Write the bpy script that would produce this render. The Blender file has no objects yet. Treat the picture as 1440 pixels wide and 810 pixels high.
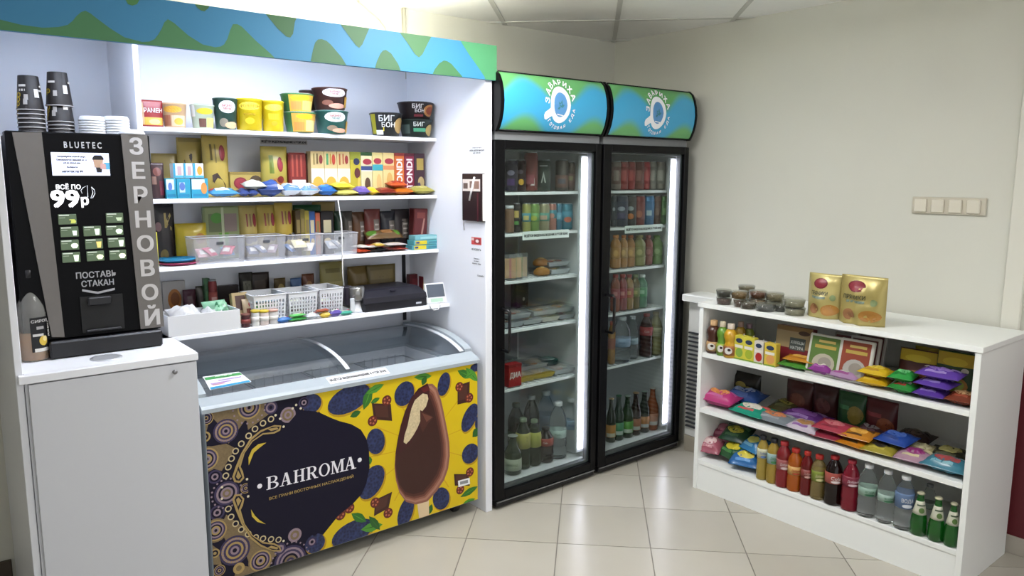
import bpy, math, random
from mathutils import Vector

# ------------------------------------------------------------------ camera
scene = bpy.context.scene
COL = scene.collection
FPX, PITCH, ROLL, YAW = 1066.0, math.radians(8.402), math.radians(0.184), math.radians(39.022)
CAM = Vector((0.0, 0.0, 1.55))
_f = Vector((math.sin(YAW)*math.cos(PITCH), math.cos(YAW)*math.cos(PITCH), -math.sin(PITCH)))
_r = Vector((math.cos(YAW), -math.sin(YAW), 0.0))
_u = _r.cross(_f)
RT = _r*math.cos(ROLL) + _u*math.sin(ROLL)
UP = -_r*math.sin(ROLL) + _u*math.cos(ROLL)
FW = _f
cam_data = bpy.data.cameras.new('camera')
cam_data.sensor_width = 36.0
cam_data.lens = FPX/1440*36.0
cam_data.clip_start = 0.05
cam = bpy.data.objects.new('camera', cam_data)
COL.objects.link(cam)
from mathutils import Matrix
cam.matrix_world = Matrix(((RT.x, UP.x, -FW.x, CAM.x), (RT.y, UP.y, -FW.y, CAM.y), (RT.z, UP.z, -FW.z, CAM.z), (0, 0, 0, 1)))
scene.camera = cam

# ------------------------------------------------------------------ world, exposure
world = bpy.data.worlds.new('room_world')
scene.world = world
world.use_nodes = True
world.node_tree.nodes['Background'].inputs[0].default_value = (0.95, 0.97, 1.0, 1)
world.node_tree.nodes['Background'].inputs[1].default_value = 0.65
vs = scene.view_settings
scene.display_settings.display_device = 'sRGB'
vs.view_transform = 'Standard'
vs.look = 'None'
vs.exposure = 0.68
vs.gamma = 1.0
vs.use_curve_mapping = False

LAMP_COL = '#ffffff'
CEIL_LAMP = 13.0      # strength of the added ceiling light panels, out of view
LED_TOP = 60.0       # batten lamp lying on top of the stand
LED_ALCOVE = 36.0    # short lamp bar over the coffee machine
LED_HEADER = 86.0     # lamp bar behind the header board
LED_FRIDGE = 10.0     # light strips inside the fridges

# ------------------------------------------------------------------ survey helpers: a sight line of the photograph meets a known plane
def ray(u, v):
    return RT*((u-720)/FPX) - UP*((v-405)/FPX) + FW
def at_x(u, v, x):
    d = ray(u, v); return CAM + d*((x-CAM.x)/d.x)
def at_y(u, v, y):
    d = ray(u, v); return CAM + d*((y-CAM.y)/d.y)
def at_z(u, v, z):
    d = ray(u, v); return CAM + d*((z-CAM.z)/d.z)

# ------------------------------------------------------------------ materials
def lin(c):
    if isinstance(c, str):
        c = c.lstrip('#')
        c = [int(c[i:i+2], 16)/255 for i in (0, 2, 4)]
        c = [x/12.92 if x <= .04045 else ((x+.055)/1.055)**2.4 for x in c]
    return (c[0], c[1], c[2], 1.0)
MATS = {}
def M(col, rough=.45, metal=0.0, trans=0.0, ior=1.45, coat=0.0, noise=0.0, nscale=30.0, bump=0.0, alpha=1.0, kind=None):
    key = (col, rough, metal, trans, ior, coat, noise, nscale, bump, alpha, kind)
    if key in MATS: return MATS[key]
    m = bpy.data.materials.new('surface_'+str(col).lstrip('#'))
    m.use_nodes = True
    nt = m.node_tree; b = nt.nodes['Principled BSDF']
    b.inputs['Base Color'].default_value = lin(col)
    b.inputs['Roughness'].default_value = rough
    b.inputs['Metallic'].default_value = metal
    b.inputs['Transmission Weight'].default_value = trans
    b.inputs['IOR'].default_value = ior
    b.inputs['Coat Weight'].default_value = coat
    b.inputs['Alpha'].default_value = alpha
    if noise or bump:
        tc = nt.nodes.new('ShaderNodeTexCoord')
        nz = nt.nodes.new('ShaderNodeTexNoise' if kind != 'voronoi' else 'ShaderNodeTexVoronoi')
        nz.inputs['Scale'].default_value = nscale
        nt.links.new(tc.outputs['Object'], nz.inputs['Vector'])
        out = nz.outputs['Fac'] if kind != 'voronoi' else nz.outputs['Distance']
        if noise:
            mx = nt.nodes.new('ShaderNodeMix'); mx.data_type = 'RGBA'
            L = lin(col)
            mx.inputs[6].default_value = (L[0]*(1-noise), L[1]*(1-noise), L[2]*(1-noise), 1)
            mx.inputs[7].default_value = (min(1, L[0]*(1+noise)), min(1, L[1]*(1+noise)), min(1, L[2]*(1+noise)), 1)
            nt.links.new(out, mx.inputs[0]); nt.links.new(mx.outputs[2], b.inputs['Base Color'])
        if bump:
            bp = nt.nodes.new('ShaderNodeBump'); bp.inputs['Strength'].default_value = bump
            bp.inputs['Distance'].default_value = .002
            nt.links.new(out, bp.inputs['Height']); nt.links.new(bp.outputs[0], b.inputs['Normal'])
    MATS[key] = m
    return m
def emit(col, s):
    key = ('emit', col, s)
    if key in MATS: return MATS[key]
    m = bpy.data.materials.new('lit_'+str(col).lstrip('#')); m.use_nodes = True
    b = m.node_tree.nodes['Principled BSDF']
    b.inputs['Base Color'].default_value = lin(col)
    b.inputs['Emission Color'].default_value = lin(col)
    b.inputs['Emission Strength'].default_value = s
    MATS[key] = m
    return m
def pane(tint='#ffffff', ior=1.45, rough=.02):
    key = ('pane', tint, ior, rough)
    if key in MATS: return MATS[key]
    m = bpy.data.materials.new('clear_pane'); m.use_nodes = True
    nt = m.node_tree; nt.nodes.clear()
    o = nt.nodes.new('ShaderNodeOutputMaterial'); mix = nt.nodes.new('ShaderNodeMixShader')
    lw = nt.nodes.new('ShaderNodeLayerWeight'); lw.inputs['Blend'].default_value = .5
    pw = nt.nodes.new('ShaderNodeMath'); pw.operation = 'POWER'; pw.inputs[1].default_value = 5.0
    fr = nt.nodes.new('ShaderNodeMath'); fr.operation = 'MULTIPLY_ADD'; f0 = ((ior-1)/(ior+1))**2
    fr.inputs[1].default_value = 1-f0; fr.inputs[2].default_value = f0
    nt.links.new(lw.outputs['Facing'], pw.inputs[0]); nt.links.new(pw.outputs[0], fr.inputs[0])
    t = nt.nodes.new('ShaderNodeBsdfTransparent'); t.inputs[0].default_value = lin(tint)
    g = nt.nodes.new('ShaderNodeBsdfGlossy'); g.inputs['Roughness'].default_value = rough
    nt.links.new(fr.outputs[0], mix.inputs[0]); nt.links.new(t.outputs[0], mix.inputs[1]); nt.links.new(g.outputs[0], mix.inputs[2])
    nt.links.new(mix.outputs[0], o.inputs[0])
    MATS[key] = m
    return m
def film(col, alpha, rough=.25):
    return M(col, rough, alpha=alpha)
WHITE = lambda: M('#e9eaec', .35, noise=.02, nscale=6)

# ------------------------------------------------------------------ mesh helpers
class MB:
    def __init__(s):
        s.v = []; s.f = []; s.m = []; s.s = []; s.mats = []
    def mi(s, mat):
        if mat not in s.mats: s.mats.append(mat)
        return s.mats.index(mat)
    def add(s, vs, fs, mat, smooth=False):
        n = len(s.v); i = s.mi(mat)
        s.v += [tuple(p) for p in vs]
        for f in fs:
            s.f.append([n+k for k in f]); s.m.append(i); s.s.append(smooth)
        return s
    def box(s, x0, x1, y0, y1, z0, z1, mat, b=0.0):
        x0, x1 = sorted((x0, x1)); y0, y1 = sorted((y0, y1)); z0, z1 = sorted((z0, z1))
        c = ((x0+x1)/2, (y0+y1)/2, (z0+z1)/2); h = ((x1-x0)/2, (y1-y0)/2, (z1-z0)/2)
        b = min(b, .45*min(h))
        S = (-1, 1)
        if b <= 0:
            vs = [(c[0]+a*h[0], c[1]+d*h[1], c[2]+e*h[2]) for a in S for d in S for e in S]
            fs = [(0, 1, 3, 2), (4, 6, 7, 5), (0, 4, 5, 1), (2, 3, 7, 6), (0, 2, 6, 4), (1, 5, 7, 3)]
            return s.add(vs, fs, mat)
        vs = []; ix = {}
        for a in S:
            for d in S:
                for e in S:
                    for ax in range(3):
                        q = [h[0]-b, h[1]-b, h[2]-b]; q[ax] = h[ax]
                        ix[(a, d, e, ax)] = len(vs)
                        vs.append((c[0]+a*q[0], c[1]+d*q[1], c[2]+e*q[2]))
        fs = []
        for a in S:
            fs.append([ix[(a, d, e, 0)] for d, e in ((-1, -1), (1, -1), (1, 1), (-1, 1))])
            fs.append([ix[(d, a, e, 1)] for d, e in ((-1, -1), (1, -1), (1, 1), (-1, 1))])
            fs.append([ix[(d, e, a, 2)] for d, e in ((-1, -1), (1, -1), (1, 1), (-1, 1))])
            for d in S:
                fs.append([ix[(a, d, -1, 0)], ix[(a, d, 1, 0)], ix[(a, d, 1, 1)], ix[(a, d, -1, 1)]])
                fs.append([ix[(a, -1, d, 0)], ix[(a, 1, d, 0)], ix[(a, 1, d, 2)], ix[(a, -1, d, 2)]])
                fs.append([ix[(-1, a, d, 1)], ix[(1, a, d, 1)], ix[(1, a, d, 2)], ix[(-1, a, d, 2)]])
                for e in S:
                    fs.append([ix[(a, d, e, 0)], ix[(a, d, e, 1)], ix[(a, d, e, 2)]])
        C0 = Vector(c); out = []
        for f in fs:
            P = [Vector(vs[i]) for i in f]
            n = (P[1]-P[0]).cross(P[2]-P[0])
            if n.dot(sum(P, Vector())/len(P) - C0) < 0: f = f[::-1]
            out.append(f)
        return s.add(vs, out, mat)
    def lathe(s, prof, n, mat, smooth=True, cx=0, cy=0, z0=0, sx=1.0, sy=1.0):
        vs = []; fs = []
        for r, z in prof:
            for k in range(n):
                a = 2*math.pi*k/n
                vs.append((cx+r*sx*math.cos(a), cy+r*sy*math.sin(a), z0+z))
        for i in range(len(prof)-1):
            for k in range(n):
                k2 = (k+1) % n
                fs.append((i*n+k, i*n+k2, (i+1)*n+k2, (i+1)*n+k))
        if prof[0][0] > 1e-6: fs.append(tuple(range(n))[::-1])
        if prof[-1][0] > 1e-6: fs.append(tuple((len(prof)-1)*n+k for k in range(n)))
        return s.add(vs, fs, mat, smooth)
    def tube(s, pts, r, mat, n=8, cap=True):
        pts = [Vector(p) for p in pts]; vs = []; fs = []
        up = Vector((0, 0, 1))
        for i, p in enumerate(pts):
            t = (pts[min(i+1, len(pts)-1)]-pts[max(i-1, 0)]).normalized()
            a = t.cross(up)
            if a.length < .05: a = t.cross(Vector((1, 0, 0)))
            a.normalize(); b = t.cross(a)
            rr = r[i] if isinstance(r, (list, tuple)) else r
            for k in range(n):
                q = 2*math.pi*k/n
                vs.append(p + a*(rr*math.cos(q)) + b*(rr*math.sin(q)))
        for i in range(len(pts)-1):
            for k in range(n):
                k2 = (k+1) % n
                fs.append((i*n+k, (i+1)*n+k, (i+1)*n+k2, i*n+k2))
        if cap:
            fs.append(tuple(range(n))); fs.append(tuple((len(pts)-1)*n+k for k in range(n))[::-1])
        return s.add(vs, fs, mat, True)
    def prism(s, poly, axis, a0, a1, mat, smooth=False):
        # extrude a closed 2D outline along 'x', 'y' or 'z'
        def P(p, t):
            return {'x': (t, p[0], p[1]), 'y': (p[0], t, p[1]), 'z': (p[0], p[1], t)}[axis]
        n = len(poly)
        vs = [P(p, a0) for p in poly]+[P(p, a1) for p in poly]
        fs = [tuple(range(n))[::-1], tuple(range(n, 2*n))]+[(i, (i+1) % n, n+(i+1) % n, n+i) for i in range(n)]
        return s.add(vs, fs, mat, smooth)
    def build(s, name, parent=None, loc=None, off=None):
        if off is not None:
            s.v = [(p[0]-off[0], p[1]-off[1], p[2]-off[2]) for p in s.v]
        me = bpy.data.meshes.new(name)
        me.from_pydata(s.v, [], s.f)
        for m in s.mats: me.materials.append(m)
        for p, i, sm in zip(me.polygons, s.m, s.s):
            p.material_index = i; p.use_smooth = sm
        me.update()
        import bmesh
        bm = bmesh.new(); bm.from_mesh(me)
        bmesh.ops.recalc_face_normals(bm, faces=bm.faces) if s.fixn else None
        bm.to_mesh(me); bm.free()
        o = bpy.data.objects.new(name, me)
        COL.objects.link(o)
        if parent is not None: o.parent = parent
        if loc is not None: o.location = loc
        return o
    fixn = True
def tag(o, label, cat, group=None):
    o['label'] = label; o['category'] = cat
    if group: o['group'] = group
    return o
def thing(name, label, cat, loc=(0, 0, 0), rz=0.0, group=None):
    o = bpy.data.objects.new(name, None); COL.objects.link(o)
    o.empty_display_size = .05
    o.location = loc; o.rotation_euler = (0, 0, rz)
    return tag(o, label, cat, group)
def structure(o):
    o['kind'] = 'structure'; return o
def copy_tree(o, parent=None):
    c = o.copy(); COL.objects.link(c); c.parent = parent
    for ch in list(o.children): copy_tree(ch, c)
    return c

# ------------------------------------------------------------------ lettering
TXT = {}
def text2d(s, bold=0.0):
    key = (s, bold)
    if key in TXT: return TXT[key]
    cu = bpy.data.curves.new('lettering', 'FONT')
    cu.body = s; cu.size = 1.0; cu.resolution_u = 2
    ob = bpy.data.objects.new('lettering', cu); COL.objects.link(ob)
    dg = bpy.context.evaluated_depsgraph_get()
    me = ob.evaluated_get(dg).to_mesh()
    vs = [(v.co.x, v.co.y) for v in me.vertices]; fs = [tuple(p.vertices) for p in me.polygons]
    ob.evaluated_get(dg).to_mesh_clear()
    bpy.data.objects.remove(ob); bpy.data.curves.remove(cu)
    if not vs: vs = [(0, 0), (1, 0), (1, 1)]; fs = []
    if bold and fs:      # heavier strokes: the outline is laid down four times, slightly shifted
        n0, b0 = list(vs), list(fs); vs = []; fs = []
        for dx, dy in ((-bold, -bold*.7), (bold, -bold*.7), (-bold, bold*.7), (bold, bold*.7)):
            k = len(vs); vs += [(x+dx, y+dy) for x, y in n0]; fs += [tuple(i+k for i in f) for f in b0]
    x0 = min(v[0] for v in vs); x1 = max(v[0] for v in vs); y0 = min(v[1] for v in vs); y1 = max(v[1] for v in vs)
    vs = [((x-(x0+x1)/2), (y-(y0+y1)/2)) for x, y in vs]
    TXT[key] = (vs, fs, x1-x0, y1-y0)
    return TXT[key]

# flat print laid on a surface: surf(u, v, lift), u in -.5..5, v in 0..1
def print_on(surf, W, H, items, fine=1):
    mb = MB(); mb.fixn = False
    for k, it in enumerate(items):
        e = .0006+.0004*k
        t = it[0]
        if t == 'r':
            _, u0, v0, u1, v1, col = it[:6]
            nu = max(1, int(math.ceil(abs(u1-u0)*8*fine))) if fine else 1
            nv = max(1, int(math.ceil(abs(v1-v0)*6*fine))) if fine else 1
            vs = [surf(u0+(u1-u0)*i/nu, v0+(v1-v0)*j/nv, e) for j in range(nv+1) for i in range(nu+1)]
            fs = [(j*(nu+1)+i, j*(nu+1)+i+1, (j+1)*(nu+1)+i+1, (j+1)*(nu+1)+i) for j in range(nv) for i in range(nu)]
            mb.add(vs, fs, M(col, it[6] if len(it) > 6 else .4))
        elif t == 'e':
            _, cu, cv, ru, rv, col = it[:6]
            n = 16; rings = (0.34, .67, 1.0) if fine else (1.0,)
            vs = [surf(cu, cv, e)]
            for q in rings:
                vs += [surf(cu+ru*q*math.cos(2*math.pi*i/n), cv+rv*q*math.sin(2*math.pi*i/n), e) for i in range(n)]
            fs = [(0, 1+i, 1+(i+1) % n) for i in range(n)]
            for q in range(len(rings)-1): fs += [(1+q*n+i, 1+q*n+n+i, 1+q*n+n+(i+1) % n, 1+q*n+(i+1) % n) for i in range(n)]
            mb.add(vs, fs, M(col, .4))
        elif t == 'p':
            _, pts, col = it[:3]
            vs = [surf(a, b, e) for a, b in pts]
            mb.add(vs, [tuple(range(len(vs)))], M(col, .4))
        elif t == 't':
            _, s, cu, cv, hh, col = it[:6]
            rot = it[6] if len(it) > 6 else 0
            wmax = it[7] if len(it) > 7 else None
            bold = it[8] if len(it) > 8 else .015
            vs2, fs, tw, th = text2d(s, bold)
            sc = hh*(H if not rot else W)/max(th, 1e-3); sx = sc
            if wmax:
                lim = wmax*(W if not rot else H)
                if tw*sc > lim: sx = lim/tw
            vs = []
            for i_, (x, y) in enumerate(vs2):
                x *= sx; y *= sc
                if rot: x, y = -y, x
                vs.append(surf(cu+x/W, cv+y/H, e+(.0014 if fine else 0)+.0001*(i_*4//len(vs2))))
            mb.add(vs, fs, M(col, .4))
    return mb
# ================================================================== THE ROOM
RX0, RX1, RY0, RY1, ZC = -2.3, 3.5, -2.3, 3.33, 2.357
WALLMAT = M('#d2d1c6', .75, noise=.03, nscale=3.0, bump=.05)
def clip(poly):
    for ax, lim, sg in ((0, RX0, 1), (0, RX1, -1), (1, RY0, 1), (1, RY1, -1)):
        out = []
        for i in range(len(poly)):
            a, b = poly[i], poly[(i+1) % len(poly)]
            da, db = (a[ax]-lim)*sg, (b[ax]-lim)*sg
            if da >= 0: out.append(a)
            if da*db < 0:
                t = da/(da-db); out.append((a[0]+(b[0]-a[0])*t, a[1]+(b[1]-a[1])*t))
        poly = out
        if len(poly) < 3: return []
    return poly
def area(p):
    return abs(sum(p[i][0]*p[(i+1) % len(p)][1]-p[(i+1) % len(p)][0]*p[i][1] for i in range(len(p))))/2
R2 = math.sqrt(.5)
def diag_cell(i, j, s, u0, v0, gap):
    a0, a1 = u0+i*s+gap, u0+(i+1)*s-gap
    b0, b1 = v0+j*s+gap, v0+(j+1)*s-gap
    return [((a+b)*R2, (b-a)*R2) for a, b in ((a0, b0), (a1, b0), (a1, b1), (a0, b1))]
floor = structure(MB().box(RX0-.1, RX1+.1, RY0-.1, RY1+.1, -.12, -.003, M('#78736a', .8)).build('floor'))
TILE = [M(c, .27, noise=.035, nscale=5) for c in ('#b2ada1', '#aea99d', '#b6b1a5')]
random.seed(4)
for i in range(-16, 18):
    for j in range(-12, 18):
        p = clip(diag_cell(i, j, .393, .272, 3.046, .0022))
        if len(p) >= 3 and area(p) > .002:
            MB().prism(p, 'z', -.012, 0.0, random.choice(TILE)).build('tile', floor)
ceiling = structure(MB().box(RX0-.1, RX1+.1, RY0-.1, RY1+.1, ZC+.03, ZC+.12, M('#6b6a66', .8)).build('ceiling'))
CT = M('#f8f7f3', .85, noise=.02, nscale=20)
LAMP_CELLS = {(-1, -3), (1, -5), (1, -7)}
LAMP_K = {(-1, -3): 1.7, (1, -5): .75, (1, -7): .8}
for i in range(-9, 10):
    for j in range(-12, 7):
        p = clip(diag_cell(i, j, .598, .113, 4.149, .008))
        if len(p) >= 3 and area(p) > .004 and (i, j) not in LAMP_CELLS:
            MB().prism(p, 'z', ZC, ZC+.015, CT).build('tile', ceiling)
TB = M('#c9c8c2', .5)
for k in range(-9, 10):      # the metal runners between the ceiling tiles
    for horiz in (0, 1):
        if horiz:
            kk = k-4
            c = diag_cell(-9, kk, .598, .113, 4.149, 0); d = diag_cell(9, kk, .598, .113, 4.149, 0)
            a, b = Vector(c[0]+(0,)), Vector(d[1]+(0,))
        else:
            c = diag_cell(k, -13, .598, .113, 4.149, 0); d = diag_cell(k, 8, .598, .113, 4.149, 0)
            a, b = Vector(c[0]+(0,)), Vector(d[3]+(0,))
        n = Vector((-(b-a).y, (b-a).x, 0)).normalized()*.012
        p = clip([tuple((a+n)[:2]), tuple((b+n)[:2]), tuple((b-n)[:2]), tuple((a-n)[:2])])
        if len(p) >= 3: MB().prism(p, 'z', ZC-.003-.001*horiz, ZC+.03, TB).build('ceiling_runner', ceiling)
for n_l, (i, j) in enumerate(sorted(LAMP_CELLS)):
    p = diag_cell(i, j, .598, .113, 4.149, .03); q = diag_cell(i, j, .598, .113, 4.149, .045)
    cx = sum(a[0] for a in p)/4; cy = sum(a[1] for a in p)/4
    L = thing('added_ceiling_light', 'added square hanging light panel under the ceiling grid, outside the view', 'ceiling light', (cx, cy, ZC), 0, 'added ceiling light panels')  # unseen hanging panels, added to light the room
    MB().prism(p, 'z', ZC-.11, ZC-.085, M('#f0f0f0', .4)).build('frame', L, off=L.location)
    MB().prism(q, 'z', ZC-.114, ZC-.1105, emit(LAMP_COL, CEIL_LAMP*LAMP_K[(i, j)])).build('diffuser', L, off=L.location)
    MB().prism(q, 'z', ZC-.0845, ZC-.081, emit(LAMP_COL, CEIL_LAMP*.9)).build('added_uplight', L, off=L.location)  # glowing top face added to brighten the ceiling
    MB().tube([(cx, cy, ZC), (cx, cy, ZC-.081)], .012, M('#d0d0d0', .4)).build('rod', L, off=L.location)
# walls
structure(MB().box(RX0-.1, RX1+.1, RY1, RY1+.1, 0, ZC+.1, WALLMAT).build('wall_back'))
wr = structure(MB().box(RX1, RX1+.1, RY0, RY1, 0, ZC+.1, WALLMAT).build('wall_right'))
MB().box(RX1-.004, RX1+.001, RY0, 1.045, .07, .93, M('#5c1a22', .5)).build('painted_dado', wr)
structure(MB().box(RX0-.1, RX0, RY0, RY1, 0, ZC+.1, WALLMAT).build('wall_left'))
# the side behind the camera is left open to let in soft fill light
structure(MB().box(RX1-.02, RX1, 1.045, 1.115, 0, ZC, M('#d8d6ca', .5), .004).build('trim_1'))
SK = M('#a39c8e', .35, noise=.04, nscale=8)
structure(MB().box(RX1-.014, RX1, RY0, 1.04, 0, .075, M('#a9a297', .4), .002).build('baseboard_right'))
structure(MB().box(RX0, .225, RY1-.014, RY1, 0, .09, M('#4f463c', .5), .002).build('baseboard_back'))
# radiator box with a sill beside the fridge
rb = thing('radiator_cover', 'white louvred radiator cover with a sill between fridge and low shelf', 'radiator cover', (3.45, 2.44, 0))
o = rb.location
MB().box(3.40, 3.498, 2.262, 2.62, .092, .868, M('#e3e4e2', .4), .001).build('front_board', rb, off=o)
MB().box(3.395, 3.498, 2.262, 2.62, 0, .09, SK, .001).build('plinth', rb, off=o)
MB().box(3.33, 3.498, 2.262, 2.62, .872, .91, M('#eceeec', .35), .004).build('sill', rb, off=o)
for k in range(23):
    z = .145+k*.0245
    MB().box(3.385, 3.3995, 2.275, 2.61, z, z+.0085, M('#33363a', .5), .001).build('louvre_slot', rb, off=o)
# window sill on the far left
ws = structure(MB().box(-.5, .2, 3.08, 3.328, .925, .955, M('#e4e6ea', .4), .004).build('trim_2'))
# socket frame with four switches
sw = thing('light_switch', 'row of four beige rocker switches on the wall above the low shelf', 'switch', (3.5, 1.355, 1.43))
o = sw.location
MB().box(3.488, 3.4995, 1.209, 1.503, 1.393, 1.466, M('#c6bfae', .4), .004).build('frame', sw, off=o)
for k in range(4):
    y = 1.2255+k*.0705
    MB().box(3.478, 3.489, y+.003, y+.053, 1.401, 1.457, M('#d8d2c2', .3), .004).build('rocker', sw, off=o)
# conduit and cable by the ceiling
a = at_y(568, 14, RY1-.012)
tag(MB().tube([(a.x, RY1-.012, ZC), (a.x, RY1-.012, 2.02)], .009, M('#b9b4a6', .5)).build('conduit'), 'thin beige conduit running up the wall above the header board', 'conduit')
pts = [at_y(u, v, RY1-.01) for u, v in ((503, 2), (512, 9), (522, 18), (534, 28), (541, 38), (546, 52), (548, 70))]
tag(MB().tube(pts, .0035, M('#a8a497', .6), 6).build('cable'), 'thin loose cable hanging from the ceiling behind the header board', 'cable')

# ================================================================== DISPLAY STAND
YB, PX0, PX1, YF = 3.31, 2.01, 2.046, 2.666
ST = thing('display_stand', 'white built-in display stand with shelves and a printed header board', 'stand', (1.1, 3.0, 0))
o = ST.location
LAM = M('#e6e8ee', .38, noise=.015, nscale=4)
MB().box(.24, PX1, YB, YB+.018, 0, 2.07, LAM).build('back_panel', ST, off=o)
MB().box(PX0, PX1, YF, YB, 0, 2.051, LAM, .0015).build('side_panel', ST, off=o)
MB().box(.235, .255, YF, YB, 0, 2.051, LAM, .0015).build('side_panel', ST, off=o)
MB().box(.683, .701, 2.925, YB, .97, 2.05, LAM, .001).build('divider', ST, off=o)
MB().box(.24, PX1, 2.68, YB, 2.052, 2.068, LAM).build('top_board', ST, off=o)
SZ = [1.726, 1.46, 1.203, .95]
SY = [3.05, 3.047, 3.04, 2.95]
for z, y in zip(SZ, SY):
    MB().box(.703, PX0-.001, y, YB-.001, z-.016, z, LAM, .001).build('shelf', ST, off=o)
hb = MB().box(.235, PX1+.012, 2.648, 2.664, 1.955, 2.10, M('#357ca6', .5), .001).build('header_board', ST, off=o)
def hp(pts):
    return [(lambda q: (q.x, q.z))(at_y(a/2, b/2, 2.648)) for a, b in pts]
Z0h, Z1h = 1.9555, 2.0995
def clampz(P): return [(max(.2355, min(PX1+.0115, x)), max(Z0h, min(Z1h, z))) for x, z in P]
GREENS = [
 ([(-30, 40), (0, 55), (60, 70), (120, 78), (165, 76), (190, 70), (205, 58), (215, 45), (228, 34), (240, 30), (255, 38), (270, 50), (310, 80), (350, 105), (400, 118), (420, 117), (435, 110), (445, 97), (455, 80), (462, 63), (472, 54), (490, 65), (530, 100), (570, 125), (605, 133), (620, 131), (630, 125), (640, 108), (647, 85), (655, 68), (668, 68), (680, 75), (720, 115), (760, 150), (790, 180), (780, 200), (400, 200), (-30, 120)], '#437950'),
 ([(868, 200), (880, 140), (886, 120), (894, 111), (905, 110), (918, 115), (930, 125), (960, 160), (990, 210)], '#37623f'),
 ([(1048, 215), (1060, 172), (1070, 150), (1077, 142), (1085, 140), (1100, 150), (1120, 180), (1138, 230)], '#37623f'),
 ([(1205, 235), (1222, 195), (1235, 178), (1248, 170), (1258, 172), (1270, 180), (1300, 215), (1310, 240)], '#3a6942'),
 ([(1285, 100), (1400, 110), (1400, 250), (1372, 250), (1362, 215), (1345, 190), (1320, 155)], '#498c60'),
 ([(330, -40), (400, -40), (395, -5), (385, 12), (372, 16), (360, 12)], '#437942'),
 ([(535, -5), (600, 0), (585, 24), (575, 32), (565, 30), (555, 22)], '#3d6b3f'),
 ([(735, 25), (840, 35), (829, 62), (824, 95), (816, 106), (805, 103), (780, 80)], '#396541'),
 ([(948, 55), (1045, 65), (1034, 90), (1019, 125), (1010, 135), (1000, 127), (980, 100)], '#396541'),
 ([(1115, 80), (1218, 95), (1205, 118), (1188, 153), (1178, 162), (1166, 152), (1145, 120)], '#427048')]
mb = MB()
def clip2(P, x0, x1, z0, z1):
    for ax, lim, sg in ((0, x0, 1), (0, x1, -1), (1, z0, 1), (1, z1, -1)):
        out = []
        for i in range(len(P)):
            a, b = P[i], P[(i+1) % len(P)]
            da, db = (a[ax]-lim)*sg, (b[ax]-lim)*sg
            if da >= 0: out.append(a)
            if da*db < 0:
                t = da/(da-db); out.append((a[0]+(b[0]-a[0])*t, a[1]+(b[1]-a[1])*t))
        P = out
        if not P: return P
    return P
def tri_poly(mb, P, y, mat):
    # flat outline in the x-z plane, triangulated by the tessellator
    from mathutils.geometry import tessellate_polygon
    T = tessellate_polygon([[Vector((a, b, 0)) for a, b in P]])
    mb.add([(a, y, b) for a, b in P], [tuple(t) for t in T], mat)
for k, (pts, c) in enumerate(GREENS):
    P = clip2(hp(pts), .2355, PX1+.0115, Z0h, Z1h)
    if len(P) > 2: tri_poly(mb, P, 2.6474-.00005*k, M(c, .5))
for s in mb.mats: pass
mb.fixn = False
mb.build('wave_print', hb, off=o)
# lamp bar hidden behind the header
lb = thing('led_bar', 'slim lit lamp bar under the stand top behind the header board', 'lamp', (1.35, 2.72, 2.03))
MB().box(.74, 1.64, 2.70, 2.735, 2.035, 2.051, M('#d0d0d0', .4), .002).build('housing', lb, off=lb.location)
MB().box(.76, 1.62, 2.704, 2.731, 2.029, 2.0345, emit('#eef2ff', LED_HEADER)).build('tube', lb, off=lb.location)
al = thing('led_bar', 'short lit lamp bar under the stand top over the coffee machine', 'lamp', (.47, 2.72, 2.03))
MB().box(.30, .64, 2.70, 2.735, 2.035, 2.051, M('#d0d0d0', .4), .002).build('housing', al, off=al.location)
MB().box(.31, .63, 2.704, 2.731, 2.029, 2.0345, emit('#eef2ff', LED_ALCOVE)).build('tube', al, off=al.location)
bl = thing('batten_lamp', 'long lit batten lamp lying on top of the stand behind the header', 'lamp', (1.55, 2.78, 2.069))
MB().box(1.1, 1.99, 2.75, 2.81, 2.069, 2.088, M('#e0e0e0', .4), .002).build('housing', bl, off=bl.location)
MB().tube([(1.12, 2.78, 2.104), (1.97, 2.78, 2.104)], .0145, emit('#fffce8', LED_TOP), 12).build('tube', bl, off=bl.location)
# black marks: lettering strip printed on the back panel, wall standards
VID = 'ВЕДЁТСЯ ВИДЕОНАБЛЮДЕНИЕ В ЭТОЙ ЗОНЕ'
a = at_y(369, 198, YB); b = at_y(429, 201, YB)
W_, H_ = b.x-a.x+.02, .022
nb = MB().box(a.x-.01, b.x+.01, YB-.002, YB-.0005, (a.z+b.z)/2-.011, (a.z+b.z)/2+.011, M('#c9c6c4', .6)).build('notice_strip', ST, off=o)
zc = (a.z+b.z)/2; xc = (a.x+b.x)/2
print_on(lambda u, v, e: (xc+u*W_, YB-.002-e, zc-.011+v*.022), W_, H_, [('t', VID, 0, .5, .62, '#08080a', 0, .96, .06)], 0).build('lettering', nb, off=o)
MB().box(1.965, 1.985, YB-.004, YB-.0005, .82, 1.19, M('#26262a', .5), .001).build('wall_standard', ST, off=o)
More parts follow.
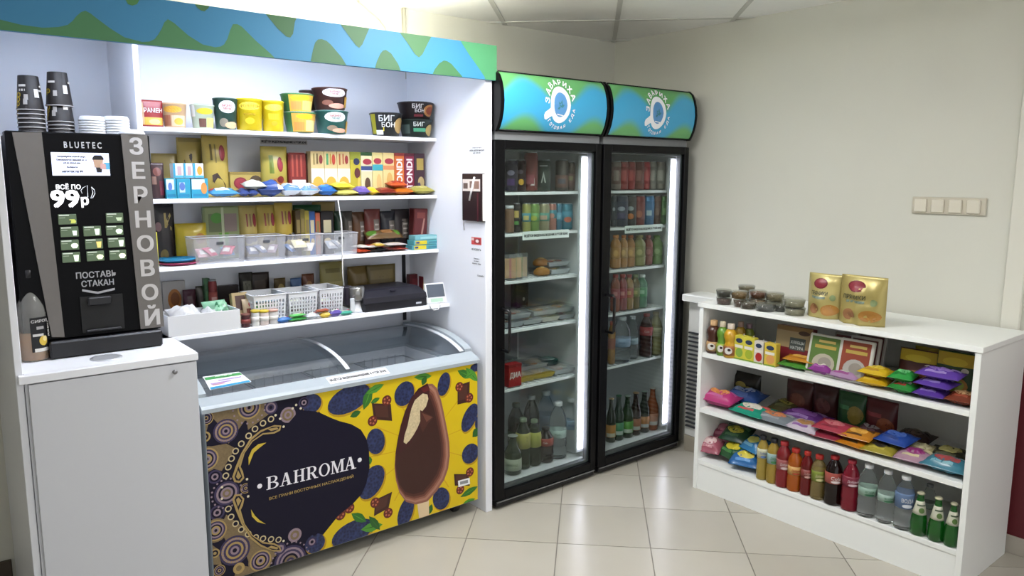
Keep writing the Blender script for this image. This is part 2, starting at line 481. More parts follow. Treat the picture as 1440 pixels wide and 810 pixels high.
# prints on the side panel (left face, seen from the shop)
def side(u0, v0): return at_x(u0, v0, PX0)
def side_surf(y0, y1, z0, z1):
    return lambda u, v, e: (PX0-e, (y0+y1)/2-u*(y0-y1), z0+v*(z1-z0))
def side_print(px0, px1, items, name):
    a, b = side(*px0), side(*px1)
    y0, y1, z0, z1 = a.y, b.y, b.z, a.z
    mb = print_on(lambda u, v, e: (PX0-e, (y0+y1)/2+u*(y1-y0), z0+v*(z1-z0)), abs(y1-y0), z1-z0, items, 0)
    return mb.build(name, ST, off=o)
side_print((659, 206), (683, 216), [('t', 'Оплата по карте', 0, .8, .25, '#55585e', 0, .95), ('t', 'или наличными', 0, .45, .25, '#55585e', 0, .95), ('t', 'на кассе', 0, .12, .22, '#55585e', 0, .6)], 'printed_notice')
side_print((663, 333), (677, 345), [('r', -.5, 0, .5, 1, '#c94a4a'), ('r', -.2, .15, .42, .85, '#8c2f34'), ('e', .1, .5, .16, .22, '#e8d6d4'), ('r', -.46, .55, -.22, .9, '#e2c5c0')], 'printed_notice')
side_print((660, 348), (680, 354), [('t', 'НЕ КУРИТЬ', 0, .5, .9, '#3c3f46', 0, 1)], 'printed_notice')
side_print((660, 361), (681, 374), [('t', 'Пожалуйста', 0, .85, .22, '#26282e', 0, 1, .02), ('t', 'не забудьте', 0, .5, .2, '#26282e', 0, .9, .02), ('t', 'оплатить товар', 0, .12, .22, '#26282e', 0, 1, .02)], 'printed_notice')
side_print((669, 385), (683, 391), [('t', 'Спасибо', 0, .5, .75, '#55585e', 0, 1)], 'printed_notice')

# notebook hung on the side panel with a pen
a, b = side(654, 244), side(683, 312)
nbk = thing('notebook', 'dark brown notebook with a white pen hung on the white side panel', 'notebook', (PX0-.012, (a.y+b.y)/2, b.z))
no = nbk.location
y0, y1, z0, z1 = a.y, b.y, b.z, a.z
MB().box(PX0-.018, PX0-.0006, y0, y1, z0, z1, M('#241619', .35), .003).build('cover', nbk, off=no)
MB().box(PX0-.016, PX0-.003, y1-.004, y1+.006, z0+.004, z1-.003, M('#e9e6e2', .6)).build('pages', nbk, off=no)
print_on(lambda u, v, e: (PX0-.018-e, (y0+y1)/2+u*(y1-y0), z0+v*(z1-z0)), .15, .22, [('r', -.46, .63, .4, .93-.05, '#d8cfc8'), ('r', -.42, .68, -.2, .8, '#5d4a44'), ('r', -.1, .7, .05, .84, '#7a625a'), ('r', .12, .68, .36, .84, '#8a6a5c'), ('r', .26, .0, .34, .6, '#4a1c24')], 0).build('cover_print', nbk, off=no)
pen = [at_x(667, 249, PX0-.023), at_x(660, 282, PX0-.023)]
MB().tube(pen, .0042, M('#e8e8ea', .3), 8).build('pen', nbk, off=no)
cz = [(PX0-.004, y0+.002, z0+.03), (PX0-.004, y0+.01, z0-.02), (PX0-.004, y0+.004, z0-.045)]
MB().tube(cz, .0022, M('#c9c4c4', .6), 6).build('hanging_cord', nbk, off=no)

# ================================================================== COFFEE CABINET
CZ, CYF = .95, 2.64
cb = thing('base_cabinet', 'white laminate cabinet with a locked door below the coffee machine', 'cabinet', (.5, 2.95, 0))
o = cb.location
MB().box(.257, .758, 2.665, YB-.001, .03, CZ-.024, LAM, .001).build('body', cb, off=o)
dr = MB().box(.264, .754, CYF+.003, 2.664, .05, CZ-.03, M('#c6c8ce', .38), .0015).build('door', cb, off=o)  # same laminate, toned darker to stand for less light on the door
lk = at_y(246, 523, CYF)
MB().lathe([(.0075, 0), (.0075, .008), (.006, .010)], 16, M('#8f8f92', .3, .9)).build('lock', dr).location = Vector((0, 0, 0))
lko = bpy.data.objects[dr.children[0].name]
lko.rotation_euler = (math.pi/2, 0, 0); lko.location = (lk.x-o.x, CYF+.003-o.y, lk.z-o.z)
tp = MB().box(.240, .760, CYF, 2.664, CZ-.026, CZ, LAM, .002).box(.257, .760, 2.664, YB-.001, CZ-.022, CZ, LAM).build('worktop', cb, off=o)
hc = at_z(150, 504, CZ)
ring = MB().lathe([(.036, 0), (.048, 0), (.048, .0025), (.036, .0025)], 28, M('#c9ccd2', .35, .5)).build('waste_hole_ring', cb)
ring.location = (hc.x-o.x, hc.y+.006-o.y, CZ+.0003)
MB().lathe([(0.001, 0), (.0365, 0), (.0365, .0008), (0.001, .0008)], 28, M('#8a8c92', .6)).build('waste_hole', cb).location = (hc.x-o.x, hc.y+.006-o.y, CZ+.0005)

# ================================================================== COFFEE MACHINE
MY, MZ0, MZ1, MX0, MX1 = 2.84, CZ+.001, 1.685, .283, .70
cm = thing('coffee_machine', 'black and grey bean coffee vending machine with a lit menu panel', 'coffee machine', (.49, 3.06, MZ0))
o = cm.location
BLK = M('#070709', .35, ior=1.2); GRY = M('#6b6763', .38, .35, noise=.04, nscale=40)
MB().box(.30, .668, 2.905, 3.285, MZ0+.01, MZ1-.004, M('#0c0c0e', .4, ior=1.25), .004).build('body', cm, off=o)
dm = MB().box(MX0, MX1, MY+.006, 2.904, MZ0+.06, MZ1, BLK, .004).build('door', cm, off=o)
MB().box(.35, .695, MY-.02, 2.904, MZ0, MZ0+.058, M('#141417', .35), .006).build('drip_tray', cm, off=o)
def my(u, v, y=MY): q = at_y(u, v, y); return (q.x, q.z)
lp = [my(17, 186), my(58.5, 186), my(91, 474), my(73, 474)]
MB().prism([(x, z) for x, z in lp], 'y', MY, MY+.005, GRY).build('trim_panel', cm, off=o)
rp = [my(170, 188), my(207, 190), my(231, 459), my(198, 463)]
rs = MB().prism(rp, 'y', MY, MY+.005, GRY).build('trim_panel', cm, off=o)
mb = MB(); mb.fixn = False
for k, ch in enumerate('ЗЕРНОВОЙ'):
    t = k/7
    cu_, cv_ = 191.5+(214-191.5)*t, 205.5+34.2*k
    c = at_y(cu_, cv_ if ch != 'Й' else cv_-2, MY)
    vs2, fs, tw, th = text2d(ch, .03)
    hgt = .058*(1.25 if ch == 'Й' else 1)
    s_ = hgt/th; sx = min(s_*1.05, .058/tw) if ch != 'Й' else .05/tw
    mb.add([(c.x+x*sx, MY-.0008-.0001*(i_*4//len(vs2)), c.z+y*s_) for i_, (x, y) in enumerate(vs2)], fs, M('#b9b6b4', .5))
mb.build('lettering', rs, off=o)
# niche for the cup
nx = [my(112, 418), my(172, 412), my(172, 462), my(112, 468)]
MB().box(nx[0][0], nx[1][0], MY-.001, MY+.005, nx[2][1], nx[0][1], M('#050506', .6)).build('cup_niche', cm, off=o)
q = at_y(140, 426, MY)
MB().box(q.x-.035, q.x+.035, MY-.014, MY-.0012, q.z-.005, q.z+.022, M('#1a1a1d', .35), .004).build('nozzle', cm, off=o)
MB().box(nx[0][0]+.012, nx[1][0]-.012, MY-.012, MY-.0012, nx[2][1]+.002, nx[2][1]+.009, M('#232327', .4), .002).build('cup_rest', cm, off=o)
# lit screen
A, B = my(71.5, 214), my(157, 247)
x0, x1, z0, z1 = A[0], B[0]-.004, B[1], A[1]
scr = MB().box(x0, x1, MY+.0015, MY+.0055, z0, z1, emit('#dfe6ff', .5)).build('screen', cm, off=o)
print_on(lambda u, v, e: ((x0+x1)/2+u*(x1-x0), MY+.0015-e, z0+v*(z1-z0)), x1-x0, z1-z0, [
    ('t', 'Попробуйте новый вкус', -.16, .82, .1, '#14161c', 0, .5, .06), ('t', 'Свежемолотый зерновой кофе', -.16, .68, .1, '#14161c', 0, .52, .06), ('t', 'для вас каждый день', -.16, .55, .09, '#20242c', 0, .3, .06),
    ('t', 'Выберите', -.16, .36, .09, '#20242c', 0, .25, .06), ('t', 'напиток по 99', -.16, .18, .1, '#20242c', 0, .36, .06),
    ('p', [(.2, .78), (.24, .9), (.36, .9), (.4, .78), (.4, .7), (.2, .7)], '#1d1d22'), ('p', [(.21, .7), (.39, .7), (.37, .36), (.23, .36)], '#c9a68c'),
    ('p', [(.25, .36), (.36, .36), (.35, .14), (.265, .14)], '#26262c'), ('r', .4, .28, .5, .58, '#5fb0d6'), ('p', [(.33, .3), (.43, .28), (.43, .5), (.37, .56), (.33, .5)], '#d9a9a4')], 0).build('screen_picture', scr, off=o)
# lettering on the door
def door_text(s, u, v, hpx, col, wpx=None, bold=.02, em=0):
    c = at_y(u, v, MY); hh = abs(at_y(u, v-hpx/2, MY).z-at_y(u, v+hpx/2, MY).z)
    vs2, fs, tw, th = text2d(s, bold)
    k_ = hh/th; sx = k_
    if wpx: sx = (at_y(u+wpx/2, v, MY).x-at_y(u-wpx/2, v, MY).x)/tw
    mb = MB(); mb.fixn = False
    mb.add([(c.x+x*sx, MY+.005-.0001*(i_*4//len(vs2)), c.z+y*k_) for i_, (x, y) in enumerate(vs2)], fs, emit(col, em) if em else M(col, .5))
    return mb.build('lettering', dm, off=o)
door_text('B L U E T E C', 117, 204, 9, '#c4c4c8', 53)
door_text('ВСЁ ПО', 96.5, 262, 8.5, '#f2f2f5', 35, .025, .8)
door_text('99', 92, 279.5, 25, '#f2f2f5', 41, .035, .8)
door_text('р', 120, 284.5, 15, '#f2f2f5', 11, .035, .8)
door_text('ПОСТАВЬ', 136, 386, 9, '#a2a2a6', 57, .02)
door_text('СТАКАН', 138, 398, 9, '#a2a2a6', 46, .02)
mb = MB(); mb.fixn = False
for P in ([(116, 407), (138, 410.5), (138, 413.5), (116, 410)], [(138, 410.5), (162, 405), (162, 408), (138, 413.5)]):
    mb.add([(q.x, MY+.005, q.z) for q in (at_y(a_, b_, MY) for a_, b_ in P)], [(0, 1, 2, 3)], M('#a2a2a6', .5))
mb.build('chevron', dm, off=o)
cup_line = [[(116, 272), (114, 268), (117, 264), (123, 261), (124, 277), (119, 278)], [(129, 263), (133, 267), (134, 272), (131, 278), (128, 279), (131, 271), (129, 263)]]
for P in cup_line:
    MB().tube([(lambda q: (q.x, MY+.0045, q.z))(at_y(a_, b_, MY)) for a_, b_ in P], .0011, emit('#cfd3da', .5), 5).build('cup_outline', dm, off=o)
# eleven lit buttons
BT = [(95, 308.5, '#9aa04a', 'ring'), (161.5, 306.5, '#97a58a', 'cup'), (98, 326, '#b8c7b6', 'glass'), (130, 325, '#cfe0c8', 'tall'), (161.5, 324, '#cfe0c8', 'bowl'),
      (98.5, 344.5, '#d8e8cc', 'bowl'), (132.5, 343, '#c9a860', 'tall'), (164, 341, '#dfe9d8', 'tall'), (100.5, 362, '#d2e2cc', 'tall'), (134.5, 360, '#cfd9a8', 'bowl'), (166, 358.5, '#dfe6c8', 'bowl')]
for u, v, c, kind in BT:
    q = at_y(u, v, MY); hw, hh = .026, .0165
    bt = MB().box(q.x-hw, q.x+hw, MY+.001, MY+.0058, q.z-hh, q.z+hh, emit('#46553f', .5), .001).build('menu_button', cm, off=o)
    it = [('r', -.46, .84, .1, .95, '#d9e2d4'), ('r', -.46, .62, -.12, .70, '#9aa892')]
    mb = print_on(lambda a_, b_, e: (q.x+a_*2*hw, MY+.001-e, q.z-hh+b_*2*hh), 2*hw, 2*hh, it, 0)
    sh = {'ring': [(.15, .1), (.42, .1), (.46, .3), (.38, .5), (.1, .5), (.1, .4), (.2, .4)], 'cup': [(.05, .55), (.42, .55), (.36, .2), (.14, .2)], 'glass': [(.14, .6), (.4, .6), (.38, .12), (.18, .12)],
          'tall': [(.12, .72), (.42, .72), (.37, .1), (.17, .1)], 'bowl': [(.04, .42), (.1, .6), (.24, .66), (.4, .6), (.46, .42), (.36, .16), (.14, .16)]}[kind]
    mb.add([(q.x+a_*2*hw, MY-.0004, q.z-hh+b_*2*hh) for a_, b_ in sh], [tuple(range(len(sh)))], emit(c, .8))
    mb.build('drink_picture', bt, off=o)
# ================================================================== CHEST FREEZER
FX0, FX1, FY, FYB = .775, 1.992, 2.70, 3.295
ARCH = [(2.69, .728), (2.715, .742), (2.745, .762), (2.78, .779), (2.836, .799), (2.89, .811), (2.95, .820), (3.02, .825), (3.08, .827), (3.17, .823), (3.25, .816), (3.295, .810)]
def arch(y):
    for (a, za), (b, zb) in zip(ARCH, ARCH[1:]):
        if y <= b: return za+(zb-za)*(y-a)/(b-a)
    return ARCH[-1][1]
fz_ = thing('chest_freezer', 'low chest freezer with curved glass lids and a printed dark and yellow front', 'freezer', (1.38, 3.0, 0))
o = fz_.location
FWH = M('#9fa8ae', .35); FIN = M('#dfe2e6', .5, noise=.08, nscale=9)
mb = MB()
mb.box(FX0+.01, FX1-.005, FY, FY+.05, .06, .712, FWH).box(FX0+.01, FX1-.005, FYB-.05, FYB, .06, .712, FWH)
mb.box(FX0+.01, FX0+.06, FY+.05, FYB-.05, .06, .712, FWH).box(FX1-.055, FX1-.005, FY+.05, FYB-.05, .06, .712, FWH)
mb.box(FX0+.06, FX1-.055, FY+.05, FYB-.05, .06, .12, FWH)
mb.build('body', fz_, off=o)
mb = MB()
mb.box(FX0+.06, FX1-.055, FY+.05, FY+.054, .12, .70, FIN).box(FX0+.06, FX1-.055, FYB-.054, FYB-.05, .12, .70, FIN)
mb.box(FX0+.06, FX0+.064, FY+.054, FYB-.054, .12, .70, FIN).box(FX1-.059, FX1-.055, FY+.054, FYB-.054, .12, .70, FIN)
mb.box(FX0+.064, FX1-.059, FY+.054, FYB-.054, .12, .124, FIN)
mb.build('liner', fz_, off=o)
for x in (FX0+.08, FX1-.09):
    for y in (FY+.07, FYB-.07):
        w = MB().lathe([(.004, -.014), (.028, -.013), (.03, 0), (.028, .013), (.004, .014)], 18, M('#1c1c1e', .5)).build('castor', fz_)
        w.rotation_euler = (0, math.pi/2, 0); w.location = (x-o.x, y-o.y, .031)
# rim
MB().prism([(2.688, .714), (2.688, .729), (2.70, .738), (2.752, .757), (2.752, .714)], 'x', FX0, FX1, FWH).build('front_rim', fz_, off=o)
MB().box(FX0+.03, FX1-.03, FYB-.055, FYB, .7125, .80, FWH, .003).build('back_rim', fz_, off=o)
for x0, x1 in ((FX0, FX0+.036), (FX1-.036, FX1)):
    A_ = [p for p in ARCH if p[0] > 2.752]
    MB().prism([(2.7525, .7145)]+[(2.7525, arch(2.7525)+.004)]+[(y, z+.004) for y, z in A_]+[(FYB, .7145)], 'x', x0, x1, FWH).build('side_rim', fz_, off=o)
def curved_pane(x0, x1, ya, yb, dz, th, mat, name):
    mb = MB(); n = 16; top = []; bot = []
    for i in range(n+1):
        y = ya+(yb-ya)*i/n; top.append((y, arch(y)+dz)); bot.append((y, arch(y)+dz-th))
    mb.prism(top+bot[::-1], 'x', x0, x1, mat, False)
    ob = mb.build(name, fz_, off=o)
    return ob
lidL = curved_pane(FX0+.038, 1.385, 2.756, 3.238, -.001, .004, pane('#f6f8fa', 1.5), 'glass_lid')
lidR = curved_pane(1.345, FX1-.038, 2.756, 3.238, -.009, .004, pane('#f6f8fa', 1.5), 'glass_lid')
LIDF = M('#cfd3d8', .35)
for lid, xs, dz in ((lidL, (1.366, 1.384), .003), (lidR, (FX1-.062, FX1-.04), -.0045)):
    n = 16; top = [(2.757+.478*i/n, arch(2.757+.478*i/n)+dz) for i in range(n+1)]
    MB().prism(top+[(y, z-.0035) for y, z in top[::-1]], 'x', xs[0], xs[1], LIDF).build('lid_frame', lid, off=o)
WIRE = M('#c5c9ce', .3, .6)
for k in range(4):      # wire baskets under the lids
    x0 = FX0+.075+k*.268; x1 = x0+.255
    bk = MB()
    for z in (.66, .60, .54):
        for p, q in (((x0, 2.765), (x1, 2.765)), ((x1, 2.765), (x1, 3.225)), ((x1, 3.225), (x0, 3.225)), ((x0, 3.225), (x0, 2.765))):
            bk.tube([(p[0], p[1], z), (q[0], q[1], z)], .0025, WIRE, 5)
    for t in range(1, 6):
        for y in (2.765, 3.225):
            bk.tube([(x0+(x1-x0)*t/6, y, .67), (x0+(x1-x0)*t/6, y, .52)], .0018, WIRE, 5)
    bk.build('wire_basket', fz_, off=o)
# sticker on the sloping rim
sa, sb = at_y(461, 532, 2.72), at_y(545, 518, 2.72)
xs0, xs1 = sa.x, sb.x
def rim_surf(u, v, e):
    y = 2.700+v*.04
    return ((xs0+xs1)/2+u*(xs1-xs0), y-e*.5, .738+(y-2.70)*.365+e)
print_on(rim_surf, xs1-xs0, .043, [('r', -.5, -.05, .5, 1.05, '#eef0f0'), ('t', VID, 0, .5, .55, '#16161a', 0, .94, .05)], 0).build('sticker', fz_, off=o)
# printed front sheet
YP = 2.6985
SX0, SX1, SZ0, SZ1 = FX0+.012, FX1-.006, .062, .7125
fp = MB().box(SX0, SX1, YP, FY-.0002, SZ0, SZ1, M('#120f24', .45, ior=1.3)).build('front_sheet', fz_, off=o)
def f4(X, Y): q = at_y(270+X/2.612, 500+Y/2.612, YP); return (q.x, q.z)
def f7(X, Y): q = at_y(270+X/3.114, 550+Y/3.114, YP); return (q.x, q.z)
def f8(X, Y): q = at_y(520+X/3.241, 510+Y/3.241, YP); return (q.x, q.z)
class Sheet:
    def __init__(s): s.mb = MB(); s.mb.fixn = False; s.k = 0
    def poly(s, P, mat, raw=False):
        P = clip2(list(P), SX0, SX1, SZ0, SZ1)
        s.k += 1
        if len(P) > 2: tri_poly(s.mb, P, YP-.0002-.000006*s.k, mat)
    def ell(s, c, rx, rz, mat, rot=0, n=22):
        a = math.radians(rot)
        s.poly([(c[0]+rx*math.cos(t)*math.cos(a)-rz*math.sin(t)*math.sin(a), c[1]+rx*math.cos(t)*math.sin(a)+rz*math.sin(t)*math.cos(a)) for t in [2*math.pi*i/n for i in range(n)]], mat)
    def ring(s, c, r, w, mat, inner):
        s.ell(c, r, r, mat); s.ell(c, r-w, r-w, inner)
    def done(s, name): return s.mb.build(name, fp, off=o)
PXM = .00118   # metres per zoom pixel of the ornament
NAVY = M('#120f24', .45, ior=1.3); GOLD = M('#a68d58', .4); GOLD2 = M('#776548', .4, noise=.3, nscale=160); PURP = M('#332a4e', .4); LILA = M('#8d7a86', .4); YEL = M('#d6b90c', .35, noise=.06, nscale=7)
S = Sheet()
S.poly([f4(*p) for p in ((440, 140), (500, 120), (1090, 20), (1090, 545), (420, 760), (460, 720), (480, 660), (560, 560), (640, 400), (600, 270), (470, 210))], YEL)
ORANGE = M('#c9a00c', .35)
cen = f4(850, 330)
for ang in (8, 42, 75, 118, 150, 178, 205, 235, 300, 335):
    a = math.radians(ang); d = Vector((math.cos(a), math.sin(a))); n_ = Vector((-d.y, d.x))
    p = Vector(cen)
    S.poly([tuple(p+d*.05), tuple(p+d*.26+n_*.003), tuple(p+d*.26-n_*.003)], ORANGE)
BERRY = M('#232c52', .4, noise=.75, nscale=90, kind='voronoi'); BSH = M('#b28c0a', .5)
for X, Y, a, b, r in ((578, 160, 82, 46, 15), (780, 140, 40, 46, -30), (925, 105, 27, 45, -15), (1020, 228, 32, 58, -30), (1022, 360, 40, 40, 0), (675, 315, 36, 48, 10), (660, 465, 45, 64, -35), (915, 525, 37, 46, 20), (785, 575, 32, 58, -20), (590, 652, 80, 44, 8), (452, 690, 36, 34, 0), (440, 176, 34, 32, 0), (1042, 44, 26, 16, 0), (1050, 250, 14, 30, 0)):
    c = f4(X, Y)
    S.ell((c[0]+.004, c[1]-.006), a*PXM*1.06, b*PXM*1.06, BSH, r)
    S.ell(c, a*PXM, b*PXM, BERRY, r)
LEAF = [M('#2f6b24', .4), M('#4c8f2e', .4), M('#255a22', .4)]
def leaf(p, q, w, k):
    a, b = Vector(f4(*p)), Vector(f4(*q)); d = b-a; n_ = Vector((-d.y, d.x)).normalized()*w*PXM
    S.poly([tuple(a), tuple(a+d*.3+n_*.8), tuple(a+d*.55+n_), tuple(a+d*.8+n_*.6), tuple(b), tuple(a+d*.8-n_*.6), tuple(a+d*.5-n_), tuple(a+d*.25-n_*.7)], LEAF[k % 3])
    S.poly([tuple(a+d*.06), tuple(a+d*.5+n_*.1), tuple(a+d*.96), tuple(a+d*.5-n_*.12)], LEAF[(k+1) % 3])
for k, (p, q, w) in enumerate((((630, 200), (660, 115), 18), ((640, 140), (705, 105), 14), ((580, 225), (620, 205), 12), ((655, 175), (690, 155), 9), ((815, 80), (880, 75), 14), ((845, 110), (860, 75), 12), ((975, 55), (1030, 80), 16), ((1005, 45), (1050, 95), 16), ((1030, 300), (1057, 265), 18), ((585, 580), (640, 610), 16), ((620, 640), (700, 620), 18), ((650, 590), (690, 640), 14), ((985, 520), (1050, 480), 14), ((990, 550), (1040, 525), 12), ((870, 585), (880, 545), 12), ((655, 400), (650, 370), 10), ((1000, 85), (1040, 60), 10))):
    leaf(p, q, w, k)
CHO = M('#3a1d18', .35); SLICE = M('#5e2119', .4); SEED = M('#b5654a', .4)
for P in (((660, 175), (730, 178), (735, 240), (668, 235)), ((975, 180), (975, 110), (1020, 95), (1018, 170)), ((962, 435), (1015, 435), (1020, 478), (965, 478)), ((668, 590), (672, 530), (735, 500), (722, 560))):
    S.poly([f4(*p) for p in P], CHO)
    cx = sum(p[0] for p in P)/4; cy = sum(p[1] for p in P)/4
    S.poly([f4(cx+(p[0]-cx)*.7-2, cy+(p[1]-cy)*.7-2) for p in P], M('#4c2a22', .3))
for X, Y in ((715, 165), (663, 240), (982, 115), (1018, 155), (1020, 428), (985, 492), (672, 540), (720, 578), (578, 560), (545, 585)):
    c = f4(X, Y)
    S.ell(c, 19*PXM, 19*PXM, SLICE)
    for k in range(5):
        a = 2*math.pi*k/5
        S.ell((c[0]+10*PXM*math.cos(a), c[1]+10*PXM*math.sin(a)), 4*PXM, 4*PXM, SEED, n=8)
S.done('berry_print')
# ornament on the left
S = Sheet(); S.k = 60
PG = PXM*2.612/3.114
for P in (((40, 60), (150, 30), (215, 20), (230, 130), (160, 230), (120, 150)), ((215, 20), (330, 10), (350, 90), (245, 170), (235, 100)), ((40, 250), (150, 230), (190, 250), (130, 350), (60, 330)), ((150, 540), (230, 600), (250, 650), (150, 660), (120, 600)), ((245, 640), (340, 665), (370, 720), (260, 780), (230, 700)), ((110, 690), (60, 650), (75, 760), (130, 760)), ((200, 760), (260, 770), (280, 830), (180, 830)), ((40, 120), (70, 150), (50, 230), (30, 230))):
    S.poly([f7(*p) for p in P], GOLD2)
def rosette(X, Y, r, cols):
    c = f7(X, Y)
    for k, m_ in enumerate(cols): S.ell(c, r*PG*(1-k/len(cols)), r*PG*(1-k/len(cols)), m_)
A1 = [GOLD, NAVY, LILA, NAVY, PURP, GOLD, NAVY]; A2 = [GOLD2, GOLD, PURP, LILA, NAVY, GOLD, LILA, NAVY]
for X, Y, r, cs in ((148, 175, 46, [PURP, GOLD, PURP, GOLD, PURP, LILA, NAVY]), (62, 118, 26, A1), (65, 298, 48, A2), (250, 72, 50, A2), (345, 72, 26, [PURP, LILA, PURP, NAVY]), (420, 104, 31, [LILA, GOLD2, LILA, GOLD2]), (490, 50, 22, [PURP, NAVY, LILA, NAVY]), (100, 375, 26, [PURP, NAVY, LILA, NAVY]), (152, 447, 46, [PURP, LILA, NAVY, LILA, GOLD2, LILA]), (110, 532, 28, [PURP, NAVY, LILA, NAVY]), (104, 610, 46, A2), (235, 425, 20, A1), (187, 697, 58, [PURP, GOLD, PURP, GOLD, PURP, LILA, NAVY]), (300, 742, 48, A2), (430, 745, 66, [PURP, LILA, PURP, LILA, NAVY, GOLD2, PURP, LILA]), (450, 630, 28, [LILA, GOLD2, LILA]), (385, 690, 24, [PURP, LILA, PURP]), (120, 785, 22, A1), (525, 660, 20, [PURP, LILA, NAVY]), (40, 480, 30, A2), (56, 200, 20, [GOLD, NAVY, GOLD]), (100, 710, 18, [GOLD, NAVY, GOLD]), (205, 775, 22, [GOLD, GOLD2])):
    rosette(X, Y, r, cs)
for X, Y, n, r in ((152, 447, 20, 55), (148, 175, 24, 36), (187, 697, 28, 45), (430, 745, 26, 78), (250, 72, 18, 60)):
    c = f7(X, Y)
    for k in range(n):
        a = 2*math.pi*k/n; S.ell((c[0]+r*PG*math.cos(a), c[1]+r*PG*math.sin(a)), 4*PG, 4*PG, LILA, n=7)
CHAIN = [(345, 122), (310, 140), (275, 165), (247, 195), (215, 230), (190, 262), (172, 295), (158, 332), (147, 370), (158, 515), (170, 550), (190, 580), (215, 605), (245, 625), (278, 640), (310, 645), (345, 648), (378, 650)]
for X, Y in CHAIN: S.ring(f7(X, Y), 12.5*PG, 4.5*PG, M('#c4b48c', .4), NAVY)
for X, Y in ((365, 105), (400, 155), (385, 120), (240, 385), (245, 460), (400, 655), (455, 60), (440, 75), (475, 75), (130, 420), (130, 470)): S.ell(f7(X, Y), 5*PG, 5*PG, M('#d8cfb4', .4), n=8)
for up in (0, 1):
    def g(x, y): return f7(x, y if up == 0 else 850-y)
    S.poly([g(*p) for p in ((390, 150), (360, 148), (300, 170), (255, 205), (215, 270), (190, 330), (175, 375), (185, 398), (210, 400), (228, 380), (222, 350), (212, 330), (230, 270), (265, 220), (310, 190), (360, 185), (385, 172))], GOLD)
    S.poly([g(*p) for p in ((384, 155), (350, 156), (300, 180), (260, 213), (222, 275), (200, 335), (185, 375), (192, 390), (208, 392), (220, 376), (212, 352), (203, 330), (222, 272), (260, 218), (308, 184), (356, 178), (378, 168))], NAVY)
    S.poly([g(*p) for p in ((200, 345), (192, 375), (202, 386), (215, 372))], GOLD); S.poly([g(*p) for p in ((330, 165), (372, 158), (378, 166), (345, 174))], GOLD)
S.done('ornament_print')
# medallion with the name
S = Sheet(); S.k = 150
MED = [(455, 205), (395, 200), (330, 275), (290, 300), (250, 330), (222, 365), (207, 410), (203, 460), (207, 510), (218, 560), (240, 592), (280, 615), (340, 632), (400, 645), (450, 662), (490, 630), (540, 585), (590, 545), (622, 510), (640, 470), (652, 410), (650, 350), (640, 305), (620, 272), (585, 252), (540, 240), (500, 225)]
S.poly([f4(*p) for p in MED], NAVY)
CRE = M('#c8ae3c', .4)
for P in (((325, 225), (290, 232), (262, 255), (247, 290), (248, 325), (258, 300), (270, 270), (295, 248)), ((258, 518), (262, 548), (285, 572), (322, 582), (296, 565), (275, 545))):
    S.poly([f7(*p) for p in P], CRE)
S.done('medallion_print')
# serif lettering traced as strokes in a letter box 0..1 x 0..1
def letter(ch):
    P = []
    def bar(x, w=.2, y0=0, y1=1): P.append([(x, y0), (x+w, y0), (x+w, y1), (x, y1)])
    def serif(x0, x1, y, h=.06): P.append([(x0, y), (x1, y), (x1, y+h), (x0, y+h)])
    def bowl(cx, cy, rx, ry, tx, ty, a0, a1, n=14):
        for i in range(n):
            a, b = [math.radians(a0+(a1-a0)*(i+k)/n) for k in (0, 1)]
            P.append([(cx+rx*math.cos(a), cy+ry*math.sin(a)), (cx+rx*math.cos(b), cy+ry*math.sin(b)), (cx+(rx-tx)*math.cos(b), cy+(ry-ty)*math.sin(b)), (cx+(rx-tx)*math.cos(a), cy+(ry-ty)*math.sin(a))])
    def diag(x0, y0, x1, y1, w): P.append([(x0, y0), (x0+w, y0), (x1+w, y1), (x1, y1)])
    if ch == 'B':
        bar(.12); serif(0, .5, 0); serif(0, .5, .94); bowl(.5, .75, .36, .25, .18, .06, -90, 90); bowl(.5, .26, .45, .26, .2, .06, -90, 90); serif(.3, .5, .49)
    elif ch == 'A':
        diag(.12, 0, .42, 1, .08); diag(.66, 0, .38, 1, .22); serif(0, .34, 0); serif(.56, 1, 0); serif(.25, .72, .32, .07)
    elif ch == 'H':
        bar(.12); bar(.68); serif(0, .42, 0); serif(.58, 1, 0); serif(0, .42, .94); serif(.58, 1, .94); serif(.3, .7, .47, .07)
    elif ch == 'R':
        bar(.12); serif(0, .42, 0); serif(0, .5, .94); bowl(.48, .73, .38, .27, .19, .06, -90, 90); serif(.3, .5, .46, .06); diag(.7, 0, .4, .48, .22); serif(.7, 1.02, 0)
    elif ch == 'O':
        bowl(.5, .5, .52, .52, .2, .07, 0, 360, 26)
    elif ch == 'M':
        bar(.1, .08); bar(.8, .18); diag(.46, 0, .1, 1, .17); diag(.44, 0, .76, 1, .08); serif(0, .3, 0); serif(.7, 1.08, 0); serif(0, .3, .94); serif(.75, 1.08, .94)
    return P
S = Sheet(); S.k = 200
WH = M('#e8e6ee', .4)
cells = [(270, 342, 0), (345, 400, 0), (408, 458, 0), (415, 470, 0)]
LET = [('B', 273, 325), ('A', 328, 382), ('H', 387, 440), ('R', 446, 496), ('O', 500, 547), ('M', 553, 604), ('A', 0, 0)]
LET = [('B', 273, 320), ('A', 322, 368), ('H', 372, 415), ('R', 419, 462), ('O', 466, 505), ('M', 509, 556), ('A', 558, 602)]
for ch, xa, xb in LET:
    ba = 494-(xa-273)*.245; bb = 494-(xb-273)*.245
    for P in letter(ch):
        S.poly([f4(xa+(xb-xa)*x, (ba+(bb-ba)*x)-y*(47 if ch != 'O' else 46)) for x, y in P], WH)
S.ell(f4(248, 479), 8*PXM, 8*PXM, WH); S.ell(f4(615, 383), 8*PXM, 8*PXM, WH)
vs2, fs, tw, th = text2d('ВСЕ ГРАНИ ВОСТОЧНЫХ НАСЛАЖДЕНИЙ', .01)
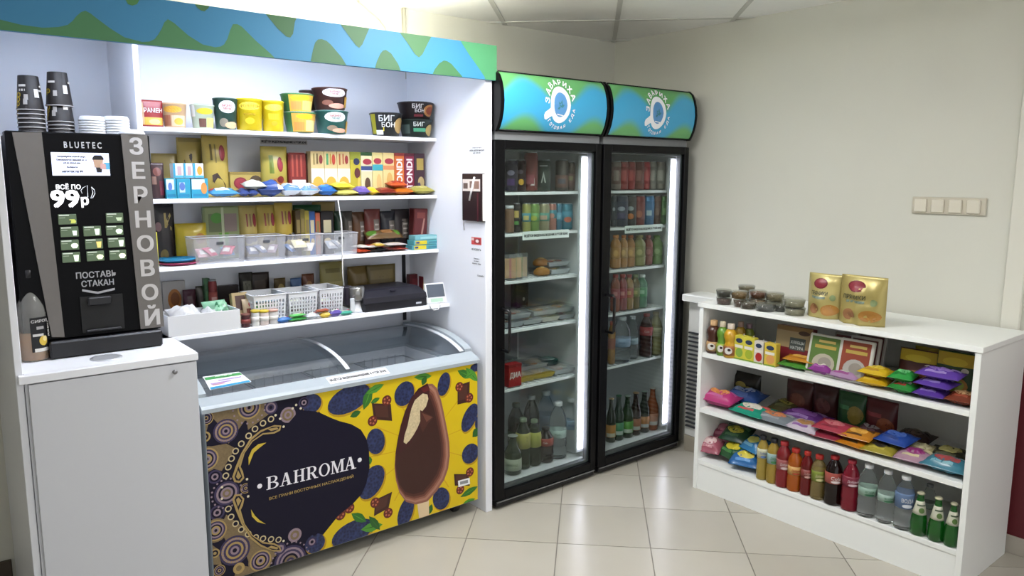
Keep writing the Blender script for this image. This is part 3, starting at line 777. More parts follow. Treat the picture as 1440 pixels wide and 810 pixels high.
a, b = Vector(f4(283, 522)), Vector(f4(592, 445))
S.mb.add([(a.x+(b.x-a.x)*(x/tw+.5), YP-.0018-.0001*(i_*4//len(vs2)), (a.y+b.y)/2+y*.0145/.95) for i_, (x, y) in enumerate(vs2)], fs, M('#b49a5a', .4))
S.done('lettering')
# the bitten ice cream
S = Sheet(); S.k = 240
S.poly([f8(*p) for p in ((215, 640), (268, 625), (270, 700), (225, 716))], M('#d8bf9a', .5))
BAR = [(262, 93), (285, 92), (305, 112), (325, 170), (338, 230), (352, 300), (362, 360), (364, 420), (356, 480), (338, 530), (305, 580), (262, 628), (210, 642), (165, 630), (135, 590), (118, 530), (112, 470), (116, 410), (126, 350), (140, 285), (160, 220), (185, 165), (220, 118)]
CX, CY = 238, 380
def scaled(k, dx=0, dy=0): return [f8(CX+(x-CX)*k+dx, CY+(y-CY)*k+dy) for x, y in BAR]
for k, dx, c in ((1.0, 0, '#8a5a4a'), (.965, -4, '#a57563'), (.93, -8, '#8c5a49'), (.9, -11, '#6b3d31'), (.865, -14, '#4f2922'), (.82, -17, '#3a1c18')):
    S.poly(scaled(k, dx, 4), M(c, .3))
S.poly([f8(*p) for p in ((262, 93), (220, 118), (185, 165), (160, 220), (140, 285), (126, 350), (116, 415), (140, 410), (180, 380), (215, 320), (238, 270), (270, 165), (272, 120))], M('#3d1719', .3))
CREAM = M('#cdbb95', .6, noise=.35, nscale=120)
S.poly([f8(*p) for p in ((240, 140), (262, 145), (266, 165), (255, 200), (235, 225), (232, 260), (215, 300), (198, 330), (180, 355), (165, 370), (153, 362), (158, 330), (172, 285), (180, 245), (190, 205), (205, 170))], CREAM)
S.poly([f8(*p) for p in ((228, 215), (290, 248), (262, 280), (240, 318), (230, 290))], M('#4a2620', .3)); S.poly([f8(*p) for p in ((236, 228), (285, 248), (258, 270))], M('#6b4034', .3))
S.poly([f8(*p) for p in ((230, 118), (262, 105), (272, 125), (245, 135))], M('#5e1d20', .3))
S.poly([f8(*p) for p in ((401, 538), (454, 524), (456, 552), (403, 567))], M('#eceef0', .4)); S.poly([f8(*p) for p in ((410, 542), (446, 533), (447, 547), (411, 556))], M('#8a8c90', .4))
S.done('ice_cream_print')
# price sheet lying on the left glass lid
def on_arch(u, v, dz=.0035):
    d = ray(u, v); lo, hi = 1.0, 6.0
    t = 2.6
    for k in range(60):
        t = 2.2+k*.02
        P = CAM+d*t
        if P.y > 2.757 and P.z <= arch(P.y)+dz: return P
    return CAM+d*t
C4 = [on_arch(*p) for p in ((296, 559), (354, 547.5), (336, 526), (285, 532))]
ps = MB(); ps.fixn = False
def psf(u, v, e):
    a = C4[0].lerp(C4[1], u+.5); b = C4[3].lerp(C4[2], u+.5); p = a.lerp(b, v)
    return (p.x, p.y, arch(p.y)+.005+e)
n = 6
sh = MB()
sh.add([psf(i/n-.5, j/n, 0) for j in range(n+1) for i in range(n+1)]+[psf(i/n-.5, j/n, -.0012) for j in range(n+1) for i in range(n+1)],
       [(j*(n+1)+i, j*(n+1)+i+1, (j+1)*(n+1)+i+1, (j+1)*(n+1)+i) for j in range(n) for i in range(n)]+[(49+j*(n+1)+i, 49+(j+1)*(n+1)+i, 49+(j+1)*(n+1)+i+1, 49+j*(n+1)+i+1) for j in range(n) for i in range(n)], M('#e6e6ea', .45))
pso = tag(sh.build('price_sheet'), 'white price sheet with green and blue bands lying on the left freezer lid', 'sheet')
print_on(psf, .15, .12, [('r', -.48, .66, .48, .88, '#3f8a4a'), ('r', -.48, .0, .48, .13, '#2b86b0'), ('r', -.42, .3, .1, .38, '#a48ac0'), ('r', -.2, .45, .4, .53, '#9a84bc'), ('r', -.4, .2, -.1, .26, '#c890a8'), ('t', 'АКЦИЯ', 0, .77, .15, '#d8efd8', 0, .7), ('t', 'МОРОЖЕНОЕ', 0, .94, .08, '#5b6a60', 0, .8)], 1).build('sheet_print', pso)

# ================================================================== GLASS DOOR FRIDGES
FBLK = M('#08080a', .35, ior=1.28); LIN = M('#d8dadc', .45); SHF = M('#e8eaec', .35)
FZ = [1.478, 1.285, 1.062, .826, .54, .10]
def canopy_mat(seed):
    m = bpy.data.materials.new('canopy_wave'); m.use_nodes = True
    nt = m.node_tree; b = nt.nodes['Principled BSDF']; b.inputs['Roughness'].default_value = .22; b.inputs['Coat Weight'].default_value = .3
    tc = nt.nodes.new('ShaderNodeTexCoord'); sp = nt.nodes.new('ShaderNodeSeparateXYZ'); nt.links.new(tc.outputs['Object'], sp.inputs[0])
    def math_(op, a, bb=None):
        n_ = nt.nodes.new('ShaderNodeMath'); n_.operation = op
        for i, q in enumerate((a, bb)):
            if q is None: continue
            if isinstance(q, (int, float)): n_.inputs[i].default_value = q
            else: nt.links.new(q, n_.inputs[i])
        return n_.outputs[0]
    # blue ribbon: centre line runs as a wave along the canopy
    wv = math_('MULTIPLY', math_('SINE', math_('ADD', math_('MULTIPLY', sp.outputs[0], 14.6), -.254)), .052)
    d = math_('ABSOLUTE', math_('SUBTRACT', math_('SUBTRACT', sp.outputs[2], .098), wv))
    rp_ = nt.nodes.new('ShaderNodeMapRange'); rp_.interpolation_type = 'SMOOTHSTEP'
    nt.links.new(d, rp_.inputs[0]); rp_.inputs[1].default_value = .05; rp_.inputs[2].default_value = .105
    mx = nt.nodes.new('ShaderNodeMix'); mx.data_type = 'RGBA'
    mx.inputs[6].default_value = lin('#3fa4d2'); mx.inputs[7].default_value = lin('#62a866')
    nt.links.new(rp_.outputs[0], mx.inputs[0]); nt.links.new(mx.outputs[2], b.inputs['Base Color'])
    return m
CMAT = canopy_mat(0)
CPROF = [(2.665, 2.0), (2.645, 1.985), (2.63, 1.955), (2.619, 1.915), (2.615, 1.872), (2.619, 1.83), (2.63, 1.79), (2.645, 1.76), (2.655, 1.748)]
def cprof(v):
    t = (1-v)*(len(CPROF)-1); i = min(int(t), len(CPROF)-2); f = t-i
    return (CPROF[i][0]+(CPROF[i+1][0]-CPROF[i][0])*f, CPROF[i][1]+(CPROF[i+1][1]-CPROF[i][1])*f)
def make_fridge(x0, x1, label, dark):
    fr = thing('display_fridge', label, 'fridge', ((x0+x1)/2, 3.0, 0), 0, 'glass door display fridges')
    o = fr.location
    mb = MB()
    mb.box(x0+.004, x0+.03, 2.70, 3.29, .05, 1.74, FBLK).box(x1-.03, x1-.004, 2.70, 3.29, .05, 1.74, FBLK).box(x0+.03, x1-.03, 3.26, 3.29, .05, 1.74, FBLK)
    mb.box(x0+.03, x1-.03, 2.70, 3.26, 1.69, 1.74, FBLK).box(x0+.03, x1-.03, 2.70, 3.26, .05, .085, FBLK)
    mb.build('cabinet', fr, off=o)
    mb = MB()
    mb.box(x0+.031, x0+.036, 2.702, 3.25, .086, 1.689, LIN).box(x1-.036, x1-.031, 2.702, 3.25, .086, 1.689, LIN).box(x0+.036, x1-.036, 3.245, 3.255, .086, 1.689, LIN)
    mb.box(x0+.036, x1-.036, 2.702, 3.245, 1.684, 1.689, LIN).box(x0+.036, x1-.036, 2.702, 3.245, .086, .099, SHF)
    mb.build('liner', fr, off=o)
    MB().box(x0+.06, x1-.06, 3.225, 3.2445, .4, 1.6, M('#8f9196', .5), .004).build('back_duct', fr, off=o)
    for k in range(4):
        lx = x0+.05 if k % 2 == 0 else x1-.05; ly = 2.75 if k < 2 else 3.24
        MB().lathe([(.018, 0), (.02, .004), (.012, .012), (.012, .049)], 12, FBLK).build('foot', fr).location = (lx-o.x, ly-o.y, 0)
    for z in FZ[:5]:
        sh = MB().box(x0+.037, x1-.052, 2.755, 3.22, z-.012, z-.0075, M('#d5d8da', .4), .001)
        sh.box(x0+.037, x1-.052, 2.748, 2.756, z-.016, z-.002, SHF, .002)
        n = 14
        for i in range(n+1): sh.tube([(x0+.05+(x1-x0-.115)*i/n, 2.757, z-.0045), (x0+.05+(x1-x0-.115)*i/n, 3.218, z-.0045)], .0025, SHF, 5)
        sh.build('wire_shelf', fr, off=o)
    # light strip inside the opening side
    MB().box(x1-.085, x1-.0365, 2.712, 2.73, .13, 1.65, M('#cfd2d6', .4), .002).build('light_housing', fr, off=o)
    MB().box(x1-.078, x1-.048, 2.704, 2.7115, .15, 1.64, emit('#f4ecff', LED_FRIDGE), .001).build('light_strip', fr, off=o)
    # door
    d = MB()
    xa, xb = x0, x1-.005
    d.box(xa, xa+.056, 2.65, 2.697, .045, 1.707, FBLK, .003).box(xb-.036, xb, 2.65, 2.697, .045, 1.707, FBLK, .003)
    d.box(xa+.056, xb-.036, 2.65, 2.697, 1.668, 1.707, FBLK, .003).box(xa+.056, xb-.036, 2.65, 2.697, .045, .086, FBLK, .003)
    door = d.build('door_frame', fr, off=o)
    MB().box(xa+.054, xb-.034, 2.664, 2.668, .084, 1.670, pane('#eef3f1', 1.42)).build('glass_pane', door, off=o)
    g = MB(); GS = M('#55585c', .45)
    g.box(xa+.056, xa+.062, 2.669, 2.695, .09, 1.664, GS).box(xb-.05, xb-.0365, 2.669, 2.695, .09, 1.664, GS).box(xa+.062, xb-.05, 2.669, 2.695, .0865, .1, GS).box(xa+.062, xb-.05, 2.669, 2.695, 1.66, 1.6675, GS)
    g.build('seal', door, off=o)
    h = MB(); hx = xa+.04
    h.tube([(hx, 2.649, .955), (hx, 2.605, .955), (hx, 2.597, .945), (hx, 2.597, .775), (hx, 2.605, .765), (hx, 2.649, .765)], .0075, M('#101012', .3), 8)
    h.build('handle', door, off=o)
    MB().box(x0+.01, x1-.01, 2.655, 2.70, .012, .04, M('#17171a', .4), .003).box(x0+.01, x1-.012, 2.648, 2.655, .036, .0405, M('#9a9c9f', .3, .8)).build('grey_strip_and_shade_bar', fr, off=o)  # dark bar stands for the shade under the fridge, grey strip above it
    # canopy sign box
    MB().box(x0+.01, x1-.006, 2.668, 2.72, 1.708, 1.744, M('#77797b', .45)).build('canopy_gap_strip', fr, off=o)
    cp = MB().prism([(2.95, 1.745), (2.95, 2.0)]+[(y+.004, z) for y, z in CPROF], 'x', x0+.012, x1-.004, FBLK).build('canopy', fr, off=o)
    for xc in (x0, x1-.012):
        pr_ = [(2.96, 1.742), (2.96, 2.004), (2.663, 2.004)]+[(y-.006, z) for y, z in CPROF[1:-1]]+[(2.651, 1.742)]
        MB().prism(pr_, 'x', xc, xc+.012, FBLK).build('end_cap', cp, off=o)
    xl, xr = x0+.022, x1-.014
    def cs(u, v, e):
        y, z = cprof(v); return ((xl+xr)/2+u*(xr-xl), y-.0005-e, z)
    mb = MB(); mb.fixn = False; nv = 16; nu = 2
    mb.add([cs(i/nu-.5, .02+.96*j/nv, .0012) for j in range(nv+1) for i in range(nu+1)], [(j*(nu+1)+i, j*(nu+1)+i+1, (j+1)*(nu+1)+i+1, (j+1)*(nu+1)+i) for j in range(nv) for i in range(nu)], CMAT, True)
    sg = mb.build('sign_face', cp)
    me = sg.data
    for v_ in me.vertices: v_.co = (v_.co.x-xl, v_.co.y-2.6, v_.co.z-1.745)
    sg.location = (xl-o.x, 2.6-o.y, 1.745)
    MB().tube([cs(-.5, .985, .002), cs(.5, .985, .002)], .004, FBLK, 6).tube([cs(-.5, .01, .002), cs(.5, .01, .002)], .004, FBLK, 6).build('sign_border', cp, off=o)
    # emblem: a cup seen from above with the name around it
    Wc, Hc = xr-xl, .25
    lg = MB(); lg.fixn = False
    cu, cv = .02, .5
    def put(x, z, e): return cs(cu+x/Wc, cv+z/Hc, e)
    WHT = M('#eef0f4', .3); CUPB = M('#5a93c8', .3)
    def disc(r0, r1, cx, cz, e, mat, n=36, rings=4):
        for q in range(rings):
            ra, rb_ = r0+(r1-r0)*q/rings, r0+(r1-r0)*(q+1)/rings
            vs = []
            for i in range(n):
                a = 2*math.pi*i/n
                vs += [put(cx+ra*math.cos(a), cz+ra*math.sin(a), e), put(cx+rb_*math.cos(a), cz+rb_*math.sin(a), e)]
            lg.add(vs, [(2*i, 2*i+1, (2*i+3) % (2*n), (2*i+2) % (2*n)) for i in range(n)], mat)
    disc(.041, .062, 0, 0, .003, WHT); disc(.0, .043, 0, 0, .0026, CUPB)
    a = math.radians(205); d_ = Vector((math.cos(a), math.sin(a))); nn = Vector((-d_.y, d_.x))
    for t0, t1, w0, w1 in ((.056, .075, .015, .014), (.075, .095, .014, .014), (.095, .103, .014, .007)):
        P = [d_*t0+nn*w0, d_*t1+nn*w1, d_*t1-nn*w1, d_*t0-nn*w0]
        lg.add([put(p.x, p.y, .003) for p in P], [(0, 1, 2, 3)], WHT)
    LF = M('#3c7f8c', .35)
    for ang, ln in ((70, .026), (125, .022), (20, .024), (200, .02)):
        a = math.radians(ang); d_ = Vector((math.cos(a), math.sin(a))); nn = Vector((-d_.y, d_.x)); b0 = Vector((0, -.008))
        P = [b0, b0+d_*ln*.5+nn*ln*.26, b0+d_*ln, b0+d_*ln*.5-nn*ln*.26]
        lg.add([put(p.x, p.y, .0034) for p in P], [(0, 1, 2, 3)], LF)
    P = [(-.02, -.03), (.02, -.034), (.018, -.037), (-.018, -.034)]
    lg.add([put(p[0], p[1], .0034) for p in P], [(0, 1, 2, 3)], WHT)
    lg.build('cup_emblem', cp, off=o)
    tx = MB(); tx.fixn = False
    def arc_text(s, r, a0, a1, hgt, inward):
        n = len(s)
        for k, ch in enumerate(s):
            if ch == ' ': continue
            a = math.radians(a0+(a1-a0)*k/(n-1))
            vs2, fs, tw, th = text2d(ch, .03)
            k_ = hgt/.72
            c = Vector((math.cos(a)*r, math.sin(a)*r)); rad = c.normalized()
            up = rad if not inward else -rad
            rt = Vector((up.y, -up.x))
            tx.add([put(*(c+rt*(x*k_)+up*(y*k_)), .005+.0001*(i_*4//len(vs2))) for i_, (x, y) in enumerate(vs2)], fs, WHT)
    arc_text('ЗАВАРИХА', .083, 172, 20, .025, False)
    arc_text('ГОТОВАЯ ЕДА', .083, 222, 348, .014, True)
    tx.build('lettering', cp, off=o)
    return fr
fr1 = make_fridge(2.052, 2.716, 'glass door fridge beside the white stand, with the emblem canopy nearer the freezer', 0)
fr2 = make_fridge(2.728, 3.392, 'glass door fridge in the corner next to the louvred radiator cover', 1)
for fr, pl, name in ((fr1, ((735, 320), (800, 326)), 'f1'), (fr2, ((879, 317), (931, 323)), 'f2')):
    o = fr.location
    a, b = at_y(*pl[0], 2.745), at_y(pl[1][0], pl[1][1]+4, 2.745)
    zc = 1.272
    st_ = MB().box(a.x, b.x, 2.7445, 2.7472, zc-.022, zc+.018, M('#e4ebe8', .5)).build('shelf_notice', fr, off=o)
    print_on(lambda u, v, e: ((a.x+b.x)/2+u*(b.x-a.x), 2.7445-e, zc-.022+.04*v), b.x-a.x, .04, [('t', VID, 0, .5, .42, '#141618', 0, .94, .05)], 0).build('lettering', st_, off=o)

# ================================================================== LOW SHELF UNIT
UX0, UX1, UY0, UY1, UZ = 3.0, 3.462, 1.008, 2.25, .945
un = thing('shelf_unit', 'low white shelf unit with three open tiers by the right wall', 'shelf unit', (3.23, 1.63, 0))
o = un.location
ULAM = M('#e9ebe8', .35, noise=.015, nscale=4)
MB().box(UX0-.006, UX1, UY0-.006, UY1+.006, UZ-.022, UZ, ULAM, .0015).build('top_board', un, off=o)
for y in (UY0, UY1-.022):
    MB().box(UX0, UX1, y, y+.022, 0, UZ-.0225, ULAM, .001).build('side_panel', un, off=o)
MB().box(UX1-.012, UX1-.001, UY0+.0225, UY1-.0225, .02, UZ-.023, ULAM).build('back_panel', un, off=o)
UZS = [.70, .42, .155]
for z in UZS:
    MB().box(UX0+.002, UX1-.0125, UY0+.0225, UY1-.0225, z-.022, z, ULAM, .001).build('shelf', un, off=o)
MB().box(UX0+.006, UX0+.022, UY0+.0225, UY1-.0225, 0, .132, ULAM).build('plinth', un, off=o)
# ================================================================== PRODUCT BUILDERS
# every product stands at its local origin and faces local -Y
_surface = M
def M(col, *a, **k):          # printed packaging is a little duller than bare paint
    h = col.lstrip('#'); out = ''
    for i in (0, 2, 4):
        x = int(h[i:i+2], 16)/255
        x = (x/12.92 if x <= .04045 else ((x+.055)/1.055)**2.4)*.76
        x = x*12.92 if x <= .0031308 else 1.055*x**(1/2.4)-.055
        out += '%02x' % int(round(x*255))
    return _surface('#'+out, *a, **k)
def put(o, loc, rz=0.0, rx=0.0, ry=0.0):
    o.location = loc; o.rotation_euler = (rx, ry, rz); return o
def deco(o, surf, W, H, pr, fine, name='label_print'):
    if pr:
        c = print_on(surf, W, H, pr, fine).build(name, o)
        return c
def carton(name, label, cat, loc, w, d, h, col, pr=(), rz=0.0, rx=0.0, ry=0.0, group=None, rough=.4, bev=.0015, side=None):
    m = M(col, rough)
    o = MB().box(-w/2, w/2, -d/2, d/2, 0, h, m, bev).build(name)
    tag(o, label, cat, group); put(o, loc, rz, rx, ry)
    deco(o, lambda u, v, e: (u*w, -d/2-e, v*h), w, h, pr, 0)
    if side: deco(o, lambda u, v, e: (-w/2-e, -u*d, v*h), d, h, side, 0, 'side_print')
    return o
def pillow(w, h, t, seed, stand=False, cr=.07, wr=.10):
    rnd = random.Random(seed); ph = [rnd.uniform(0, 6.28) for _ in range(6)]; fr = [rnd.uniform(5, 11) for _ in range(3)]
    def g(u, v):
        a = max(0.0, 1-abs(2*u)**3.2)
        if v <= cr or v >= 1-cr: return 0.0 if not (stand and v <= cr) else a*.9
        q = (v-cr)/(1-2*cr)
        b = math.sin(math.pi*q)**.45 if not stand else (1-q)**.55*.9+.1*math.sin(math.pi*q)
        return a*b
    def surf(u, v, e=0.0, s=-1):
        k = g(u, v)
        w_ = wr*(math.sin(fr[0]*u*2+ph[0]+4*v)+.7*math.sin(fr[1]*v*2+ph[1]-3*u)+.5*math.sin(fr[2]*(u+v)*2+ph[2]))
        th = t/2*k*(1+w_*.6)+.0008
        sag = .02*w*math.sin(ph[3]+5*v)*(1 if abs(u) < .5 else 0)*0
        x = u*w*(1-.05*k) if abs(u) > .3 else u*w*(1-.05*k)
        return (x+sag, s*(th+e), v*h)
    return surf
def pouch(name, label, cat, loc, w, h, t, col, pr=(), rz=0.0, rx=0.0, ry=0.0, group=None, seed=0, stand=False, rough=.32, metal=0.0, cr=.07, wr=.10, back=None):
    surf = pillow(w, h, t, seed, stand, cr, wr)
    nu, nv = 10, 12; mb = MB(); m = M(col, rough, metal)
    us = [i/nu-.5 for i in range(nu+1)]; vs_ = [0, cr*.98]+[cr+(1-2*cr)*j/(nv-2) for j in range(1, nv-2)]+[1-cr*.98, 1]
    if vs_[0] == vs_[1]: vs_ = vs_[1:]
    N = len(vs_); P = []
    for s in (-1, 1): P += [surf(u, v, 0, s) for v in vs_ for u in us]
    K = N*(nu+1); F = []
    for j in range(N-1):
        for i in range(nu):
            a = j*(nu+1)+i; F.append((a, a+1, a+nu+2, a+nu+1)); F.append((K+a, K+a+nu+1, K+a+nu+2, K+a+1))
        a = j*(nu+1); F.append((a, a+nu+1, K+a+nu+1, K+a)); b = a+nu; F.append((b, K+b, K+b+nu+1, b+nu+1))
    for i in range(nu):
        F.append((i, K+i, K+i+1, i+1)); a = (N-1)*(nu+1)+i; F.append((a, a+1, K+a+1, K+a))
    mb.add(P, F, m, True)
    o = mb.build(name); tag(o, label, cat, group); put(o, loc, rz, rx, ry)
    deco(o, surf, w, h, pr, 1.3)
    return o
LIE = -math.pi/2
def round_surf(prof, H, span=math.pi*.95):
    def rv(v):
        z = v*H
        for (ra, za), (rb_, zb) in zip(prof, prof[1:]):
            if zb > za and za <= z <= zb: return ra+(rb_-ra)*(z-za)/(zb-za)
        return prof[-1][0]
    def surf(u, v, e=0.0):
        a = u*span; r = rv(v)+e
        return (r*math.sin(a), -r*math.cos(a), v*H)
    return surf, rv
def tub(name, label, cat, loc, r0, r1, h, col, pr=(), lid='#e4e0d6', rz=0.0, group=None, n=24, sq=1.0):
    prof = [(r0*.9, 0), (r0, .003), (r1, h-.006), (r1*1.035, h-.005), (r1*1.035, h-.001), (r1*.98, h)]
    o = MB().lathe(prof, n, M(col, .4)).build(name); tag(o, label, cat, group); put(o, loc, rz)
    surf, rv = round_surf([(r0, 0), (r0, .003), (r1, h-.006), (r1, h)], h)
    deco(o, surf, math.pi*.95*(r0+r1)/2, h, pr, 1.6)
    MB().lathe([(.001, h+.0002), (r1*.97, h+.0002), (r1*.97, h+.0012), (.001, h+.0016)], n, M(lid, .4)).build('foil_lid', o)
    return o
PROF = {
 'pet': [(.80, 0), (.97, .02), (1, .05), (1, .16), (.95, .2), (1, .24), (1, .30), (.97, .32), (.97, .58), (1, .6), (.98, .67), (.85, .76), (.6, .85), (.42, .905), (.4, .93)],
 'juice': [(.85, 0), (.98, .02), (1, .05), (1, .3), (.94, .36), (.94, .6), (1, .66), (.97, .73), (.75, .82), (.48, .88), (.46, .91)],
 'beer': [(.9, 0), (1, .02), (1, .5), (.94, .58), (.7, .68), (.5, .76), (.43, .84), (.42, .95), (.47, .955), (.47, .975)],
 'kid': [(.85, 0), (1, .03), (1, .3), (.8, .42), (.8, .5), (1, .6), (.98, .7), (.7, .8), (.45, .84)],
 'can': [(.8, 0), (.95, .015), (1, .05), (1, .9), (.9, .955), (.86, .965)],
 'slim': [(.8, 0), (.95, .012), (1, .04), (1, .92), (.9, .965), (.87, .972)],
 'pear': [(.85, 0), (1, .03), (1, .25), (.93, .4), (.72, .58), (.55, .72), (.42, .84), (.38, .92), (.38, .95)],
}
def liquid(col, t=.35, rough=.08): return M(col, rough, trans=t, ior=1.33, coat=.4)
def bottle(name, label, cat, loc, r, h, kind, mat, cap='#d9d9d9', band=None, pr=(), rz=0.0, group=None, n=18, neck=None, captop=1.0):
    prof = [(a*r, z*h) for a, z in PROF[kind]]
    o = MB().lathe([(.0005, 0)]+prof, n, mat).build(name); tag(o, label, cat, group); put(o, loc, rz)
    rt, zt = prof[-1]
    if kind in ('can', 'slim'):
        MB().lathe([(rt, zt), (rt*1.02, zt+.002), (rt*1.02, h), (rt*.93, h), (rt*.9, h-.004), (.002, h-.004)], n, M('#b9bcc0', .3, .9)).build('can_top', o)
    elif kind == 'beer' or kind == 'pear':
        MB().lathe([(rt*1.18, zt+.0003), (rt*1.25, zt+.002), (rt*1.2, h*captop-.003), (rt*.9, h*captop)], n, M(cap, .35, .3)).build('cap', o)
    else:
        MB().lathe([(rt*1.18, zt+.0003), (rt*1.2, zt+.002), (rt*1.2, h-.002), (rt*1.08, h)], n, M(cap, .4)).build('cap', o)
    if band:
        surf, rv = round_surf(prof, h)
        v0, v1, bc = band
        zs = sorted(set([v0*h, v1*h]+[z for _, z in prof if v0*h < z < v1*h]))
        bp = [(rv(z/h)+.0006, z) for z in zs]
        bo = MB().lathe([(bp[0][0]-.0005, bp[0][1])]+bp+[(bp[-1][0]-.0005, bp[-1][1])], n, M(bc, .4)).build('label_band', o)
        if pr:
            H2 = (v1-v0)*h
            s2 = lambda u, v, e: surf(u, v0+v*(v1-v0), e+.0008)
            print_on(s2, math.pi*.95*r, H2, pr, 1.6).build('label_print', bo)
    return o
# placing by the photograph's sight lines on a known shelf
def on_shelf(u0, u1, vt, y, zs):
    vm = (vt+0)/1
    zt = at_y((u0+u1)/2, vt, y).z
    vb = vt
    a = at_y(u0, vt, y); b = at_y(u1, vt, y)
    # width measured half way up the front
    for k in range(40):
        vb = vt+k*4
        if at_y((u0+u1)/2, vb, y).z <= (zt+zs)/2: break
    a = at_y(u0, vb, y); b = at_y(u1, vb, y)
    return ((a.x+b.x)/2, y, zs+.0005), b.x-a.x, zt-zs
def on_unit(u0, u1, vt, x, zs):
    zt = at_x((u0+u1)/2, vt, x).z
    vb = vt
    for k in range(40):
        vb = vt+k*4
        if at_x((u0+u1)/2, vb, x).z <= (zt+zs)/2: break
    a = at_x(u0, vb, x); b = at_x(u1, vb, x)
    return (x, (a.y+b.y)/2, zs+.0005), a.y-b.y, zt-zs
RU = -math.pi/2     # products on the low unit face the room (-X)

# ================================================================== ON THE COFFEE MACHINE
def paper_cup():
    h = .112
    prof = [(.040, 0), (.0405, .002), (.0405, .005), (.039, .006), (.029, h-.004), (.0285, h-.002), (.027, h-.002), (.026, h-.006), (.001, h-.007)]
    o = MB().lathe(prof, 24, M('#17110f', .5, noise=.5, nscale=22)).build('paper_cup')
    tag(o, 'x', 'cup')
    surf, rv = round_surf([(.039, 0), (.039, .006), (.029, h)], h)
    MB().lathe([(.0405, .0003), (.0411, .001), (.0411, .0028), (.0405, .0034)], 24, M('#c9c6c4', .5)).build('rim', o)
    print_on(surf, .107, h, [('r', .12, .36, .26, .60, '#d8d4d0'), ('r', -.34, .66, -.1, .72, '#cfcac4'), ('r', -.16, .28, -.05, .44, '#b8b4b0'), ('t', 'р', -.3, .4, .18, '#b39a2a', 0, .2), ('r', .3, .66, .44, .71, '#cfcac4')], 1.6).build('cup_print', o)
    return o
ORD = ['first', 'second', 'third', 'fourth', 'fifth', 'sixth']
cup0 = paper_cup(); used = False
def place_cup(x, y, z, rz, label):
    global used
    c = cup0 if not used else copy_tree(cup0)
    used = True
    c.location = (x, y, z); c.rotation_euler = (0, 0, rz); c['label'] = label; c['group'] = 'black paper cups on the coffee machine'
mt = MZ1+.0005
c1, c2 = at_y(45, 175, 2.955), at_y(86, 175, 2.955)
for k, z in enumerate((0, .014, .028, .042, .056, .070)):
    place_cup(c1.x, 2.955, mt+z, -.5+.08*k, ORD[k]+' black paper cup from the bottom of the left stack' if k < 5 else 'top cup of the shorter left stack of black paper cups')
for k, z in enumerate((0, .012, .024, .036, .088)):
    place_cup(c2.x, 2.955, mt+z, -.6+.12*k, ORD[k]+' black paper cup from the bottom of the right stack' if k < 4 else 'top cup of the taller right stack of black paper cups')
def cup_lid():
    o = MB().lathe([(.040, 0), (.0415, .002), (.0415, .006), (.039, .008), (.037, .015), (.034, .017), (.032, .0125), (.001, .0118)], 24, M('#eef0f4', .35)).build('cup_lid')
    tag(o, 'x', 'lid'); return o
lid0 = cup_lid(); usedl = False
def place_lid(x, y, z, label, rx=0):
    global usedl
    c = lid0 if not usedl else copy_tree(lid0); usedl = True
    c.location = (x, y, z); c.rotation_euler = (rx, 0, 0); c['label'] = label; c['group'] = 'white cup lids on the coffee machine'
l1, l2 = at_y(130, 172, 2.93), at_y(164, 172, 2.93)
for k in range(6): place_lid(l1.x, 2.935, mt+k*.0085, ORD[k]+' white lid from the bottom of the left lid stack' if k < 5 else 'top lid of the left stack of white cup lids')
for k in range(6): place_lid(l2.x+.0, 2.935, mt+k*.0092, ORD[k]+' white lid from the bottom of the right lid stack' if k < 5 else 'top lid of the right stack of white cup lids')
q = at_y(183, 176, 2.885)
place_lid(.652, 2.875, mt, 'single white lid lying in front of the right lid stack')
# syrup bottle with pump
sp = at_z(50, 508, CZ)
sb_ = thing('syrup_bottle', 'lemon syrup bottle with black pump standing on the white cabinet', 'bottle', (sp.x+.002, sp.y+.025, CZ+.0005))
SP = [(.001, 0), (.039, 0), (.0425, .004), (.0425, .155), (.039, .178), (.027, .206), (.0175, .224), (.0155, .262), (.0165, .264), (.0165, .27)]
MB().lathe(SP, 28, M('#dddcd4', .06, alpha=.26)).build('glass', sb_)  # milky tint stands in for bright surroundings refracted in clear glass
MB().lathe([(.001, .004), (.040, .004), (.041, .008), (.041, .092), (.001, .092)], 24, liquid('#c98a3c', .5)).build('syrup', sb_)
surf, _ = round_surf([(.0425, 0), (.0425, .16)], .16)
print_on(surf, .112, .16, [('r', -.08, .2, .42, .9, '#131316'), ('r', -.02, .2, .4, .27, '#e6e3dc'), ('e', .2, .42, .11, .10, '#d9b84a'), ('e', .24, .46, .06, .055, '#efdc96'), ('t', 'СИРОП', .14, .83, .06, '#d8d6d2', 0, .4), ('r', .05, .66, .22, .72, '#a9a7a4'), ('r', -.04, .52, .2, .57, '#d0cec8'), ('t', 'ЛИМОН', .36, .64, .09, '#f0ede6', 1, .4)], 1.6).build('label', sb_)
MB().lathe([(.0175, .2705), (.019, .272), (.019, .296), (.012, .30), (.006, .303), (.006, .372), (.001, .372)], 16, M('#161618', .4)).build('pump', sb_)
MB().box(-.008, .03, -.007, .007, .366, .38, M('#161618', .4), .003).build('pump_head', sb_)
MB().tube([(0, 0, .27), (0, 0, .02)], .003, M('#33302c', .5), 6).build('dip_tube', sb_)
tag_ = MB().lathe([(.010, 0), (.0125, .0), (.0125, .002), (.010, .002)], 18, M('#dfe2e4', .2, .4)).build('hook_ring', sb_)
tag_.location = (.043, -.008, .125); tag_.rotation_euler = (math.pi/2, 0, .3)

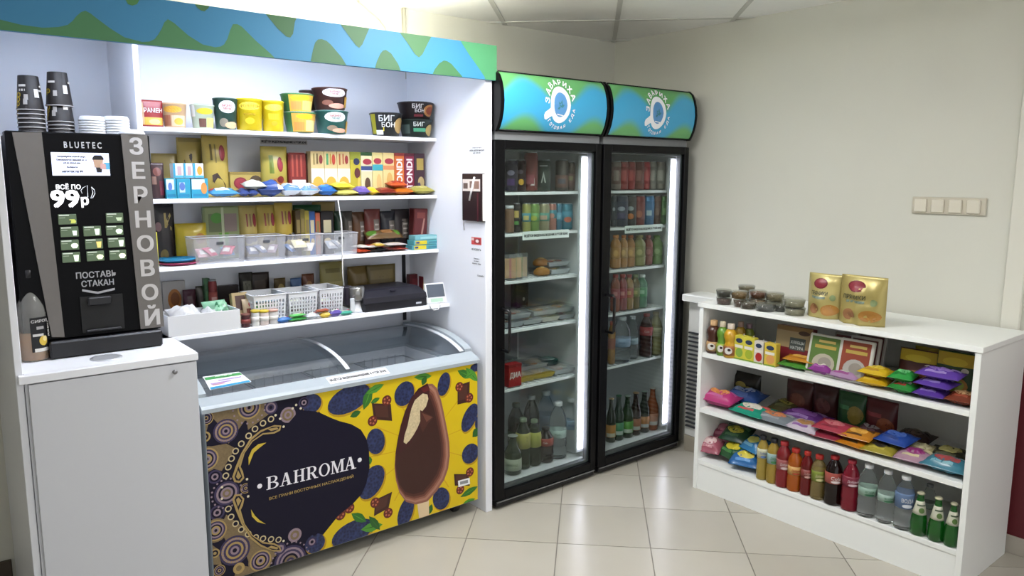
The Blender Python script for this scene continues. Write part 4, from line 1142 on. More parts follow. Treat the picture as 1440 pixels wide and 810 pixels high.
# ================================================================== TOP SHELF: noodle and mash tubs
Z1 = SZ[0]
def tubs(rows):
    for (u0, u1, vt, vb, y, r, col, lid, pr, name, label) in rows:
        loc, w, h = on_shelf(u0, u1, vt, y-.0, Z1)
        if vb:
            zb = at_y((u0+u1)/2, vb, y).z; h = h-(zb-Z1); loc = (loc[0], loc[1], zb)
        R1 = w/2
        tub(name, label, 'tub', (loc[0], y+R1*.0, loc[2]), R1*r, R1*.965, h, col, pr, lid, rz=-.35)
G1 = '#e8d9a6'
LOGO = lambda cu, cv, ru, rv, c, t, tc: [('e', cu, cv, ru, rv, c), ('t', t, cu, cv, rv*.9, tc, 0, ru*1.7)]
loc, w, h = on_shelf(196, 229, 141, 3.10, Z1)
pouch('soup_sachet', 'red soup sachet with yellow noodles, leftmost on the top shelf', 'sachet', loc, w, h, .025, '#9c2a2c', [('r', -.46, .08, .46, .36, '#d9b24a'), ('e', .1, .2, .25, .1, '#efd98a'), ('t', 'РАМЕН', .06, .62, .17, '#f0e8e2', 0, .8), ('r', -.48, .1, -.34, .9, '#d8b48c')], stand=True, seed=3)
tubs([
 (228, 263, 146, None, 3.11, .82, '#d9b48c', '#ece6da', [('e', -.03, .74, .28, .14, '#e0a83a'), ('r', -.46, .08, -.1, .5, '#a86a4e'), ('r', -.06, .08, .36, .5, '#ecc9a8'), ('e', .15, .26, .14, .14, '#e6b24a')], 'mash_tub', 'peach coloured tub with an orange badge beside the red sachet'),
 (268, 302, 148, None, 3.10, .80, '#cfdcc4', '#3b4a48', [('e', .1, .72, .26, .13, '#e3c02c'), ('r', -.1, .06, .12, .42, '#6b4a3e'), ('r', .14, .06, .42, .45, '#e8e07a'), ('r', -.46, .5, -.2, .95, '#e6ebe6')], 'mash_tub', 'pale green tub with a yellow badge left of the dark green tub'),
 (300, 334, 139, None, 3.09, .80, '#2f4f46', '#dfe2dc', [('e', .08, .72, .26, .2, '#e9ece6'), ('t', 'БИЗНЕС', .08, .76, .08, '#b33a3a', 0, .3), ('t', 'МЕНЮ', .08, .66, .07, '#b33a3a', 0, .25), ('e', -.05, .22, .14, .14, '#8a8474'), ('e', .2, .14, .22, .11, '#d8b48c')], 'noodle_tub', 'tall dark green tub with a white cloud logo on the top shelf'),
 (331, 369, 140, None, 3.09, .86, '#e6cc1e', '#f0d84a', [('t', 'РОЛЛТОН', .05, .76, .09, '#a8861a', 0, .5), ('e', .02, .76, .28, .13, '#ecd640'), ('t', 'курица', .02, .5, .08, '#b8961c', 0, .4), ('e', .02, .3, .12, .1, '#d8b81a'), ('r', -.46, .05, -.28, .8, '#d0a81a')], 'noodle_tub', 'wider plain yellow tub right of the dark green tub'),
 (368, 399, 143, None, 3.085, .86, '#ecd224', '#f0d84a', [('e', .04, .78, .3, .11, '#f2e04a'), ('r', -.14, .38, .2, .58, '#d8ba20'), ('e', .04, .26, .1, .08, '#c8a61a')], 'noodle_tub', 'narrower plain yellow tub left of the stacked green tubs'),
 (400, 443, 159, None, 3.09, .80, '#3f7d4e', '#e9e6da', [('r', -.2, .03, .46, .97, '#e0a84a'), ('e', .1, .78, .2, .12, '#e8c81e'), ('r', .12, .08, .4, .6, '#e3d58a'), ('r', -.16, .1, .08, .5, '#d9904a')], 'noodle_tub', 'lower green and orange tub of the stacked pair on the top shelf'),
 (396, 440, 133, 158.4, 3.09, .80, '#3f7d4e', '#e9dcc4', [('r', -.2, .03, .46, .97, '#e2b23e'), ('e', .06, .76, .22, .14, '#e8c81e'), ('r', .1, .08, .4, .6, '#e8d878'), ('r', -.16, .1, .08, .55, '#e09a52')], 'noodle_tub', 'upper green and orange tub of the stacked pair on the top shelf'),
 (444, 488, 157, None, 3.09, .80, '#2f6a62', '#cfd6d2', [('e', .06, .72, .24, .22, '#e4ebe6'), ('t', 'БИЗНЕС', .06, .77, .09, '#b33a3a', 0, .3), ('t', 'МЕНЮ', .06, .66, .08, '#4a7a6a', 0, .3), ('e', -.02, .24, .12, .12, '#8a7a66'), ('e', .16, .14, .18, .1, '#dca88c'), ('r', .34, .06, .46, .55, '#d8a83a')], 'noodle_tub', 'teal tub under the brown tub on the top shelf'),
 (441, 487, 125, 155.2, 3.09, .82, '#4a2b28', '#c9b8ae', [('e', .08, .76, .26, .2, '#e9dfdc'), ('t', 'БИЗНЕС', .08, .8, .09, '#9c3a3a', 0, .3), ('t', 'МЕНЮ', .08, .7, .07, '#9c3a3a', 0, .3), ('e', -.08, .3, .12, .12, '#8a5a4a'), ('e', .14, .16, .2, .12, '#e0a890'), ('r', .32, .1, .46, .6, '#cfa23a')], 'noodle_tub', 'brown tub with white cloud logo on top of the teal tub'),
 (422, 446, 128, 155, 3.19, .84, '#3a2523', '#6b4a44', [('r', -.4, .3, .4, .9, '#4f302c')], 'noodle_tub', 'dark brown tub half hidden behind the stacked tubs'),
 (522, 563, 160, None, 3.10, .78, '#2a2b2c', '#3a3c3a', [('r', -.46, .1, -.3, .95, '#b0aa2a'), ('t', 'БИГ', -.04, .76, .26, '#eef0ec', 0, .4), ('t', 'БОН', .0, .48, .22, '#eef0ec', 0, .4), ('p', [(-.12, .2), (.2, .3), (.2, .48), (-.12, .36)], '#d8cc1e'), ('e', .3, .46, .16, .34, '#caa86a'), ('r', -.3, .05, -.12, .25, '#e0e2da')], 'noodle_bowl', 'black and yellow noodle bowl standing alone left of the stacked bowls'),
 (564, 605, 169, None, 3.10, .80, '#1f2c27', '#31403a', [('t', 'БИГ', .0, .72, .24, '#dfe8e2', 0, .4), ('r', -.12, .3, .16, .5, '#4fa07a'), ('e', .3, .4, .14, .32, '#b8a060'), ('r', -.44, .2, -.2, .7, '#50605a')], 'noodle_bowl', 'lower green and black noodle bowl of the stacked pair'),
 (562, 606, 145, 168.2, 3.10, .78, '#2c2426', '#4a3f40', [('t', 'БИГ', -.02, .74, .26, '#eceaea', 0, .4), ('t', 'БОН', .02, .48, .22, '#eceaea', 0, .4), ('e', .28, .5, .18, .36, '#c98a4a'), ('e', .28, .5, .12, .24, '#9c4a2a'), ('r', -.1, .12, .1, .26, '#7a2a34')], 'noodle_bowl', 'upper brown and black noodle bowl of the stacked pair'),
])
# ================================================================== SECOND SHELF
Z2 = SZ[1]; GOLDP = '#b39a4e'
OV = lambda cu, cv, ru, rv: [('e', cu, cv, ru, rv, '#7a1f2c'), ('e', cu, cv, ru*.8, rv*.8, '#96303c')]
def P2(u0, u1, vt, y, zs): return on_shelf(u0, u1, vt, y, zs)
loc, w, h = P2(214, 252, 216, 3.24, Z2)
pouch('cookie_bag', 'round-topped gold bag behind the blue and white juice boxes', 'bag', loc, w, h, .04, '#a8965a', [('e', -.3, .35, .16, .12, '#6a4a34')], stand=True, seed=5)
loc, w, h = P2(211, 231, 229, 3.09, Z2)
pouch('chocolate_bag', 'narrow dark brown bag at the left end of the second shelf', 'bag', loc, w, h, .03, '#3a2226', [('e', .0, .75, .3, .12, '#7a4a44'), ('r', .1, .1, .45, .5, '#6b2a3a'), ('r', -.4, .4, -.1, .62, '#8a6a5c')], stand=True, seed=6)
loc, w, h = P2(250, 286, 194, 3.225, Z2)
pouch('wafer_pack', 'gold wafer pack with a dark striped wafer, left of the tall gold pack', 'pack', loc, w, h, .04, '#a8924a', [('p', [(-.3, .62), (.0, .74), (.34, .6), (.3, .42), (.02, .36), (-.22, .42)], '#2e2320'), ('r', -.2, .56, .25, .575, '#7a6a5c'), ('r', -.18, .5, .27, .515, '#7a6a5c'), ('e', -.1, .34, .14, .03, '#9c2a34'), ('e', .2, .32, .12, .03, '#9c2a34'), ('r', -.46, .93, .46, .98, '#8a7636')], seed=7)
loc, w, h = P2(285, 321, 191, 3.185, Z2)
pouch('wafer_pack', 'tallest gold wafer pack with an upright dark red oval', 'pack', loc, w, h, .045, '#b8a150', OV(.22, .72, .13, .13)+[('r', -.26, .6, -.18, .86, '#6a5a2c'), ('r', -.08, .56, -.02, .86, '#7a6a34'), ('p', [(-.22, .36), (-.02, .4), (.3, .22), (.38, .1), (.12, .12), (-.2, .26)], '#4a3a34'), ('r', -.4, .03, .4, .09, '#d8c470')], seed=8)
JB = [(231, 246, 251, 272), (246, 266, 251, 272), (266, 291, 251, 272)]
for k, (u0, u1, vt, vb) in enumerate(JB):
    loc, w, h = P2(u0, u1, vt, 3.09+.004*k, Z2)
    carton('wafer_box', ('blue and white wafer box, left of the lower row of three', 'blue wafer box, middle of the lower row of three', 'blue wafer box with an orange picture, right of the lower row')[k], 'box', loc, w*.96, .045, h, '#2f9ab8', [('r', -.46, .45, .3, .95, '#d8e4ea') if k != 1 else ('r', -.3, .3, .1, .8, '#bfd8e4'), ('e', .24, .5, .18, .3, '#e0904a') if k == 2 else ('e', -.1, .6, .2, .2, '#5a7ac0'), ('r', -.4, .08, .4, .22, '#1f7fa6')])
for k, (u0, u1) in enumerate(((242, 257), (257, 270), (270, 285))):
    loc, w, h = P2(u0, u1, 230, 3.095, Z2); zb = Z2+.0735
    zb = at_y((u0+u1)/2, 250.5, 3.095).z
    carton('wafer_box', ('white wafer box, left of the upper row of three', 'white wafer box with a blue edge, middle of the upper row', 'white wafer box with an orange picture, right of the upper row')[k], 'box', (loc[0], loc[1], zb+.0008), w*.96, .045, h-(zb-Z2), '#e0e3e8', [('r', -.5, 0, -.3, 1, '#3aa0c4'), ('e', .12, .5, .26, .3, '#e6a03a') if k == 2 else ('r', -.1, .2, .3, .8, '#c4a8ac'), ('r', -.4, .02, .5, .16, '#4fb0d0')])
loc, w, h = P2(321, 369, 242, 3.20, Z2)
carton('wafer_box', 'low gold carton with a red oval beside the tall gold packs', 'carton', loc, w, .05, h, '#b39c52', OV(-.2, .55, .2, .24)+[('e', .24, .55, .2, .32, '#4a3a26'), ('r', -.5, .9, .5, 1, '#8f7a3a')])
loc, w, h = P2(367, 404, 206, 3.17, Z2)
pouch('cookie_pack', 'gold cookie pack under the black lettered notice', 'pack', loc, w, h, .05, '#b0a04c', OV(.16, .64, .12, .15)+[('r', -.26, .46, -.1, .82, '#6a7a2c'), ('e', .06, .22, .36, .16, '#c08a4a'), ('e', -.1, .28, .1, .06, '#7a3a1e'), ('e', .16, .34, .14, .07, '#7a2420'), ('r', -.45, .02, .45, .1, '#e3d9a4')], seed=9)
loc, w, h = P2(404, 429, 215, 3.17, Z2)
carton('stick_pack', 'dark red and white stick pack beside the gold cookie pack', 'pack', loc, w, .04, h, '#7a2420', [('r', -.34, .45, -.24, .95, '#a84a3c'), ('r', -.1, .45, 0, .95, '#a84a3c'), ('r', .14, .45, .24, .95, '#a84a3c'), ('r', -.34, .02, .42, .38, '#d8d2cc')], bev=.006)
loc, w, h = P2(428, 436, 216, 3.18, Z2)
carton('stick_pack', 'narrow dark brown box right of the red stick pack', 'box', loc, w, .04, h, '#3d2a1e', [('r', -.3, .3, .3, .7, '#5a3a2a')])
WHEAT = [('r', -.5, .0, .5, .3, '#d8a83e'), ('e', 0, .3, .42, .12, '#cf9a34'), ('r', -.5, .3, .5, .62, '#dcd4c0'), ('e', 0, .28, .4, .16, '#d4a540')]
row = [
 (434, 453, '#c9b27c', WHEAT+[('r', -.34, .7, -.22, .95, '#8a7a4a'), ('e', .24, .82, .14, .1, '#7a2a2a'), ('r', -.1, .72, .02, .95, '#6b5a38')], 'wafer_box', 'beige wafer carton, first of the three with wheat pictures'),
 (453, 471, '#cdb680', WHEAT+[('r', -.36, .7, -.2, .95, '#4a8a5a'), ('e', .22, .82, .14, .12, '#b04030'), ('r', -.08, .72, .02, .95, '#b08a3a')], 'wafer_box', 'beige wafer carton with a green mark, second with wheat pictures'),
 (471, 489, '#cdb680', WHEAT+[('r', -.38, .7, -.26, .95, '#a05a34'), ('e', .22, .82, .14, .1, '#8a3030'), ('r', -.1, .72, 0, .95, '#a0503a')], 'wafer_box', 'beige wafer carton, third with wheat pictures'),
 (489, 504, '#b8aa34', [('r', -.5, .82, .5, 1, '#8a8f2c'), ('e', .1, .78, .3, .08, '#2a3050'), ('e', .15, .52, .28, .12, '#5a2c30'), ('p', [(.2, .42), (.45, .4), (.4, .1), (.1, .05)], '#d8c05a')], 'cookie_box', 'yellow green cookie carton with a dark berry picture'),
 (504, 520, '#d8cfa6', [('r', -.5, .92, .5, 1, '#2f5a34'), ('e', .06, .78, .4, .07, '#9c3040'), ('r', -.5, .58, .5, .68, '#3a4a78'), ('e', .06, .26, .26, .16, '#5a4434'), ('r', -.5, .56, .5, .585, '#dcdcd8')], 'cookie_box', 'cream cookie carton with a navy stripe and dark cookie'),
 (520, 535, '#dccb8c', [('e', 0, .8, .38, .07, '#9c3040'), ('r', -.5, .58, .5, .72, '#3fa0ac'), ('e', .1, .3, .24, .2, '#d8b474')], 'cookie_box', 'cream cookie carton with a turquoise stripe'),
 (535, 551, '#e0c98a', [('e', .04, .8, .4, .07, '#9c3040'), ('r', -.5, .6, .5, .7, '#d08a5a'), ('e', .06, .32, .28, .22, '#d0a860')], 'cookie_box', 'cream cookie carton with an orange stripe beside the orange box'),
 (551, 565, '#c7672a', [('t', 'TONDI', 0, .5, .62, '#f0e6e0', 1, .8, .03), ('r', -.5, .93, .5, 1, '#8a2a2a')], 'cookie_box', 'orange carton with white upright lettering'),
 (565, 579, '#7d1f3a', [('t', 'TONDI', 0, .5, .62, '#f0e4e8', 1, .8, .03), ('r', -.5, .93, .5, 1, '#5a1628')], 'cookie_box', 'magenta carton with white upright lettering'),
 (579, 594, '#3c2430', [('r', -.3, .6, .35, .88, '#a89248'), ('e', .1, .3, .3, .14, '#b09a6a'), ('e', -.1, .2, .16, .1, '#4a3a5a'), ('r', -.4, .04, .4, .12, '#7a8a3a')], 'cookie_box', 'dark carton with a gold patch at the right end of the row')]
for k, (u0, u1, c, pr, n, lb_) in enumerate(row):
    loc, w, h = P2(u0, u1, 213+.35*k, 3.15, Z2)
    carton(n, lb_, 'carton', loc, w*.97, .05, h, c, pr)
FB = [  # small bags lying along the shelf front: u0, u1, base lift, t, y, colour, print, label
 (295, 337, 0, .032, '#4a8fc0', [('r', -.3, .2, .2, .6, '#d8e4ee'), ('e', -.36, .6, .1, .2, '#c04a3a'), ('r', .26, .3, .42, .8, '#7ab8d8')], 'light blue bag with a white patch at the left of the shelf front'),
 (336, 350, 0, .03, '#35457a', [('e', 0, .5, .3, .3, '#4a5c94')], 'small navy bag between the light blue bag and the next navy bag'),
 (350, 364, 0, .032, '#2f3f74', [('e', 0, .5, .3, .25, '#5568a0')], 'small navy bag right of another small navy bag'),
 (344, 374, .026, .036, '#cfd2c8', [('e', 0, .5, .3, .3, '#e0e2da')], 'pale crumpled bag lying on the navy bags'),
 (362, 399, 0, .06, '#24407e', [('r', -.2, .2, .3, .6, '#2f4f94'), ('r', .25, .02, .45, .2, '#d0d4e0')], 'large dark blue bag in the middle of the shelf front'),
 (396, 424, 0, .05, '#dfe3e6', [('r', -.46, .02, .46, .3, '#4a78b0'), ('r', -.4, .3, -.1, .6, '#b8bcc0')], 'white bag with a blue lower edge beside the dark blue bag'),
 (422, 452, 0, .048, '#e4e6e8', [('r', -.46, .02, .3, .28, '#5a86b8'), ('r', .0, .05, .4, .25, '#8a8478')], 'white bag with blue corner next to the bright blue bag'),
 (448, 474, 0, .042, '#1f5c9c', [('r', -.2, .3, .4, .7, '#2f74b8'), ('e', -.2, .4, .14, .2, '#3f8ac8')], 'bright blue bag left of the yellow bags'),
 (470, 502, .0, .026, '#d8cf6a', [('e', 0, .5, .3, .3, '#e6e09a')], 'lower pale yellow bag on the shelf front'),
 (470, 497, .027, .026, '#d9cc38', [('r', -.3, .3, .2, .6, '#e8e070')], 'upper bright yellow bag on the shelf front'),
 (502, 521, 0, .034, '#6d5aa6', [('e', 0, .5, .3, .3, '#8a78bc')], 'purple bag on the shelf front'),
 (519, 532, 0, .03, '#dcb82c', [('r', -.3, .3, .3, .6, '#e8cc50')], 'small yellow bag right of the purple bag'),
 (530, 560, 0, .028, '#7c2a20', [('r', -.3, .2, .3, .5, '#9c4a34')], 'red brown bag on the shelf front'),
 (552, 582, 0, .03, '#c8701f', [('r', -.3, .2, .3, .5, '#dc8c3a')], 'lower orange bag on the shelf front'),
 (548, 572, .031, .028, '#c4582a', [('r', -.3, .2, .3, .5, '#a8301f')], 'upper orange bag with a red patch on the shelf front'),
 (580, 613, 0, .034, '#a8a04a', [('e', 0, .5, .34, .3, '#c4be70'), ('r', -.3, .7, .3, .9, '#7a8a3c')], 'yellow green bag at the right end of the shelf front')]
for k, (u0, u1, lift, t, c, pr, lb_) in enumerate(FB):
    a, b = at_y(u0, 266, 3.07), at_y(u1, 266, 3.07)
    pouch('snack_bag', lb_, 'snack bag', ((a.x+b.x)/2, 3.058, Z2+t/2+lift+.001), b.x-a.x, .075, t, c, pr, rx=LIE+.15, rz=random.Random(k).uniform(-.12, .12), seed=20+k, cr=.09, wr=.16)

# ================================================================== THIRD SHELF
Z3 = SZ[2]
loc, w, h = P2(216, 246, 287, 3.20, Z3)
pouch('coffee_bag', 'black bag with gold figures at the left of the third shelf', 'bag', loc, w, h, .045, '#1c1618', [('r', .0, .6, .1, .85, '#b09a5a'), ('p', [(.05, .7), (.3, .85), (.34, .8), (.1, .64)], '#b8a468'), ('p', [(.05, .62), (.32, .55), (.34, .6), (.08, .7)], '#a08a4c'), ('e', -.3, .62, .14, .08, '#8a6a6a'), ('e', -.1, .14, .2, .1, '#6a5a28')], stand=True, seed=41)
loc, w, h = P2(247, 291, 314, 3.19, Z3)
pouch('noodle_pack', 'plain yellow pack leaning beside the black bag', 'pack', loc, w, h, .04, '#b5a01e', [('e', .26, .6, .18, .14, '#a8722a')], seed=42)
loc, w, h = P2(286, 338, 290, 3.215, Z3)
carton('nut_tray', 'green framed tray of nuts with four windows on the third shelf', 'tray', loc, w, .03, h, '#8e9a6a', [('r', -.38, .1, -.04, .44, '#6e6a58'), ('r', .04, .1, .38, .44, '#7a6c62'), ('r', -.38, .52, -.04, .86, '#6a7450'), ('r', .04, .52, .38, .86, '#8a7a74'), ('e', -.16, .78, .16, .1, '#4a8a2c'), ('r', -.12, .2, .14, .5, '#5f9a34'), ('r', -.04, .02, .03, .98, '#b8c29c')], bev=.006)
for k, (u0, u1, vt) in enumerate(((336, 364, 289), (361, 390, 288), (386, 413, 285))):
    loc, w, h = P2(u0, u1, vt, 3.20-.012*k, Z3)
    pouch('gingerbread_pack', ('gold pack with a red oval, left of three in a row', 'gold pack with a red oval, middle of three in a row', 'gold pack with a red oval, right of three and tallest')[k], 'pack', loc, w*.95, h, .045, ('#b3a05a', '#b09a48', '#b89f46')[k], OV(.24, .72, .1, .13)+[('r', -.2, .6, -.12, .84, '#8a3a34'), ('r', -.02, .6, .06, .84, '#8a6a3c'), ('e', -.1, .34, .2, .07, '#3a2a22'), ('e', .22, .36, .14, .06, '#3a2a22')], seed=44+k)
bars = [(412, 420, 296, '#4a3a1e'), (419, 426, 294, '#7a7030'), (425, 432, 296, '#a89a3c'), (431, 440, 297, '#2f5a9c'), (440, 447, 299, '#c0664a'), (447, 466, 297, '#1c1a20')]
for k, (u0, u1, vt, c) in enumerate(bars):
    loc, w, h = P2(u0, u1, vt, 3.17, Z3)
    carton('bar_box', ('brown', 'olive', 'gold', 'blue', 'coral', 'wide black')[k]+' upright bar box in the group under the green bag', 'box', loc, w*.94, .06, h, c, [('r', -.3, .5, .3, .8, '#c9c0a0' if k in (3, 5) else '#8a7a4a'), ('e', 0, .3, .3, .08, '#b09a6a')])
loc, w, h = P2(413, 452, 288, 3.235, Z3)
pouch('chip_bag', 'dark green bag standing behind the upright bar boxes', 'bag', loc, w, h, .035, '#1f5a34', [('r', -.4, .5, .2, .6, '#cfe0d0')], seed=51)
loc, w, h = P2(440, 472, 284, 3.245, Z3)
pouch('wafer_pack', 'tan pack standing behind the black bar box', 'pack', loc, w, h, .03, '#a08a54', [('r', .1, .3, .4, .7, '#8a7040')], seed=52)
dk = [(470, 482, 297, '#1f3a2a'), (480, 496, 297, '#3a3630'), (494, 514, 298, '#5a3a20'), (512, 535, 294, '#6a2f2a'), (534, 556, 297, '#23242c'), (550, 576, 294, '#2a2224')]
for k, (u0, u1, vt, c) in enumerate(dk):
    loc, w, h = P2(u0, u1, vt, 3.19+.008*(k % 3), Z3)
    pouch('chocolate_pack', ('dark green', 'dark olive', 'tan brown', 'dark red', 'navy black', 'brown black')[k]+' upright chocolate pack in the dark row on the third shelf', 'pack', loc, w*.96, h, .035, c, [('r', .0, .25, .4, .75, '#6a625c'), ('r', .06, .6, .34, .64, '#a8a09a'), ('r', .06, .48, .34, .52, '#a8a09a'), ('r', .06, .36, .34, .40, '#a8a09a')], seed=60+k)
loc, w, h = P2(577, 596, 293, 3.14, Z3)
carton('biscuit_box', 'dark red leaning box at the right end of the third shelf', 'box', loc, w, .05, h, '#5a1f20', [('p', [(-.1, .1), (.05, .1), (.3, .75), (.2, .78)], '#a87a70'), ('r', -.3, .75, .3, .9, '#7a3a34')], ry=.05, bev=.004)
# clear bins
def clear_bin(u0, u1, vt, vb, label, cont, depth=.11):
    ya = 3.052
    a, b = at_y(u0, (vt+vb)/2, ya), at_y(u1, (vt+vb)/2, ya)
    h = at_y((u0+u1)/2, vt, ya).z-Z3; w = b.x-a.x-.003; xc = (a.x+b.x)/2
    bn = thing('clear_bin', label, 'bin', (xc, ya+depth/2, Z3+.0005), 0, 'clear plastic bins on the third shelf')
    m = M('#e8eaf2', .2, alpha=.17); t = .002; k = .93
    W0, W1, D0, D1 = w*k/2, w/2, depth*k/2, depth/2
    def wall(p, q, name):      # p, q bottom corners with matching top corners
        (x0, y0), (x1, y1) = p, q
        s = W1/W0
        vs = [(x0, y0, 0), (x1, y1, 0), (x1*s, y1*s, h), (x0*s, y0*s, h)]
        vs += [(x*.97, y*.97, z) for x, y, z in vs]
        MB().add(vs, [(0, 1, 2, 3), (7, 6, 5, 4), (3, 2, 6, 7), (0, 4, 5, 1), (0, 3, 7, 4), (1, 5, 6, 2)], m).build(name, bn)
    wall((-W0, -D0), (W0, -D0), 'front_wall'); wall((W0, D0), (-W0, D0), 'back_wall'); wall((-W0, D0), (-W0, -D0), 'side_wall'); wall((W0, -D0), (W0, D0), 'side_wall')
    MB().box(-W0*.98, W0*.98, -D0*.98, D0*.98, .0005, .003, m).build('base', bn)
    MB().tube([(-W1, -D1-.001, h), (W1, -D1-.001, h), (W1, D1, h), (-W1, D1, h), (-W1, -D1-.001, h)], .0022, M('#e6e8ee', .25, alpha=.7), 6).build('rim', bn)
    hz = h*.78
    yy = -(D0+(D1-D0)*.78)-.0012
    MB().box(-.014, .014, yy-.0012, yy, hz-.0055, hz+.0055, M('#4a4c50', .5), .0005).build('hand_hole', bn)
    for j, (fx, fy, fz, c, sz, cn) in enumerate(cont):
        pouch('snack_packet', cn+' packet in the '+label.split(',')[0], 'packet', (xc+fx*w*.34, ya+depth*.5+fy*depth*.2, Z3+.02+fz*h*.4), sz, .05, .018, c, [('r', -.3, .2, .3, .6, '#e0dcd6')], rx=-.9, rz=.9*math.sin(j*2.1), group='packets in the clear bins', seed=80+j)
    return bn
def mini(label_list): return label_list
BINS = [
 (272, 346, 334, 367, 'first clear bin from the left, with pink packets', [(-.7, -.5, .1, '#c9a0a4', .05, 'dusty rose'), (-.1, -.3, .2, '#b84a64', .055, 'small crimson'), (.5, -.4, .25, '#b84a60', .05, 'right hand crimson'), (.8, .2, .1, '#7a9ac8', .045, 'light blue'), (0, .5, .1, '#d8c4c0', .05, 'beige')]),
 (346, 403, 332, 364, 'second clear bin from the left, with grey blue packets', [(-.6, -.3, .1, '#5a6078', .045, 'slate'), (.2, -.3, .2, '#6a7088', .05, 'grey blue'), (.7, .3, .1, '#a08a94', .04, 'mauve')]),
 (403, 456, 330, 360, 'third clear bin from the left, with a cream packet', [(.0, -.3, .5, '#e0d6a8', .06, 'cream'), (-.5, .2, .1, '#4a6a9c', .045, 'denim blue'), (.5, -.2, .1, '#d8cfc0', .04, 'bone white')]),
 (456, 504, 328, 357, 'fourth clear bin from the left, with pale packets', [(-.3, -.3, .2, '#aeb4bc', .045, 'pale grey'), (.4, 0, .3, '#8a909a', .045, 'mid grey')])]
for b_ in BINS: clear_bin(*b_)
# two plastic plates in a bag
a = at_y(255, 364, 3.075)
tag(put(MB().lathe([(.001, 0), (.06, 0), (.075, .008), (.076, .012), (.06, .006), (.001, .005)], 28, M('#a0305a', .25)).build('plate'), (a.x, 3.115, Z3+.0005)), 'magenta plastic plate lying under the blue plate', 'plate')
tag(put(MB().lathe([(.001, 0), (.056, 0), (.07, .008), (.071, .014), (.056, .006), (.001, .005)], 28, M('#2a90c0', .2)).build('plate'), (a.x-.006, 3.112, Z3+.013)), 'bright blue plastic plate on the magenta plate', 'plate')
loc, w, h = P2(220, 224.5, 327, 3.03, Z3)
carton('yellow_card', 'thin yellow card standing at the left end of the third shelf', 'card', (loc[0], 3.055, loc[2]), w, .012, h, '#d8d040', [('r', -.3, .1, .3, .3, '#b8b030')])
# candy bars in front
CB = [(503, 520, '#b8401f', 0, .02, 'orange red candy bar beside the fourth clear bin'), (509, 522, '#e0dcd4', .021, .014, 'white candy bar on the orange red bar'), (519, 533, '#2a2422', 0, .018, 'black candy bar next to the orange red bar'), (527, 540, '#d8b44a', .024, .016, 'yellow candy bar on the dark bars'), (531, 547, '#1f2026', 0, .024, 'large black candy bar in the middle of the front'), (545, 560, '#5a2420', 0, .022, 'dark red candy bar in front of the dark packs'), (552, 572, '#8a3a30', 0, .018, 'brick red candy bar left of the teal packs'), (545, 571, '#d8ccc8', .024, .012, 'white and pink candy bar lying on the red bars'), (517, 537, '#cfc8c0', .02, .012, 'pale candy bar lying across the black bar')]
for k, (u0, u1, c, lift, t, lb_) in enumerate(CB):
    a, b = at_y(u0, 350, 3.06), at_y(u1, 350, 3.06)
    pouch('candy_bar', lb_, 'candy bar', ((a.x+b.x)/2, 3.05+.004*(k % 3), Z3+t/2+lift+.0008), b.x-a.x, .085, t, c, [('r', -.3, .25, .3, .6, '#e8dcc0' if k % 2 else '#c03a2a'), ('e', .1, .7, .2, .1, '#d0a04a')], rx=LIE, rz=.25*math.sin(k*1.7), seed=100+k, cr=.1)
a, b, c_ = at_y(516, 336, 3.15), at_y(566, 329, 3.15), 0
pouch('candy_bag', 'green and brown bag lying in front of the dark chocolate row', 'bag', ((a.x+b.x)/2, 3.14, Z3+.055), b.x-a.x, .06, .04, '#6a5030', [('e', -.36, .5, .12, .3, '#5a8a30'), ('e', .36, .5, .1, .3, '#6a9a3a'), ('r', -.1, .3, .2, .7, '#a07040')], rx=LIE+.6, seed=120)
for k in range(3):
    a, b = at_y(577+2*k, 347-6*k, 3.07), at_y(618, 345-6*k, 3.07)
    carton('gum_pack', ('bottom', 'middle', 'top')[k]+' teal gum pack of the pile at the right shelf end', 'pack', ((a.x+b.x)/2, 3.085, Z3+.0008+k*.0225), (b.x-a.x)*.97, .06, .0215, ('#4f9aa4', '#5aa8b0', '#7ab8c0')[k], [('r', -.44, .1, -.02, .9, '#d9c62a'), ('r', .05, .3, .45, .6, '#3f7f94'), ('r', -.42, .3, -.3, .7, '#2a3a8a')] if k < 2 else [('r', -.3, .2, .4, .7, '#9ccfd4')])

# ================================================================== FOURTH SHELF
Z4 = SZ[3]; Y4 = 2.955
a, b = at_y(236, 455, Y4), at_y(338, 450, Y4)
ob = thing('open_box', 'open white box with crumpled paper at the left of the lowest shelf', 'box', ((a.x+b.x)/2, Y4+.07, Z4+.0005))
w = b.x-a.x; h = .078; bw = M('#e6e8ea', .5)
MB().box(-w/2, w/2, -.07, -.066, 0, h, bw, .001).build('front_wall', ob); MB().box(-w/2, w/2, .066, .07, 0, h, bw, .001).build('back_wall', ob)
MB().box(-w/2, -w/2+.004, -.066, .066, 0, h, bw, .001).build('side_wall', ob); MB().box(w/2-.004, w/2, -.066, .066, 0, h, bw, .001).build('side_wall', ob); MB().box(-w/2+.004, w/2-.004, -.066, .066, 0, .003, bw).build('base', ob)
xc = (a.x+b.x)/2
pouch('paper_roll', 'crumpled white paper lying in the open white box', 'paper', (xc-.03, Y4+.08, Z4+.035), .12, .09, .07, '#e2e2e4', (), rx=-1.0, rz=.3, seed=131, wr=.4, rough=.7)
pouch('tissue_pack', 'white tissue pack on the right in the open box', 'pack', (xc+.05, Y4+.07, Z4+.045), .09, .07, .05, '#dcdfe2', (), rx=-1.2, rz=-.3, seed=132, wr=.4, rough=.6)
a = at_y(312, 434, 3.02)
